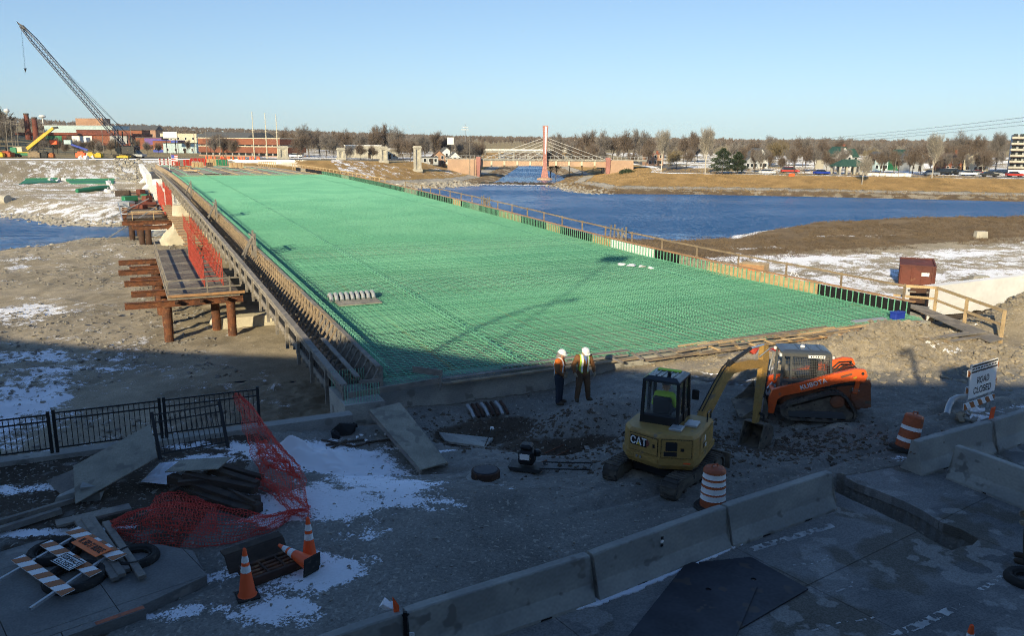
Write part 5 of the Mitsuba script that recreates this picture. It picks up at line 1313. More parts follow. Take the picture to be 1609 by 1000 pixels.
PL = [(.92, .90), (-.40, .93), (-.72, .72), (-.97, -.12), (-.70, -.86), (-.45, -.93), (.92, -.93)]
def plan_hull(sc, z0, z1, s1=None): return hull([(x * sc, y * sc, z0) for x, y in PL] + [(x * (s1 or sc), y * (s1 or sc), z1) for x, y in PL])
part(t, 'lower_skirt', cat([plan_hull(.97, .56, .66, 1.04), plan_hull(1.04, .662, .80)]), 'cat_yellow')
part(t, 'counterweight', plan_hull(1.0, .802, 1.24, .99), 'cat_yellow')
part(t, 'hood_top', hull([(x * .985, y * .985, 1.242) for x, y in PL] + [(x * .93, y * .93, 1.31) for x, y in PL]), 'cat_yellow')


def facet(a, b, u0, u1, z0, z1, o, th):
    """thin panel on a wall facet a-b, outwards"""
    a, b = np.array(a), np.array(b); d = b - a; n = np.array([-d[1], d[0]]) / np.linalg.norm(d); n = n if n @ (a + b) > 0 else -n
    p, q = a + d * u0, a + d * u1
    return hexa([np.r_[p + n * o, z0], np.r_[q + n * o, z0], np.r_[q + n * (o + th), z0], np.r_[p + n * (o + th), z0]], [np.r_[p + n * o, z1], np.r_[q + n * o, z1], np.r_[q + n * (o + th), z1], np.r_[p + n * (o + th), z1]])
def facet_mat(a, b, u, z, o):
    a, b = np.array(a), np.array(b); d = b - a; n = np.array([-d[1], d[0]]) / np.linalg.norm(d); n = n if n @ (a + b) > 0 else -n
    p = a + d * u + n * o; ex = np.r_[d, 0]; ex = ex if np.cross(ex, [0, 0, 1]) @ np.r_[n, 0] > 0 else -ex
    return plane_mat(np.r_[p, z], ex, [0, 0, 1])
F1, F2_, F3 = (PL[2], PL[3]), (PL[3], PL[4]), (PL[5], PL[6])
part(t, 'door_gap', facet(*F1, .045, .955, .826, 1.214, .002, .004), 'cat_dark'); part(t, 'door_gap', facet(*F2_, .045, .955, .816, 1.232, .002, .004), 'cat_dark')
part(t, 'rear_door', facet(*F1, .06, .94, .84, 1.20, .0, .02), 'cat_yellow'); part(t, 'side_door', facet(*F2_, .06, .94, .83, 1.22, .0, .02), 'cat_yellow'); part(t, 'right_panel', facet(*F3, .05, .9, .84, 1.2, 0, .014), 'cat_yellow')
part(t, 'vent', facet(*F2_, .18, .52, .98, 1.18, .021, .004), 'cat_dark'); part(t, 'vent', facet(*F2_, .14, .52, .86, .96, .021, .004), 'cat_dark'); part(t, 'latch', facet(*F2_, .62, .72, .98, 1.05, .021, .008), 'black'); part(t, 'latch', facet(*F1, .80, .87, 1.0, 1.08, .021, .008), 'black')
for u in (.30, .42): part(t, 'tow_hole', facet(*F1, u, u + .05, .70, .75, .045, .012), 'steel')
part(t, 'bumper_plate', facet(*F1, .55, .98, .69, .76, .04, .012), 'cat_yellow'); part(t, 'bumper_plate', facet(*F1, .02, .22, .70, .77, .04, .012), 'cat_yellow'); part(t, 'reflector', facet(*F2_, .72, .92, .71, .74, .04, .008), 'orange')
M = facet_mat(*F1, .42, 1.06, .022)
k = part(t, 'rear_emblem', xf(hull([(-.05, -.10, 0), (.16, -.10, 0), (.25, -.01, 0), (.18, .085, 0), (0, .07, 0), (-.05, -.10, .005), (.16, -.10, .005), (.25, -.01, .005), (.18, .085, .005), (0, .07, .005)]), M), 'brick_red', label='dark red hexagon behind the white letters')
part(k, 'plate', xf(cb(-.29, .16, -.105, .105, .006, .009, .002), M), 'black'); part(k, 'letters', text('CAT', .165, M @ mat(-.06, .005, .0095), .004, True), 'white'); part(k, 'triangle', xf(prism([(-.115, -.078), (-.005, -.078), (-.06, -.0)], .003, .015), M), 'yellow')
M = facet_mat(*F3, .35, 1.1, .016); part(t, 'sticker', xf(cb(-.05, .05, -.06, .06, 0, .003, .001), M), 'white'); M = facet_mat(*F3, .28, .96, .016); part(t, 'sticker', xf(cb(-.06, .06, -.05, .05, 0, .003, .001), M), 'black'); M = facet_mat(*F3, .42, .92, .016); part(t, 'sticker', xf(cb(-.04, .04, -.04, .04, 0, .003, .001), M), 'white')
# cab
cx0, cx1, cy0, cy1, cz0, cz1 = -.22, .80, -.32, .58, 1.30, 2.28
fl = [(cx0, cy0), (cx1, cy0), (cx1 + .02, cy1), (cx0, cy1)]
part(t, 'cab_floor', cb(cx0 - .02, cx1 + .04, cy0, cy1, .8, cz0 + .22, .03), 'cat_dark')
for (x, y), (x2, y2) in zip([(cx0, cy0), (cx0, cy1), (cx1, cy0), (cx1, cy1), (.30, cy0), (.30, cy1)], [(cx0 + .05, cy0 + .03), (cx0 + .05, cy1 - .03), (cx1 - .08, cy0 + .03), (cx1 - .08, cy1 - .03), (.30, cy0 + .03), (.30, cy1 - .03)]):
    part(t, 'cab_pillar', bar((x, y, cz0 - .1), (x2, y2, cz1), .075, .075, (1, 0, 0)), 'cat_dark')
part(t, 'cab_roof', hull([(x, y, z) for x, y in [(cx0, cy0), (cx1 - .03, cy0), (cx1 - .03, cy1), (cx0, cy1)] for z in (cz1 - .03, cz1 + .02)] + [(cx0 + .1, cy0 + .1, cz1 + .09), (cx1 - .2, cy0 + .1, cz1 + .09), (cx1 - .2, cy1 - .1, cz1 + .09), (cx0 + .1, cy1 - .1, cz1 + .09)]), 'cab_roof')
for k in range(4): part(t, 'roof_rib', bar((cx0 + .14, cy0 + .2 + k * .14, cz1 + .095), (cx1 - .3, cy0 + .2 + k * .14, cz1 + .095), .03, .02), 'cab_roof')
part(t, 'roof_hatch', cb(.40, .56, cy0 + .16, cy1 - .16, cz1 + .09, cz1 + .115, .01), 'hi_vis_lime', label='yellow green hatch on the cab roof'); part(t, 'beacon', lathe([(.045, cz1 + .09), (.045, cz1 + .16), (.02, cz1 + .19)], 14), 'black')
for y in (cy0 + .015, cy1 - .015): part(t, 'side_window', hexa([(cx0 + .05, y, cz0 + .15), (cx1 - .05, y, cz0 + .15), (cx1 - .05, y + .004, cz0 + .15), (cx0 + .05, y + .004, cz0 + .15)], [(cx0 + .08, y, cz1 - .05), (cx1 - .12, y, cz1 - .05), (cx1 - .12, y + .004, cz1 - .05), (cx0 + .08, y + .004, cz1 - .05)]), 'pane')
for x, x2, nm in ((cx0 + .02, cx0 + .06, 'rear_window'), (cx1 - .01, cx1 - .07, 'windscreen')): part(t, nm, hexa([(x, cy0 + .05, cz0 + .15), (x + .004, cy0 + .05, cz0 + .15), (x + .004, cy1 - .05, cz0 + .15), (x, cy1 - .05, cz0 + .15)], [(x2, cy0 + .06, cz1 - .05), (x2 + .004, cy0 + .06, cz1 - .05), (x2 + .004, cy1 - .06, cz1 - .05), (x2, cy1 - .06, cz1 - .05)]), 'pane')
part(t, 'seat', cat([cb(.0, .42, -.1, .36, 1.38, 1.50, .04), xf(cb(-.06, .06, -.1, .36, 0, .42, .04), mat(.0, 0, 1.48, 0, 0, -.12))]), 'cat_dark')
for y in (-.2, .46): part(t, 'control_stick', tube((.5, y, 1.45), (.54, y, 1.72), .016, 8), 'black')
for q in [((-.55, -.2), (-.2, -.5)), ((-.1, -.45), (.3, -.75))]:
    (x0, y0), (x1, y1) = q; part(t, 'tool_box', cb(x0, x1, y1, y0, 1.31, 1.37, .012), 'galv', label='pale metal cover on the engine hood')
part(t, 'handrail', pipe([(.5, -.86, 1.3), (.5, -.86, 1.5), (.85, -.86, 1.5), (.85, -.86, 1.2)], .016, 8), 'cat_dark')
part(t, 'mirror', xf(cb(-.02, .02, -.09, .09, -.12, .12, .02), mat(.9, -.44, 1.78)), 'cat_dark')
# boom in the plane y = yb
place[EXC] = MB
yb = -.40
def bside(pts, w, m, nm, y=yb): return part(t, nm, side(rnd(pts, .02), w, y - w / 2), m)
part(t, 'swing_post', cat([cb(.85, 1.16, yb - .16, yb + .16, .55, 1.15, .03)]), 'cat_dark')
bside([(.98, .84), (1.22, .80), (1.75, 1.32), (2.42, 1.96), (2.78, 2.16), (3.5, 2.12), (4.48, 1.98), (4.62, 2.05), (4.60, 2.16), (3.6, 2.38), (2.78, 2.44), (2.35, 2.34), (1.95, 1.98), (1.36, 1.42)], .17, 'cat_yellow', 'boom')
bside([(4.40, 2.62), (4.66, 2.64), (4.78, 2.2), (4.62, 1.2), (4.44, .30), (4.30, .30), (4.34, 1.2), (4.42, 2.0)], .14, 'cat_yellow', 'stick')
part(t, 'boom_cylinder', tube((1.22, yb, .72), (1.75, yb, 1.18), .055, 12), 'cat_dark'); part(t, 'boom_rod', tube((1.75, yb, 1.18), (2.52, yb, 1.92), .03, 10), 'chrome')
part(t, 'stick_cylinder', tube((2.62, yb, 2.46), (3.75, yb, 2.66), .055, 12), 'cat_dark'); part(t, 'stick_rod', tube((3.75, yb, 2.66), (4.52, yb, 2.62), .03, 10), 'chrome'); part(t, 'cylinder_bracket', side([(2.55, 2.38), (2.9, 2.40), (2.66, 2.56)], .12, yb - .06), 'cat_dark')
part(t, 'bucket_cylinder', tube((4.82, yb, 1.95), (4.74, yb, 1.0), .05, 12), 'cat_dark'); part(t, 'bucket_rod', tube((4.74, yb, 1.0), (4.68, yb, .48), .026, 10), 'chrome')
for y in (-.05, .03): part(t, 'hydraulic_hose', pipe([(1.3, yb + y, 1.46), (1.9, yb + y, 2.04), (2.32, yb + y, 2.40), (2.7, yb + y + .03, 2.50)], .016, 6), 'black')
for y in (-.06, .06): part(t, 'hydraulic_hose', pipe([(4.2, yb + y, 2.34), (4.6, yb + y * 2, 2.50), (4.92, yb + y * 2, 2.36), (4.96, yb + y, 2.1), (4.85, yb + y, 1.8)], .018, 6), 'galv')
for y in (-.09, .09): part(t, 'bucket_link', bar((4.40, yb + y, .62), (4.70, yb + y, .46), .02, .07), 'cat_dark'); part(t, 'bucket_link', bar((4.70, yb + y, .46), (4.62, yb + y, .20), .02, .07), 'cat_dark')
bo = [(4.30, .34), (4.62, .30), (4.86, .12), (4.92, -.12), (4.78, -.34), (4.45, -.44), (4.02, -.40)]
inn = [(4.05, -.37), (4.44, -.40), (4.75, -.31), (4.88, -.11), (4.83, .10), (4.60, .26), (4.32, .30)]
part(t, 'bucket_shell', side(Polygon(bo + inn), .62, yb - .31), 'muddy_steel')
for y in (yb - .31, yb + .285): part(t, 'bucket_side', side(bo, .025, y), 'muddy_steel')
for k in range(4): part(t, 'tooth', hull([(4.05, yb - .27 + k * .16, -.42), (4.05, yb - .21 + k * .16, -.42), (4.05, yb - .27 + k * .16, -.36), (4.05, yb - .21 + k * .16, -.36), (3.88, yb - .25 + k * .16, -.40), (3.88, yb - .23 + k * .16, -.40)]), 'steel')
# operator
M = MH @ np.diag([1, 1, 1 / 1.075, 1]) @ mat(.12, .13, .70, 0, s=.95)
SIT = dict(pel=(0, 0, .98), waist=(.02, 0, 1.10), chest=(.06, 0, 1.30), neck=(.10, 0, 1.47), head=(.15, 0, 1.57), shl=(.05, .19, 1.40), shr=(.05, -.19, 1.40), hipl=(.05, .09, .98), hipr=(.05, -.09, .98), knl=(.42, .13, 1.02), knr=(.42, -.13, 1.02), anl=(.52, .13, .62), anr=(.52, -.13, .62), tol=(.66, .13, .57), tor=(.66, -.13, .57), ell=(.06, .29, 1.15), elr=(.06, -.29, 1.15), wrl=(.33, .28, 1.16), wrr=(.33, -.28, 1.16))
person('person', 'excavator operator in lime jacket and grey helmet seated inside the cab', M, SIT, (.9, .2, -.35), hat='hat_grey', jacket='hi_vis_lime', vest=None)

# ---------------------------------------------------------------- the tracked loader
pbr('loader_orange', patchy((.78, .12, .025), (.70, .11, .025), 2.5, (.45, .13, .06), 26, .2), .45); pbr('loader_dusty', patchy((.22, .075, .035), (.17, .08, .05), 2.5, (.12, .095, .07), 20, .3), .75); pbr('loader_roof', (.06, .075, .10), .3); pbr('cab_grey', (.07, .075, .08), .5)
t = LD = thing('track_loader', 'orange compact track loader with caged cab standing in front of the dirt mound', 'loader', mat(8.95, 23.05, gz(8.95, 23.05) - .02, math.radians(173)) @ np.diag([1, 1, .92, 1]))
ol = Polygon([(-.72, 0), (.85, .02), (1.08, .16), (1.10, .34), (.86, .56), (-.18, .94), (-.50, .97), (-.72, .80), (-1.0, .32), (-.97, .10)]).buffer(-.06).buffer(.06, quad_segs=3)
for sg in (-1, 1):
    y0 = .52 if sg > 0 else -.88
    part(t, 'track', belt(ol.exterior.coords, .06, .36, y0, .02, 52), 'muddy_rubber')
    part(t, 'track_frame', side(ol.buffer(-.17), .16, y0 + .08), 'muddy_steel'); part(t, 'lower_frame', side(rnd([(-.75, .12), (.86, .12), (.9, .3), (-.62, .32)], .03), .22, y0 + .1), 'cab_grey')
    part(t, 'sprocket', ywheel(-.45, .66, .20, y0 + .04, y0 + .32), 'loader_dusty', 40); part(t, 'idler', ywheel(.86, .28, .18, y0 + .05, y0 + .31), 'muddy_steel', 40); part(t, 'idler', ywheel(-.76, .24, .16, y0 + .05, y0 + .31), 'muddy_steel', 40)
    for x in (-.42, -.12, .18, .48): part(t, 'roller', ywheel(x, .11, .07, y0 + .05, y0 + .31, 12), 'muddy_steel', 40)
part(t, 'chassis', cat([cb(-1.2, 1.02, -.50, .50, .30, 1.0, .05)]), 'loader_dusty')
part(t, 'engine_body', hull([(x, y, z) for x, z in [(-1.38, .40), (-.55, .40), (-.45, 1.30), (-1.18, 1.42), (-1.40, 1.2)] for y in (-.55, .55)]), 'loader_dusty')
part(t, 'rear_door', cb(-1.44, -1.385, -.46, .46, .5, 1.15, .02), 'cat_dark'); part(t, 'rear_grille', cb(-1.30, -.72, -.42, .42, 1.30, 1.39, .03), 'cat_dark')
for y in (-.6, .52): part(t, 'rear_guard', side(rnd([(-1.45, .45), (-1.05, .42), (-.85, .75), (-.9, 1.1), (-1.35, 1.35)], .03), .08, y), 'loader_dusty')
for s, y in ((1, .57), (-1, -.69)):
    arm = rnd([(-1.24, 1.52), (-1.16, 1.68), (-.90, 1.70), (-.2, 1.47), (.55, 1.18), (1.14, 1.0), (1.34, .92), (1.44, .56), (1.42, .16), (1.26, .14), (1.18, .62), (1.02, .74), (.4, .92), (-.35, 1.18), (-.85, 1.32), (-1.18, 1.30)], .03)
    part(t, 'lift_arm', side(arm, .12, y), 'loader_orange')
    part(t, 'lift_cylinder', tube((-1.0, y * .9 + .02, 1.2), (.2, y * .9 + .02, .98), .045, 10), 'cat_dark'); part(t, 'rear_link', bar((-1.05, y + .05, 1.5), (-.95, y + .05, .9), .05, .12), 'loader_orange')
    part(t, 'arm_cap', ywheel(-1.10, 1.56, .05, y - .01, y + .13, 12), 'cat_dark')
part(t, 'cross_tube', tube((1.2, -.6, .72), (1.2, .6, .72), .07, 12), 'loader_orange'); part(t, 'quick_hitch', cb(1.36, 1.46, -.55, .55, .15, .7, .02), 'cat_dark')
for y in (-.3, .3): part(t, 'tilt_cylinder', tube((1.15, y, .85), (1.40, y, .45), .045, 10), 'chrome')
bk = [(1.48, .08), (2.25, .02), (2.25, .05), (1.60, .12), (1.54, .3), (1.62, .72), (1.56, .74), (1.46, .4)]
part(t, 'bucket_shell', side(bk, 1.75, -.875), 'muddy_steel')
for y in (-.9, .87): part(t, 'bucket_side', side([(1.48, .06), (2.2, .03), (1.9, .3), (1.6, .74), (1.46, .4)], .03, y), 'muddy_steel')
M = np.eye(4); M[:3, 0], M[:3, 1], M[:3, 2], M[:3, 3] = (-1 * math.cos(.37), 0, math.sin(.37)), (math.sin(.37), 0, math.cos(.37)), (0, 1, 0), (.22, .6905, 1.165)
part(t, 'maker_letters', text('KUBOTA', .135, M, .004, True), 'white'); M2 = M.copy(); M2[:3, 3] = (-.66, .6905, 1.48); part(t, 'model_mark', xf(cb(-.16, .16, -.035, .035, 0, .003, .001), M2), 'loader_dusty'); M3 = M.copy(); M3[:3, 3] = (-.9, .6905, 1.42); part(t, 'amber_reflector', xf(cb(-.05, .05, -.025, .025, 0, .004, .001), M3), 'yellow')
Mv = np.eye(4); Mv[:3, 0], Mv[:3, 1], Mv[:3, 2], Mv[:3, 3] = (-1, 0, 0), (0, 0, 1), (0, 1, 0), (-.98, .6015, 1.02); part(t, 'model_letters', text('SVL', .09, Mv, .004, True), 'galv')
# cab
X0, X1, Zb, Zt, Yc = -.32, 1.08, .98, 2.06, .47
for y in (-Yc, Yc):
    for a, b in (((X0, Zb + .1), (X0 + .08, Zt)), ((X1, Zb - .1), (X1 - .02, Zt)), ((X1 - .26, Zb - .1), (X1 - .24, Zt))): part(t, 'cab_pillar', bar((a[0], y, a[1]), (b[0], y * .95, b[1]), .07, .06, (1, 0, 0)), 'cab_grey')
    part(t, 'cab_sill', bar((X0, y, Zb + .25), (X1, y, Zb + .18), .06, .1), 'cab_grey'); part(t, 'cab_head', bar((X0 + .06, y * .95, Zt - .05), (X1 - .02, y * .95, Zt - .05), .06, .1), 'cab_grey')
    gm = [bar((X0 + .08 + k * .05, y, Zb + .28), (X0 + .13 + k * .048, y * .96, Zt - .08), .008, .008, (1, 0, 0)) for k in range(20)] + [bar((X0 + .04, y * (1 - .003 * k), Zb + .3 + k * .052), (X1 - .26, y * (1 - .003 * k), Zb + .3 + k * .052), .008, .008) for k in range(14)]
    part(t, 'window_grille', cat(gm), 'cab_grey'); part(t, 'side_panel', side([(X0, Zb - .1), (X1 - .2, Zb - .1), (X1 - .2, Zb + .22), (X0, Zb + .28)], .04, y - .02), 'cab_grey')
part(t, 'roof', hull([(x, y, z) for x in (X0 + .06, X1 + .05) for y in (-.46, .46) for z in (Zt, Zt + .05)] + [(x, y, Zt + .10) for x in (X0 + .2, X1 - .1) for y in (-.36, .36)]), 'loader_roof')
for k in range(3): part(t, 'roof_rib', bar((X0 + .3 + k * .3, -.34, Zt + .105), (X0 + .3 + k * .3, .34, Zt + .105), .06, .02), 'loader_roof')
part(t, 'beacon', xf(lathe([(.07, 0), (.07, .03), (.04, .06)], 14), mat(.45, .0, Zt + .1)), 'white'); part(t, 'number_plate', bx(-.08, .38, Yc + .035, Yc + .042, Zt - .12, Zt - .03), 'white')
for k in range(6): part(t, 'plate_mark', bx(-.04 + k * .065, -.01 + k * .065, Yc + .043, Yc + .046, Zt - .10, Zt - .05), 'black')
part(t, 'seat', cat([cb(.1, .55, -.25, .25, 1.15, 1.3, .04), cb(.02, .14, -.25, .25, 1.25, 1.8, .04)]), 'cat_dark'); part(t, 'rear_window', bx(X0 + .05, X0 + .054, -.4, .4, Zb + .3, Zt - .1), 'pane')
for y in (-.42, .42): part(t, 'work_lamp', cb(X1 + .02, X1 + .09, y - .05, y + .05, Zt - .12, Zt - .02, .015), 'white'); part(t, 'rear_lamp', cb(X0 - .04, X0 + .02, y - .04, y + .04, Zt - .14, Zt - .06, .01), 'white')
for k in range(3): part(t, 'hydraulic_hose', pipe([(-.45, -.25 + k * .2, 1.35), (-.7, -.3 + k * .22, 1.62), (-1.0, -.35 + k * .3, 1.64), (-1.15, -.5 + k * .45, 1.5)], .022, 6), 'black')

# ---------------------------------------------------------------- trees
def prisms(P, Q, r0, r1):
    """many tapered three-sided sticks at once"""
    P, Q, r0, r1 = map(np.asarray, (P, Q, r0, r1)); n = len(P)
    d = Q - P; d = d / (np.linalg.norm(d, axis=1)[:, None] + 1e-9)
    s = np.cross(d, [.3, .2, 1.0]); s /= np.linalg.norm(s, axis=1)[:, None] + 1e-9; u = np.cross(s, d)
    a = np.array([0, 2.094, 4.189]); R = lambda r: (np.cos(a)[None, :, None] * s[:, None] + np.sin(a)[None, :, None] * u[:, None]) * r[:, None, None]
    V = np.concatenate([P[:, None] + R(r0), Q[:, None] + R(r1)], 1).reshape(-1, 3)
    f = np.array([[j, j + 3, (j + 1) % 3] for j in range(3)] + [[(j + 1) % 3, j + 3, (j + 1) % 3 + 3] for j in range(3)])
    return V, (f[None] + (np.arange(n) * 6)[:, None, None]).reshape(-1, 3)


def grow(seed, H=12.0, spread=.55, nl=5, kids=4, twig=.03, L0=3.4, wig=.25):
    """a bare tree: returns (trunk and limbs, twigs)"""
    g = np.random.default_rng(seed); big, small = [], []
    def rec(p, d, L, r, lev):
        nseg = 3 if lev < 3 else 2
        for k in range(nseg):
            d = d + g.normal(0, wig * (.5 if lev == 0 else 1), 3) * .4; d[2] += .10 if lev > 0 else .2; d /= np.linalg.norm(d)
            q = p + d * L / nseg; r2 = max(r * (.86 if lev < nl - 1 else .7), twig * .55)
            (big if lev < min(3, nl - 2) else small).append((p, q, r, r2)); p, r = q, r2
            if lev < nl - 1 and (k > 0 or lev > 0):
                for c in range(kids if lev else kids + 1):
                    if g.random() < .72:
                        a = g.uniform(0, 6.283); t = np.cross(d, [math.cos(a), math.sin(a), .2]); t /= np.linalg.norm(t)
                        w = g.uniform(spread * .7, spread * 1.35); d2 = d * math.cos(w) + t * math.sin(w)
                        rec(p, d2, L * g.uniform(.50, .74), max(r * g.uniform(.42, .6), twig), lev + 1)
        if lev < nl - 1: rec(p, d, L * .7, max(r * .75, twig), lev + 1)
    rec(np.zeros(3), np.array([0, 0, 1.0]), L0, .24, 0)
    top = max(q[2] for _, q, _, _ in small); out = []
    for lst in (big, small):
        P = np.array([a for a, _, _, _ in lst]); Q = np.array([b for _, b, _, _ in lst])
        out.append(prisms(P / top, Q / top, np.array([a[2] for a in lst]) / 12, np.array([a[3] for a in lst]) / 12))
    return out


pbr('twig_pale', (.30, .275, .235), .9)
KINDS = {}
for nm, kw in dict(oak=dict(seed=1, spread=.66, nl=6, kids=3, twig=.020), elm=dict(seed=2, spread=.48, nl=6, kids=3, twig=.021), round=dict(seed=3, spread=.75, nl=6, kids=3, twig=.02, wig=.3), tall=dict(seed=5, spread=.46, nl=6, kids=3, twig=.0125), small=dict(seed=6, spread=.6, nl=5, kids=4, twig=.028)).items():
    KINDS[nm] = grow(**kw)
TREE_PLY = {}


def tree(kind, px, Y, ytop, label, bark='bark', twig='twig', group='bare trees on the far bank', wide=1.0, name='bare_tree', zb=None):
    b = atY(px, 250, Y); z0 = gz(b[0], b[1]) if zb is None else zb; h = atY(px, ytop, Y)[2] - z0
    t = thing(name, label, 'tree', None, group)
    M = T().translate([float(b[0]), float(b[1]), float(z0 - .2)]).rotate([0, 0, 1], rng.uniform(0, 360)).scale([float(h * wide), float(h * wide), float(h)])
    for part_, mesh, m in (('trunk', KINDS[kind][0], bark), ('crown', KINDS[kind][1], twig)):
        k = (kind, part_, m)
        if k not in TREE_PLY: TREE_PLY[k] = mikit.ply(mesh, m)
        scene[t + '__' + part_] = {**TREE_PLY[k], 'to_world': M}
    return t


LMK = [(12, 'the leaning utility poles'), (84, 'the yellow crane'), (148, 'the mural building'), (176, 'the lattice crane'), (352, 'the brick office front'), (391, 'the flagpoles'), (445, 'the largest stone pylon'), (486, 'the parked white car'), (536, 'the second stone pylon'), (572, 'the pale hall'), (603, 'the third stone pylon'), (656, 'the fourth stone pylon'), (690, 'the small tan house'), (715, 'the small billboard'), (738, 'the thin pale pole'), (856, 'the red pylon'), (904, 'the pale yellow house'), (934, 'the low brick house'), (955, 'the right bridge abutment'), (985, 'the round shrub'), (1030, 'the square brick house'), (1040, 'the first sycamore'), (1109, 'the tallest sycamore'), (1160, 'the narrow evergreen'), (1196, 'the white gabled house'), (1243, 'the red truck'), (1293, 'the blue car'), (1335, 'the green roofed shelter'), (1386, 'the pale blue house'), (1422, 'the green house'), (1442, 'the shaded white house'), (1468, 'the tall pale tree'), (1503, 'the brick house'), (1535, 'the cream house'), (1583, 'the apartment block')]
SAID = set()
def where(look, px):
    for nm_x, nm in sorted(LMK, key=lambda q: abs(q[0] - px)):
        for lb in ([look + (' just left of ' if px < nm_x else ' just right of ') + nm] if abs(px - nm_x) > 5 else [look + ' behind ' + nm]):
            if lb not in SAID and abs(px - nm_x) < 300: SAID.add(lb); return lb
    return look + ' on the far bank'
names_x = lambda px: 'far left' if px < 300 else ('left of the cable bridge' if px < 760 else ('right of the cable bridge' if px < 1130 else 'at the right'))
TR_ = []
for px, Y, yt, k in [(12, 300, 178, 'oak'), (70, 300, 207, 'small'), (92, 290, 214, 'small'), (118, 300, 216, 'round'), (148, 300, 214, 'round'), (176, 310, 218, 'small'), (62, 286, 216, 'round'), (104, 284, 221, 'small'), (132, 286, 219, 'elm'), (158, 284, 220, 'small'), (187, 300, 214, 'elm'), (216, 330, 216, 'small'), (232, 320, 220, 'small'), (250, 325, 222, 'small'), (296, 320, 218, 'elm'),
                     (338, 262, 212, 'elm'), (352, 268, 206, 'round'), (368, 262, 214, 'small'), (391, 300, 206, 'elm'), (452, 320, 196, 'oak'), (470, 300, 197, 'elm'), (486, 296, 191, 'oak'), (503, 310, 199, 'oak'), (472, 285, 205, 'round'), (512, 282, 206, 'round'), (525, 300, 203, 'elm'), (548, 330, 199, 'oak'), (566, 330, 204, 'oak'), (586, 345, 196, 'oak'), (604, 350, 191, 'elm'), (622, 345, 195, 'oak'), (566, 272, 222, 'small'), (585, 276, 226, 'small'), (545, 276, 226, 'round'), (634, 300, 212, 'round'), (645, 290, 216, 'round'), (668, 330, 206, 'oak'), (684, 335, 203, 'elm'), (699, 345, 209, 'oak'), (724, 340, 215, 'round'), (738, 350, 216, 'round'), (752, 360, 218, 'small'),
                     (880, 420, 211, 'elm'), (902, 400, 214, 'oak'), (924, 380, 210, 'elm'), (944, 370, 211, 'oak'), (962, 380, 213, 'oak'), (988, 350, 208, 'oak'), (1004, 350, 209, 'elm'), (1022, 380, 214, 'oak'), (1074, 380, 216, 'oak'), (1064, 290, 232, 'round'), (1092, 370, 214, 'elm'), (1180, 330, 222, 'oak'), (1212, 340, 218, 'elm'), (1228, 320, 226, 'round'), (1248, 330, 216, 'oak'), (1262, 330, 219, 'elm'), (1290, 320, 221, 'oak'), (1322, 340, 222, 'oak'), (1345, 340, 226, 'elm'), (1376, 300, 238, 'round'), (1398, 310, 234, 'small'), (1428, 330, 224, 'oak'), (1450, 340, 226, 'oak'), (1492, 290, 222, 'elm'), (1503, 310, 212, 'oak'), (1530, 300, 214, 'elm'), (1548, 290, 224, 'oak'), (1567, 300, 212, 'tall')]:
    TR_.append((px, Y, yt, k))
_g = np.random.default_rng(77)
for px in list(range(1170, 1330, 14)) + list(range(1372, 1560, 11)) + [862, 873, 893, 912, 930, 948, 996, 1014, 1052, 1082]:
    TR_.append((px + int(_g.integers(-4, 5)), float(_g.uniform(256, 276)) if px > 1100 else float(_g.uniform(300, 330)), float(_g.uniform(222, 244)), ['oak', 'elm', 'small', 'tall', 'elm'][int(_g.integers(0, 5))]))
for i, (px, Y, yt, k) in enumerate(TR_):
    if px > 870 and Y > 295: yt -= 5 + (i * 37 % 7)
    side_ = names_x(px); tw = 'twig_tan' if k == 'round' and px > 1000 else ('twig_grey' if i % 3 == 0 else 'twig')
    look = {'oak': 'broad bare tree', 'elm': 'upright bare tree', 'round': 'round headed bare tree', 'small': 'small bare tree', 'tall': 'slender bare tree'}[k]
    tree(k, px, Y, yt, where(look, px), twig=tw, group=look + 's on the far bank ' + side_, wide={'round': 1.15, 'small': .95, 'oak': 1.05}.get(k, .85))
for px, Y, yt, k, lb in [(1040, 262, 197, 'tall', 'white barked sycamore nearest the cable bridge on the right bank'), (1109, 250, 193, 'tall', 'tallest white barked sycamore left of the dark evergreens'), (1358, 226, 238, 'oak', 'pale barked forked tree right beside the green roofed shelter'), (1468, 232, 203, 'tall', 'tall pale barked tree left of the parked cars at the right')]:
    tree(k, px, Y, yt, lb, 'white_bark', 'twig_pale' , None, .75 if px > 1300 else .7)
g = np.random.default_rng(30)
for px, Y, yt, yb_, w, lb in [(1136, 246, 233, 264, 4.4, 'wider dark evergreen tree beside the white sycamore'), (1160, 250, 239, 263, 3.0, 'narrower evergreen tree just right of the wide evergreen')]:
    b = atY(px, 250, Y); z0 = gz(b[0], b[1]); h = atY(px, yt, Y)[2] - z0; t = thing('evergreen_tree', lb, 'tree'); part(t, 'trunk', tube((b[0], b[1], z0 - .2), (b[0], b[1], z0 + h * .6), .16, 8, .06), 'bark')
    n = 3600; zz = g.uniform(.16, 1, n) ** 1.0; rr = w * np.minimum(1, 1.35 * (1 - zz) ** .62) * np.sqrt(g.random(n)) * (.75 + .3 * np.sin(zz * 25)); a = g.uniform(0, 6.28, n); P = np.c_[b[0] + rr * np.cos(a), b[1] + rr * np.sin(a), z0 + zz * h]
    d = np.c_[np.cos(a), np.sin(a), g.normal(-.1, .4, n)] * g.uniform(.25, .6, n)[:, None]; part(t, 'crown', prisms(P, P + d, np.full(n, .07), np.full(n, .02)), 'needle')
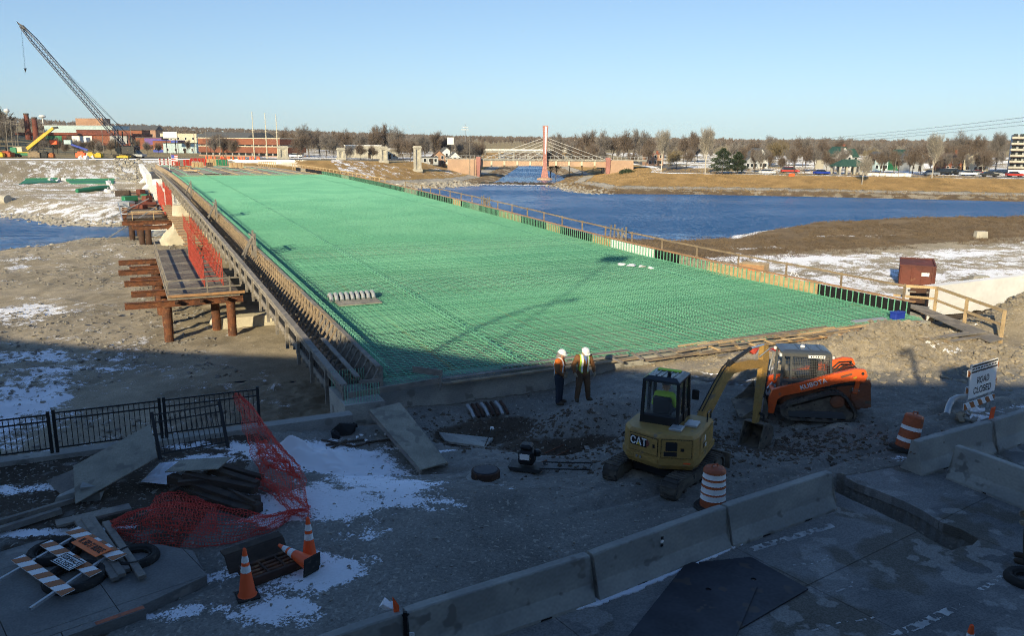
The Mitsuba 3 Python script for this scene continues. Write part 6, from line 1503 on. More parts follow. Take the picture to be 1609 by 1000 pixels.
t = thing('round_shrub', 'low round dark shrub at the right end of the cable bridge', 'shrub'); b = atY(985, 261, 268); z0 = gz(b[0], b[1]); n = 900; q = g.normal(size=(n, 3)); q /= np.linalg.norm(q, axis=1)[:, None]; q *= [2.6, 1.6, 1.3]; q[:, 2] = np.abs(q[:, 2]); P = b + q * g.uniform(.6, 1, (n, 1)); P[:, 2] += z0 - b[2]
part(t, 'foliage', prisms(P, P + g.normal(0, .3, (n, 3)), np.full(n, .09), np.full(n, .03)), 'needle')
# the woods farther off read as one mass
wp = [grow(40 + k, spread=.62, nl=4, kids=4, twig=.085, wig=.3) for k in range(5)]
wq_ = [grow(60 + k, spread=.8, nl=3, kids=5, twig=.26, wig=.35, L0=1.3) for k in range(5)]
def wood(name, label, n, rmin, rmax, az0, az1, h0, h1, seed, m, wp=wp):
    g = np.random.default_rng(seed); Vs, Fs, c = [], [], 0
    r = np.sqrt(g.uniform(rmin ** 2, rmax ** 2, n)); az = np.radians(g.uniform(az0, az1, n)); x, y = r * np.sin(az), r * np.cos(az); z = terrain(x, y); k = g.integers(0, 5, n); h = g.uniform(h0, h1, n); a = g.uniform(0, 6.28, n)
    for j in range(5):
        I = np.nonzero(k == j)[0]; v, f = cat(wp[j]); ca, sa = np.cos(a[I])[:, None], np.sin(a[I])[:, None]
        q = np.stack([(v[None, :, 0] * ca - v[None, :, 1] * sa) * h[I][:, None] * 1.0, (v[None, :, 0] * sa + v[None, :, 1] * ca) * h[I][:, None] * 1.0, v[None, :, 2] * h[I][:, None]], -1) + np.stack([x[I], y[I], z[I] - .5], -1)[:, None]
        Vs.append(q.reshape(-1, 3)); Fs.append((f[None] + (np.arange(len(I)) * len(v))[:, None, None]).reshape(-1, 3) + c); c += len(I) * len(v)
    t = thing(name, label, 'wood', kind='stuff'); part(t, 'trees', (np.vstack(Vs), np.vstack(Fs)), m, kind='stuff')
wood('distant_wood', 'brown winter woods beyond the houses at the right', 300, 390, 800, 3, 36, 5, 11, 1, 'twig_grey')
wood('distant_wood', 'brown winter woods behind the park left of the cable bridge', 260, 380, 900, -19, -3, 6, 12, 2, 'twig_grey')
wood('distant_wood', 'dark wooded hillside at the far left edge', 130, 340, 560, -37, -31.3, 9, 15, 3, 'bark')
wood('distant_wood', 'bluish wooded ridge along the horizon', 5200, 900, 2750, -38, 36, 7, 13, 4, 'twig', wq_)


# ---------------------------------------------------------------- buildings on the far side
def at_z(px, Y):
    if px > 1130 and 215 < Y < 250: Y = Y + 16
    b = atY(px, 250, Y); return np.array([b[0], b[1], gz(b[0], b[1])])


def house(px, Y, w, d, h, rh, label, wall, roof, rz=0.0, name='house', gable='x', nwin=3, floors=2, chimney=False, cat_='house'):
    if name == 'house': w, d, h, rh = w * .74, d * .74, h * .78, rh * .78
    p = at_z(px, Y); t = thing(name, label, cat_, mat(p[0], p[1], p[2] - .3, rz))
    part(t, 'wall', cb(-w / 2, w / 2, 0, d, 0, h, .02), wall)
    if gable == 'x':
        part(t, 'roof', front([(-.4, h), (d + .4, h), (d / 2, h + rh)], w + .7), roof); 
    elif gable == 'y':
        part(t, 'gable_wall', side([(-w / 2, h), (w / 2, h), (0, h + rh)], d - .05, .02), wall)
        for s in (-1, 1): part(t, 'roof', side([(s * (w / 2 + .4), h - .2), (s * (w / 2 + .4), h), (0, h + rh + .2), (0, h + rh)] if s > 0 else [(0, h + rh), (0, h + rh + .2), (-(w / 2 + .4), h), (-(w / 2 + .4), h - .2)], d + .6, -.3), roof)
    else: part(t, 'roof', cb(-w / 2 - .15, w / 2 + .15, -.15, d + .15, h, h + .3, .02), roof)
    for f in range(floors):
        for k in range(nwin):
            x = -w / 2 + w * (k + .5) / nwin; z = .9 + f * h / floors
            wv = part(t, 'window', bx(x - .55, x + .55, -.03, .02, z, z + 1.35), 'white'); part(wv, 'pane', bx(x - .45, x + .45, -.06, -.028, z + .1, z + 1.25), 'glass')
    part(t, 'door', bx(w * .12, w * .12 + 1.0, -.06, .02, .2, 2.2), 'dark_timber')
    if chimney: part(t, 'chimney', cb(w * .2, w * .2 + .7, d * .4, d * .4 + .7, h, h + rh + 1.0, .02), 'brick')
    return t


house(1196, 300, 8, 8, 6, 3.5, 'white gabled house with a dark porch roof behind the lawn', 'house_white', 'roof_grey', .3, gable='y')
house(1182, 296, 6, 7, 4, 2.5, 'small pale house left of the white gabled house', 'grey_paint', 'roof_grey', .2, gable='y', floors=1)
house(1326, 292, 9, 9, 6.5, 4.0, 'large white and green gabled house behind the shelter', 'house_white', 'roof_green', .25, gable='y', chimney=True)
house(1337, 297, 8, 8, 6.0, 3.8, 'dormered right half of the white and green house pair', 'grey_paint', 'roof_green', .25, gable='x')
house(1308, 298, 8, 8, 5, 2.5, 'pale house left of the large gabled house', 'cream', 'roof_grey', .2)
house(1386, 288, 7, 7, 5.5, 3, 'pale blue gabled house behind the forked tree', 'pale_blue', 'roof_grey', .2, gable='y')
house(1404, 300, 7, 7, 5, 2.6, 'narrow pale house between the blue and the green house', 'house_white', 'roof_grey', .2, gable='y', nwin=2)
house(1422, 290, 9, 8, 6, 3.4, 'dark green timber house among the trees', 'green_paint', 'roof_green', .2, gable='y')
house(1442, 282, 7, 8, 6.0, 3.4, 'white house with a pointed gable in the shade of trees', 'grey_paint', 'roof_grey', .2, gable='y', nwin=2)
house(1503, 282, 11, 8, 5.5, 3.0, 'brick house with two chimneys behind the parked cars', 'brick', 'roof_brown', .2, chimney=True, nwin=4)
house(1535, 278, 10, 8, 5.6, 3.0, 'cream house with grey roof right of the brick house', 'cream', 'roof_grey', -.5, gable='y')
house(879, 430, 9, 8, 5, 3, 'small white house seen through the bridge cables', 'white', 'roof_grey', .2, gable='y'); house(904, 420, 10, 8, 5, 3.5, 'pale yellow house seen through the bridge cables', 'cream', 'roof_grey', .2, gable='y'); house(934, 420, 16, 9, 4.5, 1.5, 'low brick house right of the bridge cables', 'brick', 'roof_brown', .2); house(1030, 330, 9, 8, 6, .5, 'square brick house behind the white sycamore', 'tan_brick', 'brick_red', .2, gable='flat', chimney=True)
house(690, 300, 6.5, 7, 4.2, 3.0, 'small tan house with a pointed gable left of the billboard', 'tan_brick', 'roof_brown', .2, gable='y', nwin=2); house(702, 330, 7, 8, 5.5, 3, 'white house behind the small tan house', 'white', 'roof_grey', .3, gable='y'); house(715, 320, 7, 7, 4.5, 3.2, 'white house right below the billboard', 'white', 'roof_grey', .2, gable='y'); house(722, 322, 6, 6, 2.6, 2, 'low white annex right of the white house', 'white', 'roof_grey', .2, gable='y', floors=1, nwin=2)
house(672, 292, 10, 5, 3.2, .4, 'low pale building with dark posts left of the tan house', 'grey_paint', 'roof_grey', .1, gable='flat', floors=1, nwin=4, cat_='building')
house(572, 310, 13, 12, 4.8, .8, 'pale flat roofed hall behind the stone pylons', 'pale_stone', 'white', .25, gable='flat', floors=1, nwin=0, name='hall', cat_='building'); house(606, 330, 10, 9, 4.0, .5, 'lower wing of the pale hall', 'pale_stone', 'white', .25, gable='flat', floors=1, nwin=3, name='hall', cat_='building')
# office with brick bands
p0, p1 = at_z(313, 300), at_z(441, 285); d = p1 - p0; L = float(np.hypot(d[0], d[1])); t = thing('brick_office', 'low brick office building with window bands and a dark sloping roof', 'building', mat(p0[0], p0[1], p0[2] - .5, math.atan2(d[1], d[0])) @ np.diag([1, 1, .78, 1]))
for z, h, m in ((.0, 1.2, 'tan_brick'), (2.4, 2.6, 'brick'), (6.0, 2.6, 'brick')): part(t, 'brick_band', cb(0, L, 0, 14, z, z + h, .03), 'brick' if m == 'brick' else m)
part(t, 'core', bx(.4, L - .4, .5, 13, 0, 8.4), 'grey_paint')
for z in (5.05, 8.65): part(t, 'ledge', bx(-.05, L + .05, -.05, 14, z, z + .35), 'cream')
for z in (1.3, 5.45):
    for k in range(12): part(t, 'window', bx(.6 + k * (L - 1) / 12, (k + 1) * (L - 1) / 12, .42, .49, z, z + (1.05 if z < 2 else .5)), 'glass')
part(t, 'roof', hexa([(-1, 0, 8.9), (L * .62, 0, 8.9), (L * .62, 15, 8.9), (-1, 15, 8.9)], [(0, 4, 11.6), (L * .60, 4, 11.3), (L * .60, 12, 11.3), (0, 12, 11.6)]), 'roof_grey')
# apartment block
p = at_z(1612, 262); t = thing('apartment_block', 'brick apartment block with stacked balconies at the right edge', 'building', mat(p[0], p[1], p[2] - .3, -.50))
part(t, 'wall', cb(-4.2, 2.0, .8, 15, 0, 12.6, .03), 'grey_paint'); part(t, 'brick_pier', cb(1.2, 4.6, -.2, 15, 0, 13.2, .03), 'tan_brick'); part(t, 'wall', cb(4.6, 14, .6, 15, 0, 12.8, .03), 'grey_paint'); part(t, 'garage_wall', cb(-4.4, 1.1, -.3, 1, 0, 1.7, .03), 'white'); part(t, 'roof', hull([(-.5, -.3, 13.2), (14, -.3, 13.2), (14, 15, 13.2), (-.5, 15, 13.2), (2.5, 3, 15.2), (14, 3, 15.2), (14, 11, 15.2), (2.5, 11, 15.2)]), 'white')
for f in range(6):
    z = 1.9 + f * 1.85
    for x0, x1 in ((-4.5, 1.15), (4.7, 13)):
        k = part(t, 'balcony', bx(x0, x1, -.7, .8, z, z + .18), 'roof_brown'); part(k, 'railing', bx(x0, x1, -.7, -.64, z + .2, z + .85), 'pale_stone')
        for q in range(3): w0 = x0 + .3 + q * 1.8; part(t, 'window', bx(w0, w0 + 1.2, .74, .79, z + .5, z + 1.7), 'glass')
# town at the left end of the bridge
house(118, 430, 62, 22, 5.6, .4, 'long brick building with painted murals behind the yellow crane', 'brick_red', 'roof_brown', -.1, gable='flat', floors=1, nwin=14, name='factory_building', cat_='building')
p = at_z(118, 424); ii = 0
for x, w, h, m in ((-24, 9, 3.2, 'grey_paint'), (-11, 10, 3.4, 'green_paint'), (-2, 3, 3.4, 'dark_timber'), (5, 11, 3.4, 'white'), (16, 8.5, 4, 'brick'), (25, 10, 3.6, 'grey_paint')):
    part('factory_building', 'mural', xf(bx(x - w / 2, x + w / 2, -.12, -.02, 1.2, 1.2 + h), mat(0, 0, 0)), m)
part('factory_building', 'beam', bx(-33, 33, -1.0, -.1, 5.0, 6.2), 'brick_red')
house(128, 500, 42, 20, 10, .6, 'pale blue flat roofed building above the long brick one', 'pale_blue', 'grey_paint', -.05, gable='flat', floors=0, name='warehouse', cat_='building'); house(148, 480, 18, 10, 8.5, .4, 'brick block in front of the pale blue building', 'brick_red', 'roof_brown', -.05, gable='flat', floors=1, nwin=5, name='warehouse', cat_='building'); house(146, 620, 20, 12, 16.5, 1, 'tan flat roofed building on the rise behind', 'tan_brick', 'tan_brick', 0, gable='flat', floors=2, nwin=6, name='warehouse', cat_='building')
for px, yt, lb in ((49, 178, 'left and taller of two dark red chimney stacks'), (61, 184, 'right and shorter of two dark red chimney stacks')):
    p = at_z(px, 400); h = atY(px, yt, 400)[2] - p[2]; t = thing('chimney_stack', lb, 'chimney'); part(t, 'shaft', xf(lathe([(1.45, 0), (1.05, h - .8)], 20, False), mat(*p)), 'brick_red', 40); part(t, 'rim', xf(lathe([(1.2, h - .8), (1.2, h), (.8, h)], 20), mat(*p)), 'roof_brown')
house(236, 420, 13, 9, 6, .5, 'brick shop with a purple front', 'brick', 'roof_grey', 0, gable='flat', floors=1, nwin=0, name='shop', cat_='shop'); pbr('purple', (.13, .06, .28), .5)
part('shop', 'purple_front', bx(-2, 6.6, -.2, -.03, 2.6, 5.8), 'purple'); house(262, 360, 11, 8, 5.2, .4, 'shop with bright blue and red panels below the white billboard', 'brick', 'blue', 0, gable='flat', floors=1, nwin=5, name='shop', cat_='shop'); part('shop_001', 'blue_front', bx(2.5, 5.5, -.25, -.03, .5, 5.2), 'blue'); part('shop_001', 'blue_band', bx(-5.5, 2.5, -.2, -.03, .2, 1.4), 'blue')
house(284, 350, 14, 9, 4.2, .4, 'low grey blue shop right of the bright blue one', 'pale_blue', 'roof_grey', 0, gable='flat', floors=1, nwin=4, name='shop', cat_='shop'); house(283, 460, 20, 12, 8, .5, 'cream two storey building behind the white billboard', 'cream', 'cream', 0, gable='flat', floors=2, nwin=5, name='office_block', cat_='building'); house(200, 440, 18, 10, 9.5, .5, 'brown brick building behind the crane mast', 'brick', 'roof_brown', 0, gable='flat', floors=2, nwin=5, name='office_block', cat_='building'); house(220, 560, 24, 12, 10, 3, 'grey roofed building on the street beyond the bridge', 'tan_brick', 'roof_grey', 0, floors=2, nwin=5, name='office_block', cat_='building')
def board(px, Y, w, y0, y1, label, m='white', legs=2):
    p = at_z(px, Y); z0, z1 = atY(px, y1, Y)[2], atY(px, y0, Y)[2]; t = thing('billboard', label, 'billboard', mat(p[0], p[1], 0)); part(t, 'panel', bx(-w / 2, w / 2, 0, .3, z0, z1), m); part(t, 'frame', cat([bx(-w / 2 - .1, w / 2 + .1, -.05, .35, z1, z1 + .15), bx(-w / 2 - .1, w / 2 + .1, -.05, .35, z0 - .2, z0)]), 'roof_grey')
    for x in (np.linspace(-w / 3, w / 3, legs) if legs > 1 else [0]): part(t, 'post', tube((x, .4, p[2]), (x, .4, z1), .18, 8), 'black_steel')
board(270, 340, 5.6, 207, 217, 'blank white billboard above the blue shop'); board(708, 330, 2.6, 216, 227, 'small white billboard on a post by the white houses', legs=1)
# poles
def ppole(px, Y, yt, label, arms=1, lean=0.0, group=None, m='grey_wood', r=.15):
    p = at_z(px, Y); h = atY(px, yt, Y)[2] - p[2]; t = thing('utility_pole', label, 'pole', mat(p[0], p[1], p[2] - .2, 0, 0, lean), group); part(t, 'pole', tube((0, 0, 0), (0, 0, h + .2), r, 8, r * .6), m)
    for k in range(arms): part(t, 'crossarm', bar((-1.3, 0, h - .4 - k * .9), (1.3, 0, h - .4 - k * .9), .12, .14), m)
for px, Y, yt, lb in ((14, 292, 190, 'leftmost leaning utility pole by the yellow crane'), (22, 295, 187, 'second utility pole of the cluster by the yellow crane'), (27, 300, 193, 'third utility pole of the cluster by the yellow crane'), (31, 290, 192, 'rightmost utility pole of the cluster by the yellow crane')): ppole(px, Y, yt, lb, 1, .03)
for px, Y, yt, lb in ((164, 275, 203, 'plain pole left of the crane boom foot'), (189, 300, 202, 'grey pole beside the crane mast'), (209, 290, 201, 'pole right of the crane mast'), (281, 300, 203, 'pole by the white billboard'), (307, 290, 207, 'dark pole at the left end of the brick office'), (326, 262, 204, 'pale pole left of the office front'), (347, 262, 211, 'pale pole before the round headed tree'), (738, 290, 214, 'thin pale pole right of the billboard'), (1228, 265, 241, 'bare pole right of the white gabled house'), (1408, 240, 250, 'thin pole right of the pale forked tree')): ppole(px, Y, yt, lb, 0, .01, r=.13)
for px, yt, lb in ((400, 177, 'left of three tall pale flagpoles'), (420, 179, 'middle of three tall pale flagpoles'), (437, 181, 'right of three tall pale flagpoles')):
    p = at_z(px, 268); h = atY(px, yt, 268)[2] - p[2]; t = thing('flagpole', lb, 'flagpole', mat(*p)); part(t, 'pole', tube((0, 0, -.2), (0, 0, h), .22, 10, .09), 'cream'); part(t, 'finial', xf(lathe([(.02, 0), (.16, .12), (.16, .22), (.02, .34)], 10), mat(0, 0, h)), 'cream'); part(t, 'bracket', bar((-.4, 0, h * .62), (.5, 0, h * .62), .08, .1), 'cream')
for px, y0, y1, lb in ((445, 228, 251, 'largest pale stone gate pylon beside the flagpoles'), (536, 231, 251, 'second stone pylon from the left in the park'), (603, 229, 250, 'third stone pylon from the left lit on its left face'), (656, 228, 249, 'fourth stone pylon nearest the paved slope')):
    p = at_z(px, 262); h = atY(px, y0, 262)[2] - p[2]; w = 1.55 if px < 500 else 1.15; t = thing('stone_pylon', lb, 'monument', mat(p[0], p[1], p[2] - .2, .35)); part(t, 'plinth', cb(-w - .3, w + .3, -.9, .9, 0, .9, .05), 'pale_stone')
    part(t, 'shaft', cat([cb(-w, -w * .45, -.6, .6, .9, h - .7, .04), cb(w * .45, w, -.6, .6, .9, h - .7, .04), bx(-w * .46, w * .46, -.1, .6, .9, h - .7), bx(-w, w, -.6, .6, h - 1.1, h - .7)]), 'pale_stone'); part(t, 'cornice', cb(-w - .2, w + .2, -.8, .8, h - .7, h - .3, .05), 'pale_stone'); part(t, 'cap', cb(-w, w, -.6, .6, h - .3, h, .05), 'pale_stone')

# ---------------------------------------------------------------- the cable-stayed bridge over the creek
pbr('pink_stone', patchy((.42, .20, .17), (.36, .17, .145), .3, None, 4, .15), .8); pbr('tan_wall', patchy((.50, .34, .23), (.44, .30, .21), .3, None, 4, .15), .85)
t = thing('cable_bridge', 'cable stayed road bridge with one red pylon and cream girders over the creek', 'bridge')
YB = 296.0; zt = 1.0; xa, xb_ = atY(752, 250, YB)[0], atY(955, 250, YB)[0]; xp = atY(856, 250, YB)[0]
part(t, 'deck', cat([bx(xa - 12, xb_ + 14, YB, YB + 13, zt - .5, zt), bx(xa - 12, xb_ + 14, YB - .3, YB - .02, zt - .3, zt + .25)]), 'concrete')
def arc(x): u = (x - xa) / (xb_ - xa); return 1.0 * (2 * u - 1) ** 2 * .5
n = 10
for k in range(n):
    x0, x1 = xa + (xb_ - xa) * k / n, xa + (xb_ - xa) * (k + 1) / n; part(t, 'girder', hexa([(x0 + .35, YB + .1, zt - 2.2 - arc(x0)), (x1 - .35, YB + .1, zt - 2.2 - arc(x1)), (x1 - .35, YB + .6, zt - 2.2 - arc(x1)), (x0 + .35, YB + .6, zt - 2.2 - arc(x0))], [(x0 + .35, YB + .1, zt - .55), (x1 - .35, YB + .1, zt - .55), (x1 - .35, YB + .6, zt - .55), (x0 + .35, YB + .6, zt - .55)]), 'tan_wall')
    part(t, 'floor_beam', bx(x1 - .34, x1 + .34, YB - .2, YB + 12, zt - 2.0, zt - .51), 'cream')
part(t, 'railing', cat([bx(xa - 12, xb_ + 14, YB - .25, YB - .2, zt + 1.2, zt + 1.3)] + [bx(x, x + .12, YB - .25, YB - .15, zt + .25, zt + 1.2) for x in np.arange(xa - 12, xb_ + 14, 1.5)]), 'grey_paint')
for yy in (YB - 1.4,): 
    hp = atY(856, 197.5, YB)[2]
    def ring(z, hx, hy): return [(xp - hx, yy - hy, z), (xp + hx, yy - hy, z), (xp + hx, yy + hy, z), (xp - hx, yy + hy, z)]
    part(t, 'pylon', cat([hexa(ring(-6.6, 1.5, 1.4), ring(-1.5, .72, .9)), hexa(ring(-1.5, .72, .9), ring(3, .66, .8)), hexa(ring(3, .66, .8), ring(hp - 4.5, .72, .8)), hexa(ring(hp - 4.5, .72, .8), ring(hp, .95, .9))]), 'pink_stone'); part(t, 'pylon_cap', cat([hexa([(xp - .1, yy - .95, 3), (xp + .3, yy - .95, 3), (xp + .3, yy - .85, 3), (xp - .1, yy - .85, 3)], [(xp - .2, yy - 1.0, hp - .3), (xp + .55, yy - 1.0, hp - .3), (xp + .55, yy - .88, hp - .3), (xp - .2, yy - .88, hp - .3)])]), 'white_concrete')
    part(t, 'pylon_foot', xf(lathe([(3.2, -6.6), (2.6, -5.5), (1.6, -5.2)], 14), mat(xp, yy, 0)), 'tan_wall')
    for sg in (-1, 1):
        for k in range(5): part(t, 'cable', tube((xp + sg * .6, yy, hp - 4.2 - k * 1.1), (xp + sg * (21.5 - k * 4.0), yy + 1.3, zt + .3), .06, 6), 'white_concrete')
for x in (xa, xb_): part(t, 'abutment_pier', hexa([(x - .45, YB - 2.2, -6), (x + .45, YB - 2.2, -6), (x + .45, YB + 1, -6), (x - .45, YB + 1, -6)], [(x - .8, YB - 2.4, zt + .9), (x + .8, YB - 2.4, zt + .9), (x + .8, YB + 1, zt + .9), (x - .8, YB + 1, zt + .9)]), 'pink_stone')
part(t, 'wing_wall', hexa([(xa - 11, YB - 1.6, -6), (xa - .8, YB - 1.6, -6), (xa - .8, YB - .6, -6), (xa - 11, YB - .6, -6)], [(xa - 11, YB - 1.6, zt), (xa - .8, YB - 1.6, zt), (xa - .8, YB - .6, zt), (xa - 11, YB - .6, zt)]), 'tan_wall'); part(t, 'wing_wall', hexa([(xb_ + .8, YB - 1.6, -6), (xb_ + 9, YB - 1.6, -6), (xb_ + 9, YB - .6, -6), (xb_ + .8, YB - .6, -6)], [(xb_ + .8, YB - 1.6, zt), (xb_ + 9, YB - 1.6, zt), (xb_ + 9, YB - .6, zt), (xb_ + .8, YB - .6, zt)]), 'tan_wall')
part(t, 'abutment_wall', cat([bx(xa - 1, xa + .4, YB + .8, YB + 13, -6, zt - .6), bx(xb_ - .4, xb_ + 1, YB + .8, YB + 13, -6, zt - .6)]), 'concrete')
t = thing('far_bridge', 'flat concrete road bridge farther up the creek', 'bridge'); Y2 = 560; x0, x1 = atY(762, 240, Y2)[0], atY(830, 240, Y2)[0]; zz = atY(800, 236.5, Y2)[2]; part(t, 'deck', bx(x0 - 30, x1 + 30, Y2, Y2 + 10, zz - 1.4, zz), 'concrete'); part(t, 'parapet', bx(x0 - 30, x1 + 30, Y2 - .1, Y2 + .2, zz + .01, zz + .9), 'white_concrete')
for x in np.linspace(x0, x1, 4): part(t, 'pier', bx(x - .6, x + .6, Y2 + 1, Y2 + 9, -7, zz - 1.41), 'concrete')
t = thing('weir', 'low dark weir with a line of white water across the creek mouth', 'weir'); A_, B_w = at(752, 288, -5.7), at(868, 289, -5.7)
part(t, 'sill', bar(A_, B_w, 1.6, .5), 'dark_timber'); g = np.random.default_rng(33); fo = []
for k in range(260): u = g.random(); fo.append(A_ + (B_w - A_) * u + [0, -1.8 - abs(g.normal()) * 1.3, WZ + .05 - A_[2]])
part(t, 'white_water', stones(np.array(fo), .15, .6, 34, .25), 'snow')
for k in range(9): u = k / 9 + .03; p = A_ + (B_w - A_) * u; part(t, 'gate', bar(p + [0, -.9, .25], p + [(B_w - A_)[0] * .06, -.9, .25], .3, .6), 'black_steel')

# ---------------------------------------------------------------- far shelter, cars, barrier, wires
p = at_z(1335, 236); t = thing('park_shelter', 'open park shelter with a green hipped roof and pale posts', 'shelter', mat(p[0], p[1], p[2], .15)); part(t, 'roof', hull([(-5.2, -3, 2.4), (5.2, -3, 2.4), (5.2, 3, 2.4), (-5.2, 3, 2.4), (-2.2, 0, 4.5), (2.2, 0, 4.5)]), 'roof_green')
for x in (-4.2, -2, 0.5, 2.6, 4.4):
    for y in (-2.4, 2.4): part(t, 'post', cb(x - .25, x + .25, y - .25, y + .25, -.2, 2.4, .03), 'pale_stone')
p = at_z(1364, 228); q = at_z(1435, 222); t = thing('white_roadside_barrier', 'long white concrete barrier on the far levee crest', 'barrier'); 
for k in range(7): a, b = p + (q - p) * (k / 7 + .005), p + (q - p) * ((k + 1) / 7 - .005); part(t, 'segment', bar(a + [0, 0, .35], b + [0, 0, .35], .5, .9), 'white_concrete')
def car(px, Y, label, m, rz=0.1, van=False, sc=1.0):
    p = at_z(px, Y); t = thing('parked_car', label, 'car', mat(p[0], p[1], p[2], rz, s=sc)); L, W = (2.6, 1.0) if van else (2.2, .88)
    part(t, 'body', hull([(x, y, z) for x, z in [(-L, .35), (L, .35), (L, .75), (L * .92, .88), (-L * .95, .95), (-L, .8)] for y in (-W, W)]), m)
    top = [(-L * .9, .93), (-L * .75, 1.75), (L * .35, 1.75), (L * .62, .9)] if van else [(-L * .75, .93), (-L * .5, 1.42), (L * .18, 1.42), (L * .5, .88)]
    part(t, 'cabin', hull([(x, y * (W - (.16 if z > 1 else .04)), z) for x, z in top for y in (-1, 1)]), 'glass'); part(t, 'roof', hull([(x * .97, y * (W - .15), z) for x, z in [(top[1][0], top[1][1] + .01), (top[2][0], top[2][1] + .01), (top[1][0], top[1][1] + .05), (top[2][0], top[2][1] + .05)] for y in (-1, 1)]), m)
    for x in (-L * .62, L * .62):
        for y in (-W + .08, W - .28): part(t, 'wheel', ywheel(x, .33, .33, y, y + .2, 14), 'black')
for px, Y, m, lb, v in ((1207, 232, 'white', 'white car driving on the far levee road', 0), (1293, 232, 'blue', 'dark blue car left of the green roofed shelter', 0), (1466, 232, 'galv', 'silver car at the left end of the parked row', 0), (1486, 238, 'black_steel', 'dark van second in the parked row', 1), (1499, 240, 'white', 'white van in the middle of the parked row', 1), (1513, 238, 'black_steel', 'black car under the brick house', 0), (1524, 232, 'white', 'white car in the right half of the parked row', 0), (1532, 236, 'galv', 'silver car right of the white one in the parked row', 0), (1540, 238, 'red', 'red car at the right end of the parked row', 0), (1558, 226, 'black_steel', 'dark car beside the apartment garage', 0), (1598, 226, 'red', 'red car before the apartment block', 0), (1243, 262, 'red', 'red truck behind the far road', 1), (466, 285, 'white', 'white car parked behind the stone pylon', 0), (213, 262, 'galv', 'silver pickup with dark windows at the far end of the bridge', 1)): car(px, Y, lb, m, rng.uniform(-.2, .3), bool(v), 1.25 if px == 213 else 1.05)
t = thing('orange_barrier', 'bright orange barrier block on the far levee crest', 'barrier'); p = at_z(1246, 224); part(t, 'block', cb(p[0] - .8, p[0] + .8, p[1] - .3, p[1] + .3, p[2] - .1, p[2] + .8, .08), 'orange')
for k, (ya, yb2) in enumerate(((186, 224), (192.5, 227), (199, 229))):
    a, b = atY(1680, ya - 10, 150), atY(1150, yb2, 520); u = np.linspace(0, 1, 40)[:, None]; P = a + (b - a) * u; P[:, 2] -= 4 * 1.6 * (u * (1 - u))[:, 0]
    t = thing('power_line', ['uppermost of three sagging power lines in the sky at the right', 'middle of three sagging power lines in the sky at the right', 'lowest of three sagging power lines in the sky at the right'][k], 'power line'); part(t, 'wire', pipe(P, .035, 4, False), 'black_steel')
for px, yt, yb3, Y, lb, r in ((10.5, 170, 178, 1400, 'pale water tower with a thin stem at the far left edge', 4.5), (66.5, 180, 186, 1500, 'low domed water tower on the ridge right of the chimney stacks', 6)):
    c = atY(px, (yt + yb3) / 2, Y); h = (yb3 - yt) * Y / FOC; t = thing('water_tower', lb, 'water tower', mat(*c)); part(t, 'tank', lathe([(.6, -h * .5), (r * .8, -h * .25), (r, 0), (r * .8, h * .3), (.3, h * .45)], 20), 'white', 40); part(t, 'stem', tube((0, 0, -40), (0, 0, -h * .45), .9, 10), 'white')
t = thing('radio_mast', 'thin lattice mast on the horizon right of the billboard', 'mast'); c = at_z(731, 700); h = atY(731, 197, 700)[2] - c[2]
part(t, 'mast', prisms([c + [0, 0, z] for z in np.arange(0, h, 4)] , [c + [.0, 0, z + 4.1] for z in np.arange(0, h, 4)], np.full(len(np.arange(0, h, 4)), .28), np.full(len(np.arange(0, h, 4)), .25)), 'galv'); part(t, 'antenna', cat([bar(c + [-3, 0, h * .82], c + [3, 0, h * .82], .3, .6), bar(c + [-2, 0, h * .93], c + [2, 0, h * .93], .3, .6)]), 'galv')

# ---------------------------------------------------------------- the work trestle along the left side
pbr('mat_timber', wood_fn((.17, .15, .135), (.13, .115, .105), (.09, .08, .075)), .85)
t = thing('work_trestle', 'rusty steel work trestle with grey timber mats beside the left edge of the bridge', 'trestle')
TZ = -2.15
for k, s in enumerate(np.arange(31.2, 55, 1.22)): part(t, 'deck_mat', hexa([bw(s + .02, -5.0, TZ - .2), bw(s + .02, -.6, TZ - .2), bw(s + 1.19, -.6, TZ - .2), bw(s + 1.19, -5.0, TZ - .2)], [bw(s + .02, -5.0, TZ), bw(s + .02, -.6, TZ), bw(s + 1.19, -.6, TZ), bw(s + 1.19, -5.0, TZ)]), 'mat_timber' if k % 4 else 'grey_wood')
def pile(t, s, w, zt, zb=-6.6, r=.28): part(t, 'pile', tube(bw(s, w, zb), bw(s, w, zt), r, 16), 'rust' if int(s * 3) % 3 else 'dark_rust')
def ibeam(A, B, h=.42, w=.32):
    A, B = np.asarray(A, float), np.asarray(B, float); z = np.array([0, 0, 1.0])
    return cat([bar(A + z * (h / 2 - .03), B + z * (h / 2 - .03), w, .05), bar(A - z * (h / 2 - .03), B - z * (h / 2 - .03), w, .05), bar(A, B, .05, h - .12)])
for s, ws in ((31.4, (-5.1, -1.2)), (33.4, (-5.0, -2.0)), (36.5, (-5.0,)), (40.5, (-5.2,)), (46, (-5.2,)), (52, (-5.2,))):
    for w in ws: pile(t, s, w, TZ - .65)
for s in (31.4, 35.6, 40.2, 41.6, 45.8, 47.5, 51.5): part(t, 'cap_beam', ibeam(bw(s, -7.9 + (int(s) % 3) * .4, TZ - .43), bw(s, -.4, TZ - .43)), 'rust')
for w in (-4.5, -3.0, -1.5): part(t, 'stringer', ibeam(bw(30.7, w, TZ - .32), bw(55, w, TZ - .32), .2, .2), 'dark_rust')
part(t, 'edge_timber', bar(bw(31.1, -5.0, TZ + .06), bw(31.1, -.3, TZ + .06), .14, .16), 'orange_board')
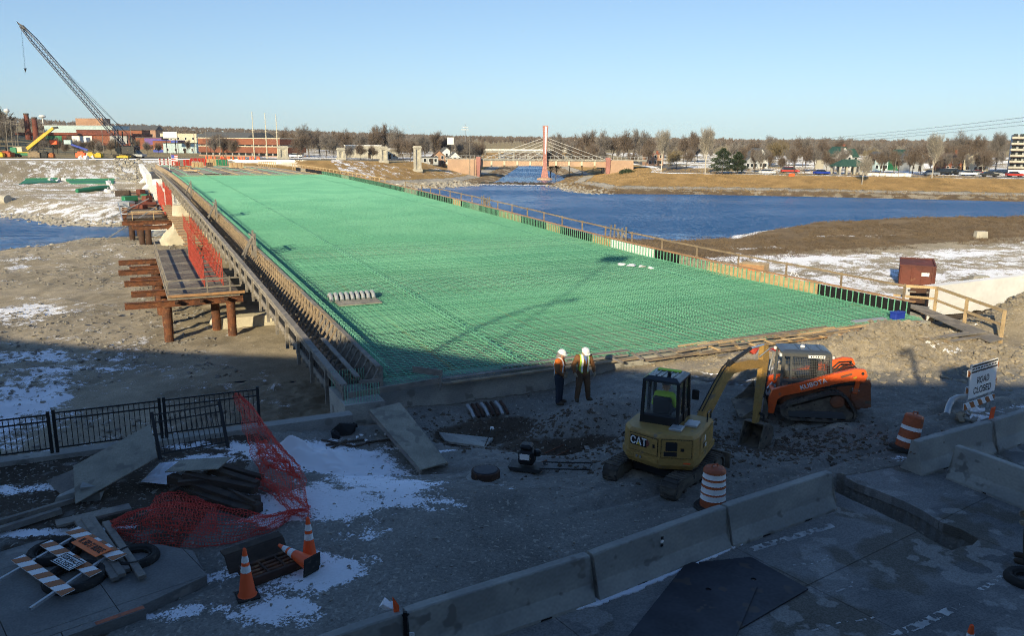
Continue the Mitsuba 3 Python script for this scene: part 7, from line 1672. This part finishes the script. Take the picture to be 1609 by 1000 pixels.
for s in np.arange(31.2, 56, 2.4): part(t, 'rail_post', bar(bw(s, -4.95, TZ), bw(s, -4.95, TZ + 1.1), .07, .07, BU), 'grey_wood')
for h in (.5, 1.05): part(t, 'rail', bar(bw(31.1, -4.95, TZ + h), bw(55.5, -4.95, TZ + h), .05, .09), 'grey_wood'); part(t, 'rail', bar(bw(31.1, -4.95, TZ + h), bw(31.1, -.5, TZ + h), .05, .09), 'grey_wood')
for w in (-2.6, -1.2): part(t, 'rail_post', bar(bw(31.1, w, TZ), bw(31.1, w, TZ + 1.15), .08, .08, BU), 'grey_wood')
def cage(s0, s1, w0, w1, z0, z1, label, ds=.9, dh=.62):
    t = thing('red_scaffold', label, 'scaffold'); z0f = lambda s: z0 + (s - s0) * .0; ss = np.arange(s0, s1 + .01, ds)
    for w in (w0, w1):
        for s in ss: part(t, 'standard', tube(bw(s, w, z0), bw(s, w, z1 + rng.uniform(-.3, .15)), .035, 6), 'red_steel')
        for z in np.arange(z0 + .35, z1, dh): part(t, 'ledger', tube(bw(s0, w, z), bw(s1, w, z), .02, 5), 'red_steel')
    for s in ss[::2]:
        for z in np.arange(z0 + .35, z1, dh * 2): part(t, 'transom', tube(bw(s, w0, z), bw(s, w1, z), .024, 5), 'red_steel')
cage(34.4, 49, -2.5, -1.3, TZ, .05, 'nearest orange red scaffold frame on the timber mats', 1.1)
cage(50, 64, -1.9, -1.3, TZ - .2, .3, 'tall thin orange red scaffold posts behind the nearest frame', 1.5, .9)
cage(92, 118, -2.4, -1.5, TZ, 1.0, 'farthest dense orange red scaffold along the bridge edge', 1.1, .6)
t = thing('upper_walkway', 'tan plank walkway under the left deck edge behind the scaffold', 'walkway')
for k, s in enumerate(np.arange(50, 96, .9)): part(t, 'plank', bar(bw(s, -2.6 + rng.uniform(-.2, .2), -1.15), bw(s, -.5, -1.15), .82, .05), ['orange_board', 'wood', 'fresh_wood'][k % 3])
for w in (-2.4, -.8): part(t, 'joist', bar(bw(49.8, w, -1.28), bw(96, w, -1.28), .15, .2), 'wood')
t = thing('far_trestle', 'second rusty steel trestle with dark beams over the water at the left', 'trestle')
for w in (-5.6, -4.9): pile(t, 80, w, TZ - .6, -7.4, .33)
part(t, 'cap_beam', ibeam(bw(80, -6.6, TZ - .35), bw(80, -.5, TZ - .35), .5, .4), 'rust')
for s in (86, 90, 96, 104, 112, 120, 130, 142):
    for w in (-6.6, -5.6, -4.9)[: 2 + (int(s) % 2)]: pile(t, s, w, TZ - .6, -7.4, .33)
    pile(t, s, -1.6, TZ - .6, -7.4, .3); part(t, 'cap_beam', ibeam(bw(s, -7.6, TZ - .35), bw(s, -.5, TZ - .35), .5, .4), 'dark_rust' if int(s) % 2 else 'rust')
for k, s in enumerate(np.arange(87, 146, 2.4)): part(t, 'deck_timber', bar(bw(s, -7.0 + rng.uniform(-.4, .4), TZ), bw(s, -3.0 + rng.uniform(-.4, .4), TZ), 1.9 if k % 3 else 1.0, .25), ['wood', 'mat_timber', 'dark_timber', 'orange_board'][k % 4])
part(t, 'front_beam', ibeam(bw(86.4, -7, TZ - .1), bw(86.4, -.8, TZ - .1), .6, .4), 'dark_timber'); part(t, 'front_rail', bar(bw(86.2, -6.5, TZ + 1.0), bw(86.2, -1, TZ + 1.0), .06, .12), 'fresh_wood')
for w in (-6.4, -4, -1): part(t, 'front_post', bar(bw(86.2, w, TZ), bw(86.2, w, TZ + 1.1), .09, .09, BU), 'fresh_wood')
for k, (a, b) in enumerate((((85.5, -9.5, -4.3), (89, -3.5, -.8)), ((100, -9.5, -3.2), (102, -4.0, -.6)), ((86, -7.5, -2.2), (104, -8.0, -1.2)))): part(t, 'brace', bar(bw(*a), bw(*b), .12, .12), 'galv')
g = np.random.default_rng(41)
for k in range(10):
    s, w = 90 + g.uniform(0, 45), g.uniform(-8, -3.5); m = ['brick_red', 'dark_timber', 'green_paint', 'galv', 'brick_red'][k % 5]; L = g.uniform(1.0, 2.6)
    t2 = thing('site_box', ['red', 'dark', 'green', 'grey', 'red'][k % 5] + ' load on the second trestle' + ['', ' in the middle', ' under the brace', ' at its front', ' nearest the bridge', ' farthest off', ' behind the first', ' by the rail', ' at its far edge', ' beside the scaffold'][k], 'crate', group='crates and bundles on the second trestle'); c = bw(s, w, TZ + .15); part(t2, 'box', xf(cb(-L / 2, L / 2, -.5, .5, 0, g.uniform(.5, 1.0), .04), mat(c[0], c[1], c[2], g.uniform(0, 3))), m); part(t2, 'strap', xf(cb(-.06, .06, -.53, .53, -.0, 1.02, .01), mat(c[0], c[1], c[2], 0)) if 0 else xf(cb(-L / 2 - .02, L / 2 + .02, -.53, .53, .2, .26, .01), mat(c[0], c[1], c[2], 0)), 'black')

# ---------------------------------------------------------------- gravel, rocks, weeds
g = np.random.default_rng(50)
n = 16000; X = g.uniform(-12, 19, n); Y = g.uniform(10.5, 33, n); keep = ~shapely.contains_xy(PAVE, X, Y) & ~shapely.contains_xy(WALK, X, Y); ss_, ww_ = bsw(X, Y); keep &= (ss_ < -.7) | (ww_ > 24); X, Y = X[keep], Y[keep]
part(thing('gravel_stones', 'loose stones strewn over the bare ground of the site', 'gravel', kind='stuff'), 'stones', stones(np.c_[X, Y, terrain(X, Y)], .008, .055, 51), 'pale_gravel' if 'pale_gravel' in scene else pbr('pale_gravel', patchy((.27, .255, .22), (.19, .18, .165), 1.7, None, 9, .5), .9), kind='stuff')
n = 15000; s = g.uniform(2, 92, n); w = -1.0 - 38 * g.random(n) ** 1.3; P = BX0 + U2[0] * s + V2[0] * w, BY0 + U2[1] * s + V2[1] * w; k = meshkit.fbm(np.c_[P[0] * .15, P[1] * .15, 0 * P[0]], 3, 7) + .25 * (s > 80) > .42
part(thing('bench_stones', 'broken stones strewn over the lower riverbank at the left', 'gravel', kind='stuff'), 'stones', stones(np.c_[P[0][k], P[1][k], terrain(P[0][k], P[1][k])], .03, .22, 52), 'pale_gravel', kind='stuff')
def shore_rocks(name, label, chain, n, spread, r0, r1, seed, m='pale_rock', off=0.0):
    g = np.random.default_rng(seed); L = LineString([bw(*q)[:2] for q in chain]); u = g.random(n) * L.length; P = np.array([L.interpolate(q).coords[0] for q in u]) + g.normal(0, spread, (n, 2)); z = np.maximum(terrain(P[:, 0], P[:, 1]), WZ - .15)
    part(thing(name, label, 'rocks', kind='stuff'), 'stones', stones(np.c_[P, z], r0, r1, seed, .8), m, kind='stuff')
pbr('pale_rock', patchy((.42, .39, .33), (.33, .31, .265), .9, (.22, .2, .175), 4, .3), .9)
shore_rocks('riprap', 'pale broken rocks along the near left shore', [(86, -34), (90, -21), (95.5, -17.6), (97, -13), (97, -8), (94, 4)], 900, 1.1, .12, .55, 61)
shore_rocks('riprap', 'pale rocks edging the far left sandbar', [(150, -40), (148, -27.6), (136.5, -21.7), (123.5, -16), (119.5, -8), (124, 1)], 1100, 1.0, .15, .6, 62)
shore_rocks('riprap', 'pale rock bar between the right deck edge and the creek', [(168, 30), (186, 48), (203, 66), (207, 79), (213, 90)], 2200, 2.2, .2, .95, 63)
shore_rocks('riprap', 'pale stones at the creek mouth below the weir', [(200, 113), (186, 109), (170, 105), (163, 108)], 500, 1.6, .15, .7, 64)
n = 700; s = g.uniform(214, 240, n); w = g.uniform(-9, -2, n); P = np.array([bw(a, b)[:2] for a, b in zip(s, w)]); part(thing('rock_pile', 'pile of grey broken rock at the far left bridge end', 'rocks', kind='stuff'), 'stones', stones(np.c_[P, terrain(P[:, 0], P[:, 1])], .2, .8, 65), 'pale_rock', kind='stuff')
def weeds(name, label, n, box_, hmin, hmax, seed, m, test=None):
    g = np.random.default_rng(seed); s, w = g.uniform(box_[0], box_[1], n), g.uniform(box_[2], box_[3], n); P = np.c_[BX0 + U2[0] * s + V2[0] * w, BY0 + U2[1] * s + V2[1] * w]
    k = meshkit.fbm(np.c_[P * .12, 0 * s], 3, seed) > .43; ins = shapely.contains_xy(RIVER, P[:, 0], P[:, 1]); k &= ~ins
    if test is not None: k &= test(s, w, P)
    P = P[k]; z = terrain(P[:, 0], P[:, 1]); A = np.repeat(np.c_[P, z - .05], 7, 0); A[:, :2] += g.normal(0, .22, (len(A), 2)); d = np.c_[g.normal(0, .22, (len(A), 2)), g.uniform(hmin, hmax, len(A))]
    part(thing(name, label, 'weeds', kind='stuff'), 'blades', prisms(A, A + d, np.full(len(A), .022), np.full(len(A), .008)), m, kind='stuff')
pbr('dry_weed', patchy((.17, .125, .08), (.13, .095, .062), .12, None, 2, .4), .95); pbr('gold_weed', patchy((.34, .235, .11), (.27, .185, .09), .12, None, 2, .4), .95)
weeds('dry_weeds', 'brown dry weeds on the sandbar right of the bridge', 7000, (42, 78, 36, 135), .12, .42, 71, 'dry_weed')
weeds('dry_weeds', 'golden dry grass on the far levee slope', 9000, (60, 215, 100, 215), .2, .55, 72, 'gold_weed', lambda s, w, P: ~near_side(s, w))
weeds('dry_weeds', 'reddish weeds along the water edge below the far levee', 5000, (95, 205, 100, 200), .3, .8, 73, 'dry_weed', lambda s, w, P: (~near_side(s, w)) & (shapely.distance(RIVER, shapely.points(P)) < 7))

pbr('dirt_clod', patchy((.33, .285, .215), (.26, .225, .17), 1.5, None, 8, .3), .95)
n = 9000; c_ = np.array([MOUND[:2], RIDGE[:2], SIDE[:2], at(1610, 514, .3)[:2]])[g.integers(0, 4, n)]; P = c_ + g.normal(0, 1, (n, 2)) * [2.6, 1.1]; ss_, ww_ = bsw(P[:, 0], P[:, 1]); P = P[((ss_ < -.7) | (ww_ > 25)) & ~shapely.contains_xy(PAVE, P[:, 0], P[:, 1])]
part(thing('dirt_clods', 'crumbled clods over the dirt mounds at the right', 'dirt', kind='stuff'), 'clods', stones(np.c_[P, terrain(P[:, 0], P[:, 1])], .015, .15, 53), 'dirt_clod', kind='stuff')
n = 5000; c_ = np.array([PIT[:2], DIG[:2], DIG2[:2], at(1230, 690)[:2], at(1020, 700)[:2]])[g.integers(0, 5, n)]; P = c_ + g.normal(0, 1, (n, 2)) * [1.6, .8]; ss_, ww_ = bsw(P[:, 0], P[:, 1]); P = P[(ss_ < -.7) & ~shapely.contains_xy(PAVE, P[:, 0], P[:, 1])]
pbr('soil_clod', patchy((.11, .088, .066), (.075, .06, .046), 2.5, None, 8, .3), .95)
part(thing('soil_clods', 'dark dug soil crumbs round the excavated pits', 'soil', kind='stuff'), 'clods', stones(np.c_[P, terrain(P[:, 0], P[:, 1])], .012, .10, 54), 'soil_clod', kind='stuff')
# ---------------------------------------------------------------- left riverbank things
for k, (px, py, r) in enumerate([(171, 292, 1.0), (176, 299, 1.0), (180, 304, .9), (187, 309, .85), (170, 303, .8), (80, 286, .9), (92, 286, .8), (100, 284, .8), (128, 252, 1.0), (137, 251, 1.1), (146, 252, 1.0)]):
    lb = ['upper white bulk bag beside the far trestle', 'second white bulk bag beside the far trestle', 'third white bulk bag beside the far trestle', 'single white bulk bag nearest the water by the far trestle', 'white bulk bag left of the stack by the far trestle', 'leftmost white bag on the green sheets', 'middle white bag on the green sheets', 'rightmost white bag on the green sheets', 'left white bag before the yellow machines', 'middle white bag before the yellow machines', 'right white bag before the yellow machines'][k]
    c = atg(px, py); t = thing('bulk_bag', lb, 'bag'); part(t, 'bag', stones([c + [0, 0, r * .55]], r, r * 1.02, 80 + k, .75), 'white_sheet'); part(t, 'knot', tube(c + [0, 0, r * 1.1], c + [.1, 0, r * 1.55], .12, 7, .05), 'white_sheet')
for k, (pts, lb) in enumerate([([(40, 283), (92, 282), (90, 287), (30, 290)], 'long green sheet on the sandbar at the foot of the snowy bank'), ([(104, 284), (180, 283), (178, 289), (112, 289)], 'green sheet by the rock pile at the foot of the snowy bank')]):
    q = [atg(*p, .15) for p in pts]; t = thing('green_sheet', lb, 'sheet'); part(t, 'sheet', hull(np.vstack([q, np.array(q) - [0, 0, .3]])), 'green_paint'); part(t, 'fold', bar(q[0] + [0, 0, .15], q[1] + [0, 0, .15], .7, .3), 'green_paint')
for k in range(7):
    c = atg(131 + k * 5, 302 - k * .8); t = thing('green_pipe', 'dark green corrugated form in the row left of the white bags', 'pipe', group='row of dark green forms left of the white bags'); part(t, 'shell', tube(c + [-.2, -2.2, .4], c + [.9, 1.0, .4], .45, 10), 'green_paint')
t = thing('drain_pipe', 'pale concrete pipe lying at the left edge of the far sandbar', 'pipe'); a, b = atg(-6, 316, .5), atg(11, 318, .5); part(t, 'barrel', tube(a, b, .75, 16), 'pale_stone'); part(t, 'socket', tube(b, b + (b - a) * .12, .9, 16), 'pale_stone')

# ---------------------------------------------------------------- cranes and plant at the far left
pbr('crane_blue', (.012, .02, .05), .5)
cb0 = at_z(198, 262); YC = 262
def lattice(A, B, w0, w1, n, t, name, m='black_steel', r=.07):
    A, B = np.asarray(A, float), np.asarray(B, float); d, s, u = frame_of(B - A); P = []; Q = []; R = []
    def c(i, k): f = i / n; w = min(w1, w0 + f * 8 * (w1 - w0), w0 + (1 - f) * 8 * (w1 - w0)); return A + (B - A) * f + (s * (1 if k in (0, 1) else -1) + u * (1 if k in (0, 3) else -1)) * w / 2
    for i in range(n):
        for k in range(4):
            P += [c(i, k), c(i, k)]; Q += [c(i + 1, k), c(i + 1, (k + 1) % 4)]; R += [r * 1.5, r * .6]
    return part(t, name, prisms(P, Q, R, R), m)
t = thing('lattice_crane', 'dark crawler crane with a long lattice boom reaching up to the left', 'crane')
tip = atY(33, 40, YC); foot = atY(196, 229, YC)
lattice(foot, tip, .8, 1.6, 40, t, 'boom', 'crane_blue', r=.10); hd = (tip - foot) / np.linalg.norm(tip - foot)
part(t, 'boom_head', hull([tip + hd * a + np.array([b, c_, d_]) for a, b, c_, d_ in [(-2.2, -.5, -.5, .6), (-2.2, .5, .5, -.6), (1.0, -.4, -.4, .5), (1.0, .3, .3, -.8), (.4, -.9, .4, .2), (-1.5, .6, -.4, .5)]]), 'black_steel')
gan = atY(188 + 14, 212, YC + 3)
for k, q in enumerate((atY(57, 68, YC), atY(100, 114, YC))): part(t, 'pendant', prisms([tip if k == 0 else q], [gan], [.06], [.06]), 'black_steel')
for dx in (-.5, .5): part(t, 'gantry', tube(cb0 + [dx + 1, 1, 2], gan + [dx, 0, 0], .16, 8), 'black_steel'); part(t, 'gantry', tube(cb0 + [dx + 3.2, 1.5, 2], gan + [dx, 0, 0], .14, 8), 'black_steel')
for x in (-.8, .2, 1.6): part(t, 'mast_frame', tube(atY(186 + x * 5, 238, YC + 2), atY(184 + x * 5, 203 + abs(x) * 2, YC + 2), .2, 8), 'black_steel')
part(t, 'machine_house', cb(cb0[0] - .5, cb0[0] + 3.6, cb0[1] - 1.6, cb0[1] + 2.6, cb0[2] + 1.2, cb0[2] + 3.6, .1), 'blue' if 0 else 'black_steel'); part(t, 'cab', cb(cb0[0] - 2.0, cb0[0] - .6, cb0[1] - 1.8, cb0[1] - .3, cb0[2] + 1.3, cb0[2] + 3.2, .1), 'glass')
for y in (-2.2, 2.0): part(t, 'crawler', cb(cb0[0] - 3, cb0[0] + 3.6, cb0[1] + y - .45, cb0[1] + y + .45, cb0[2], cb0[2] + 1.1, .3), 'rubber')
hk0, hk1 = atY(33.5, 46, YC), atY(39.5, 107, YC); part(t, 'hoist_rope', prisms([hk0], [hk1], [.05], [.05]), 'black_steel'); part(t, 'hook_block', hull([hk1 + np.array(q) for q in [(-.3, -.3, 0), (.3, .3, 0), (0, 0, -1.3), (-.2, .2, -.6), (.3, -.2, -.6)]]), 'black_steel')
t = thing('telescopic_crane', 'yellow telescopic crane with a green carrier on the left levee', 'crane'); Y1 = 262; a, b = atY(43, 234, Y1), atY(84, 201, Y1)
mid_ = a + (b - a) * .72; part(t, 'boom', bar(a, mid_, .85, .95, (0, 0, 1)), 'yellow'); part(t, 'boom_section', bar(mid_, b, .7, .78, (0, 0, 1)), 'yellow'); part(t, 'boom_tip', bar(b, b + (b - a) * .16 + [0, 0, -.9], .5, .6), 'black_steel'); c = atY(32, 250, Y1); z0 = gz(c[0], c[1])
part(t, 'counterweight', cb(c[0] - 1.3, c[0] + 1.4, Y1 - 1, Y1 + 1.2, atY(32, 239, Y1)[2], atY(32, 231, Y1)[2], .12), 'cream'); part(t, 'turntable', cb(c[0] - .8, c[0] + 3.6, Y1 - 1.1, Y1 + 1.1, z0 + 1.3, atY(32, 238.8, Y1)[2], .1), 'yellow'); part(t, 'carrier', cb(c[0] - 1.8, c[0] + 6.8, Y1 - 1.2, Y1 + 1.2, z0 + .5, z0 + 1.3, .1), 'green_paint'); part(t, 'lift_cylinder', tube(a + [.6, 0, -1.2], a + (b - a) * .4 + [0, 0, -.6], .22, 8), 'black_steel')
part(t, 'cab', cb(c[0] - 2.2, c[0] - .2, Y1 - 1.3, Y1 + .6, z0 + 1.2, z0 + 3.0, .12), 'green_paint')
for x in (-.8, .6, 4.4, 5.8): part(t, 'wheel', ywheel(c[0] + x, z0 + .55, .55, Y1 - 1.3, Y1 - .8, 16), 'black')
t = thing('boom_lift', 'blue boom lift with its arm lowered behind the orange generator', 'boom lift'); a, b = atY(138, 236, Y1), atY(112, 227, Y1); part(t, 'boom', bar(a, b, .5, .55), 'blue'); c = atY(108, 224, Y1); part(t, 'basket', cb(c[0] - 1.3, c[0] + .9, Y1 - .5, Y1 + .5, atY(108, 226.5, Y1)[2], atY(108, 220, Y1)[2], .05), 'pale_blue'); c = at_z(136, Y1); part(t, 'chassis', cb(c[0] - 1.6, c[0] + 1.8, Y1 - 1, Y1 + 1, c[2] + .5, c[2] + 1.5, .1), 'cream')
for x in (-1.1, 1.2): part(t, 'wheel', ywheel(c[0] + x, c[2] + .5, .5, Y1 - 1.1, Y1 - .7, 14), 'black')
t = thing('scissor_lift', 'red orange lift basket raised above the small trees at the left', 'lift'); c = atY(85, 223, Y1 + 4); p = at_z(85, Y1 + 4); part(t, 'basket', cb(c[0] - 1.1, c[0] + 1.1, Y1 + 3.4, Y1 + 4.6, c[2] - .8, c[2] + .6, .06), 'orange'); part(t, 'post', tube(p, [p[0], p[1], c[2] - .8], .2, 8), 'black_steel')
def lump(name, px, py, w, h, m, label, cat_, Y=None, m2=None):
    c = at_z(px, Y) if Y else atg(px, py); t = thing(name, label, cat_, mat(c[0], c[1], c[2], rng.uniform(-.2, .2), s=.8)); part(t, 'body', cb(-w / 2, w / 2, -w * .3, w * .3, .15, h, .1), m); part(t, 'top', cb(-w * .3, w * .3, -w * .2, w * .2, h, h * 1.25, .06), m2 or m)
    for x in (-w * .3, w * .3): part(t, 'foot', cb(x - .2, x + .2, -w * .32, w * .32, 0, .16, .03), 'black')
for a in [('generator', 128, 0, 3.4, 1.9, 'orange', 'orange generator before the blue boom lift', 'generator', 258), ('compressor', 143, 0, 2.6, 1.7, 'yellow', 'left yellow machine right of the orange generator', 'machine', 258), ('compressor', 156, 0, 2.8, 1.6, 'yellow', 'right yellow machine by the plain pole', 'machine', 258), ('tool_heap', 12, 0, 4.5, 1.9, 'orange_dull', 'orange red machinery at the left edge of the levee', 'machine', 258), ('tool_heap', 3, 0, 2.2, 1.6, 'yellow', 'small yellow machine at the very left edge', 'machine', 256), ('timber_stack', 56, 0, 4.4, 2.0, 'wood', 'stack of timber mats right of the yellow crane', 'timber stack', 256), ('roller', 72, 0, 2.6, 1.9, 'black_steel', 'dark wheeled roller with a yellow hub', 'roller', 256), ('compressor', 82, 0, 2.2, 1.5, 'brown_orange', 'small brown machine right of the wheeled roller', 'machine', 256), ('yellow_barrier', 195, 0, 4.5, .9, 'yellow', 'yellow barrier at the foot of the crane mast', 'barrier', 256)]: lump(*a)
# the bare far half of the deck
for k, (s, w, L, hgt, m, lb) in enumerate([(176, 7.2, 2.4, 1.2, 'fresh_wood', 'left pile of pale timber on the bare far deck'), (168, 14.5, 2.8, 1.1, 'fresh_wood', 'right pile of pale timber on the bare far deck'), (190, 11.5, 1.4, .9, 'dark_timber', 'dark bundle between the two timber piles on the far deck'), (160, 3.6, 2.0, .5, 'orange_board', 'low orange bundle at the left of the far deck'), (214, 9.6, 3.4, 2.0, 'red', 'large red container among the boxes at the far deck end'), (211, 7.6, 3.0, 1.6, 'red', 'red box left of the large red container'), (212, 11.6, 2.4, 1.8, 'red', 'small red box right of the large red container'), (211, 13.4, 3.4, 1.8, 'fresh_wood', 'pale timber crate right of the red boxes'), (208, 15.6, 2.6, 1.6, 'green_paint', 'blue green box right of the pale timber crate'), (205, 9.3, 1.6, 1.2, 'galv', 'grey compressor in front of the red boxes'), (222, 17.6, 2.2, 2.0, 'red_steel', 'red canopy box at the right far end of the deck'), (221, 5.0, 2.2, 1.2, 'red_steel', 'small red barrier behind the striped boards')]):
    t = thing('deck_load', lb, 'crate'); q = [D(s, w), D(s, w + L), D(s + 2, w + L), D(s + 2, w)]; part(t, 'box', hexa(q, [p + [0, 0, hgt] for p in q]), m)
    for j in range(3): part(t, 'batten', bar(D(s - .05, w + L * (j + .5) / 3, .1), D(s - .05, w + L * (j + .5) / 3, hgt), .12, .06, BU), 'wood' if m != 'fresh_wood' else 'orange_board')
t = thing('striped_barricade', 'white and red striped board barricades at the far end of the deck', 'barricade')
for j in range(3):
    z = .5 + j * .6; part(t, 'board', bar(D(216, 1.6, z), D(216, 5.6, z), .06, .32), 'white')
    for q in range(4): part(t, 'stripe', bar(D(215.93, 1.8 + q, z), D(215.93, 2.2 + q, z), .02, .31), 'red')
for w in (1.8, 5.4): part(t, 'upright', bar(D(216.1, w, 0), D(216.1, w, 2.0), .1, .1, BU), 'white')
t = thing('flag_on_pole', 'small faded striped flag hanging from a white staff on the deck', 'flag'); c = D(150, 1.2, 0); part(t, 'staff', tube(c, c + [0, 0, 2.6], .06, 8), 'white'); c = D(190, 3.6, 0); part(t, 'staff', tube(c, c + [0, 0, 3.2], .05, 8), 'white')
for j in range(7): part(t, 'stripe', bar(c + [.05, 0, 1.3 + j * .24], c + [1.5, .1, 1.2 + j * .24], .04, .23), 'red' if j % 2 == 0 else 'white')
part(t, 'canton', bar(c + [.02, -.02, 2.4], c + [.75, .03, 2.37], .07, .8), 'blue')
for k in range(16):
    c = at_z(322 + k * 5.8 + rng.uniform(-2.5, 2.5), 252); t = thing('traffic_drum', 'tiny orange drum in the row before the brick office', 'traffic drum', mat(*c), 'row of tiny orange drums before the brick office'); part(t, 'body', lathe([(.34, 0), (.3, .3), (.26, .85), (.18, .9)], 10), 'orange')
g = np.random.default_rng(90)
for k in range(18):
    s, w = g.uniform(121, 212), g.uniform(1.5, 22); L = g.uniform(1.5, 4.5); t = thing('deck_timber', 'stray timber lying on the bare far half of the deck', 'timber', group='stray timbers on the bare far deck'); part(t, 'timber', bar(D(s, w, .05), D(s + L * g.uniform(-.6, .6), min(w + L, 23), .05), .22, .12), ['fresh_wood', 'dark_timber', 'wood'][k % 3])
for b in range(1, NB):
    part(BR, 'deck_seam', bars([DD(s, Wd(s) * b / NB, .02) for s in np.arange(SBAR + 1, SEND - 6, 5)], [DD(s + 5, Wd(s + 5) * b / NB, .02) for s in np.arange(SBAR + 1, SEND - 6, 5)], .07), 'rebar' if b % 2 else 'fresh_wood')

# ---------------------------------------------------------------- the air: far things fade a little
scene['haze_air'] = {'type': 'homogeneous', 'albedo': {'type': 'rgb', 'value': [.95, .95, .95]}, 'sigma_t': {'type': 'rgb', 'value': [HAZE, HAZE, HAZE]}}
scene['haze'] = {'type': 'cube', 'to_world': T().translate([0, 1500, 45.5]).scale([2600, 1850, 54]), 'bsdf': {'type': 'null'}, 'interior': {'type': 'ref', 'id': 'haze_air'}}
labels['haze'] = {'label': 'thin winter haze over the whole place', 'category': 'haze', 'kind': 'stuff'}
scene['camera']['medium'] = {'type': 'ref', 'id': 'haze_air'}
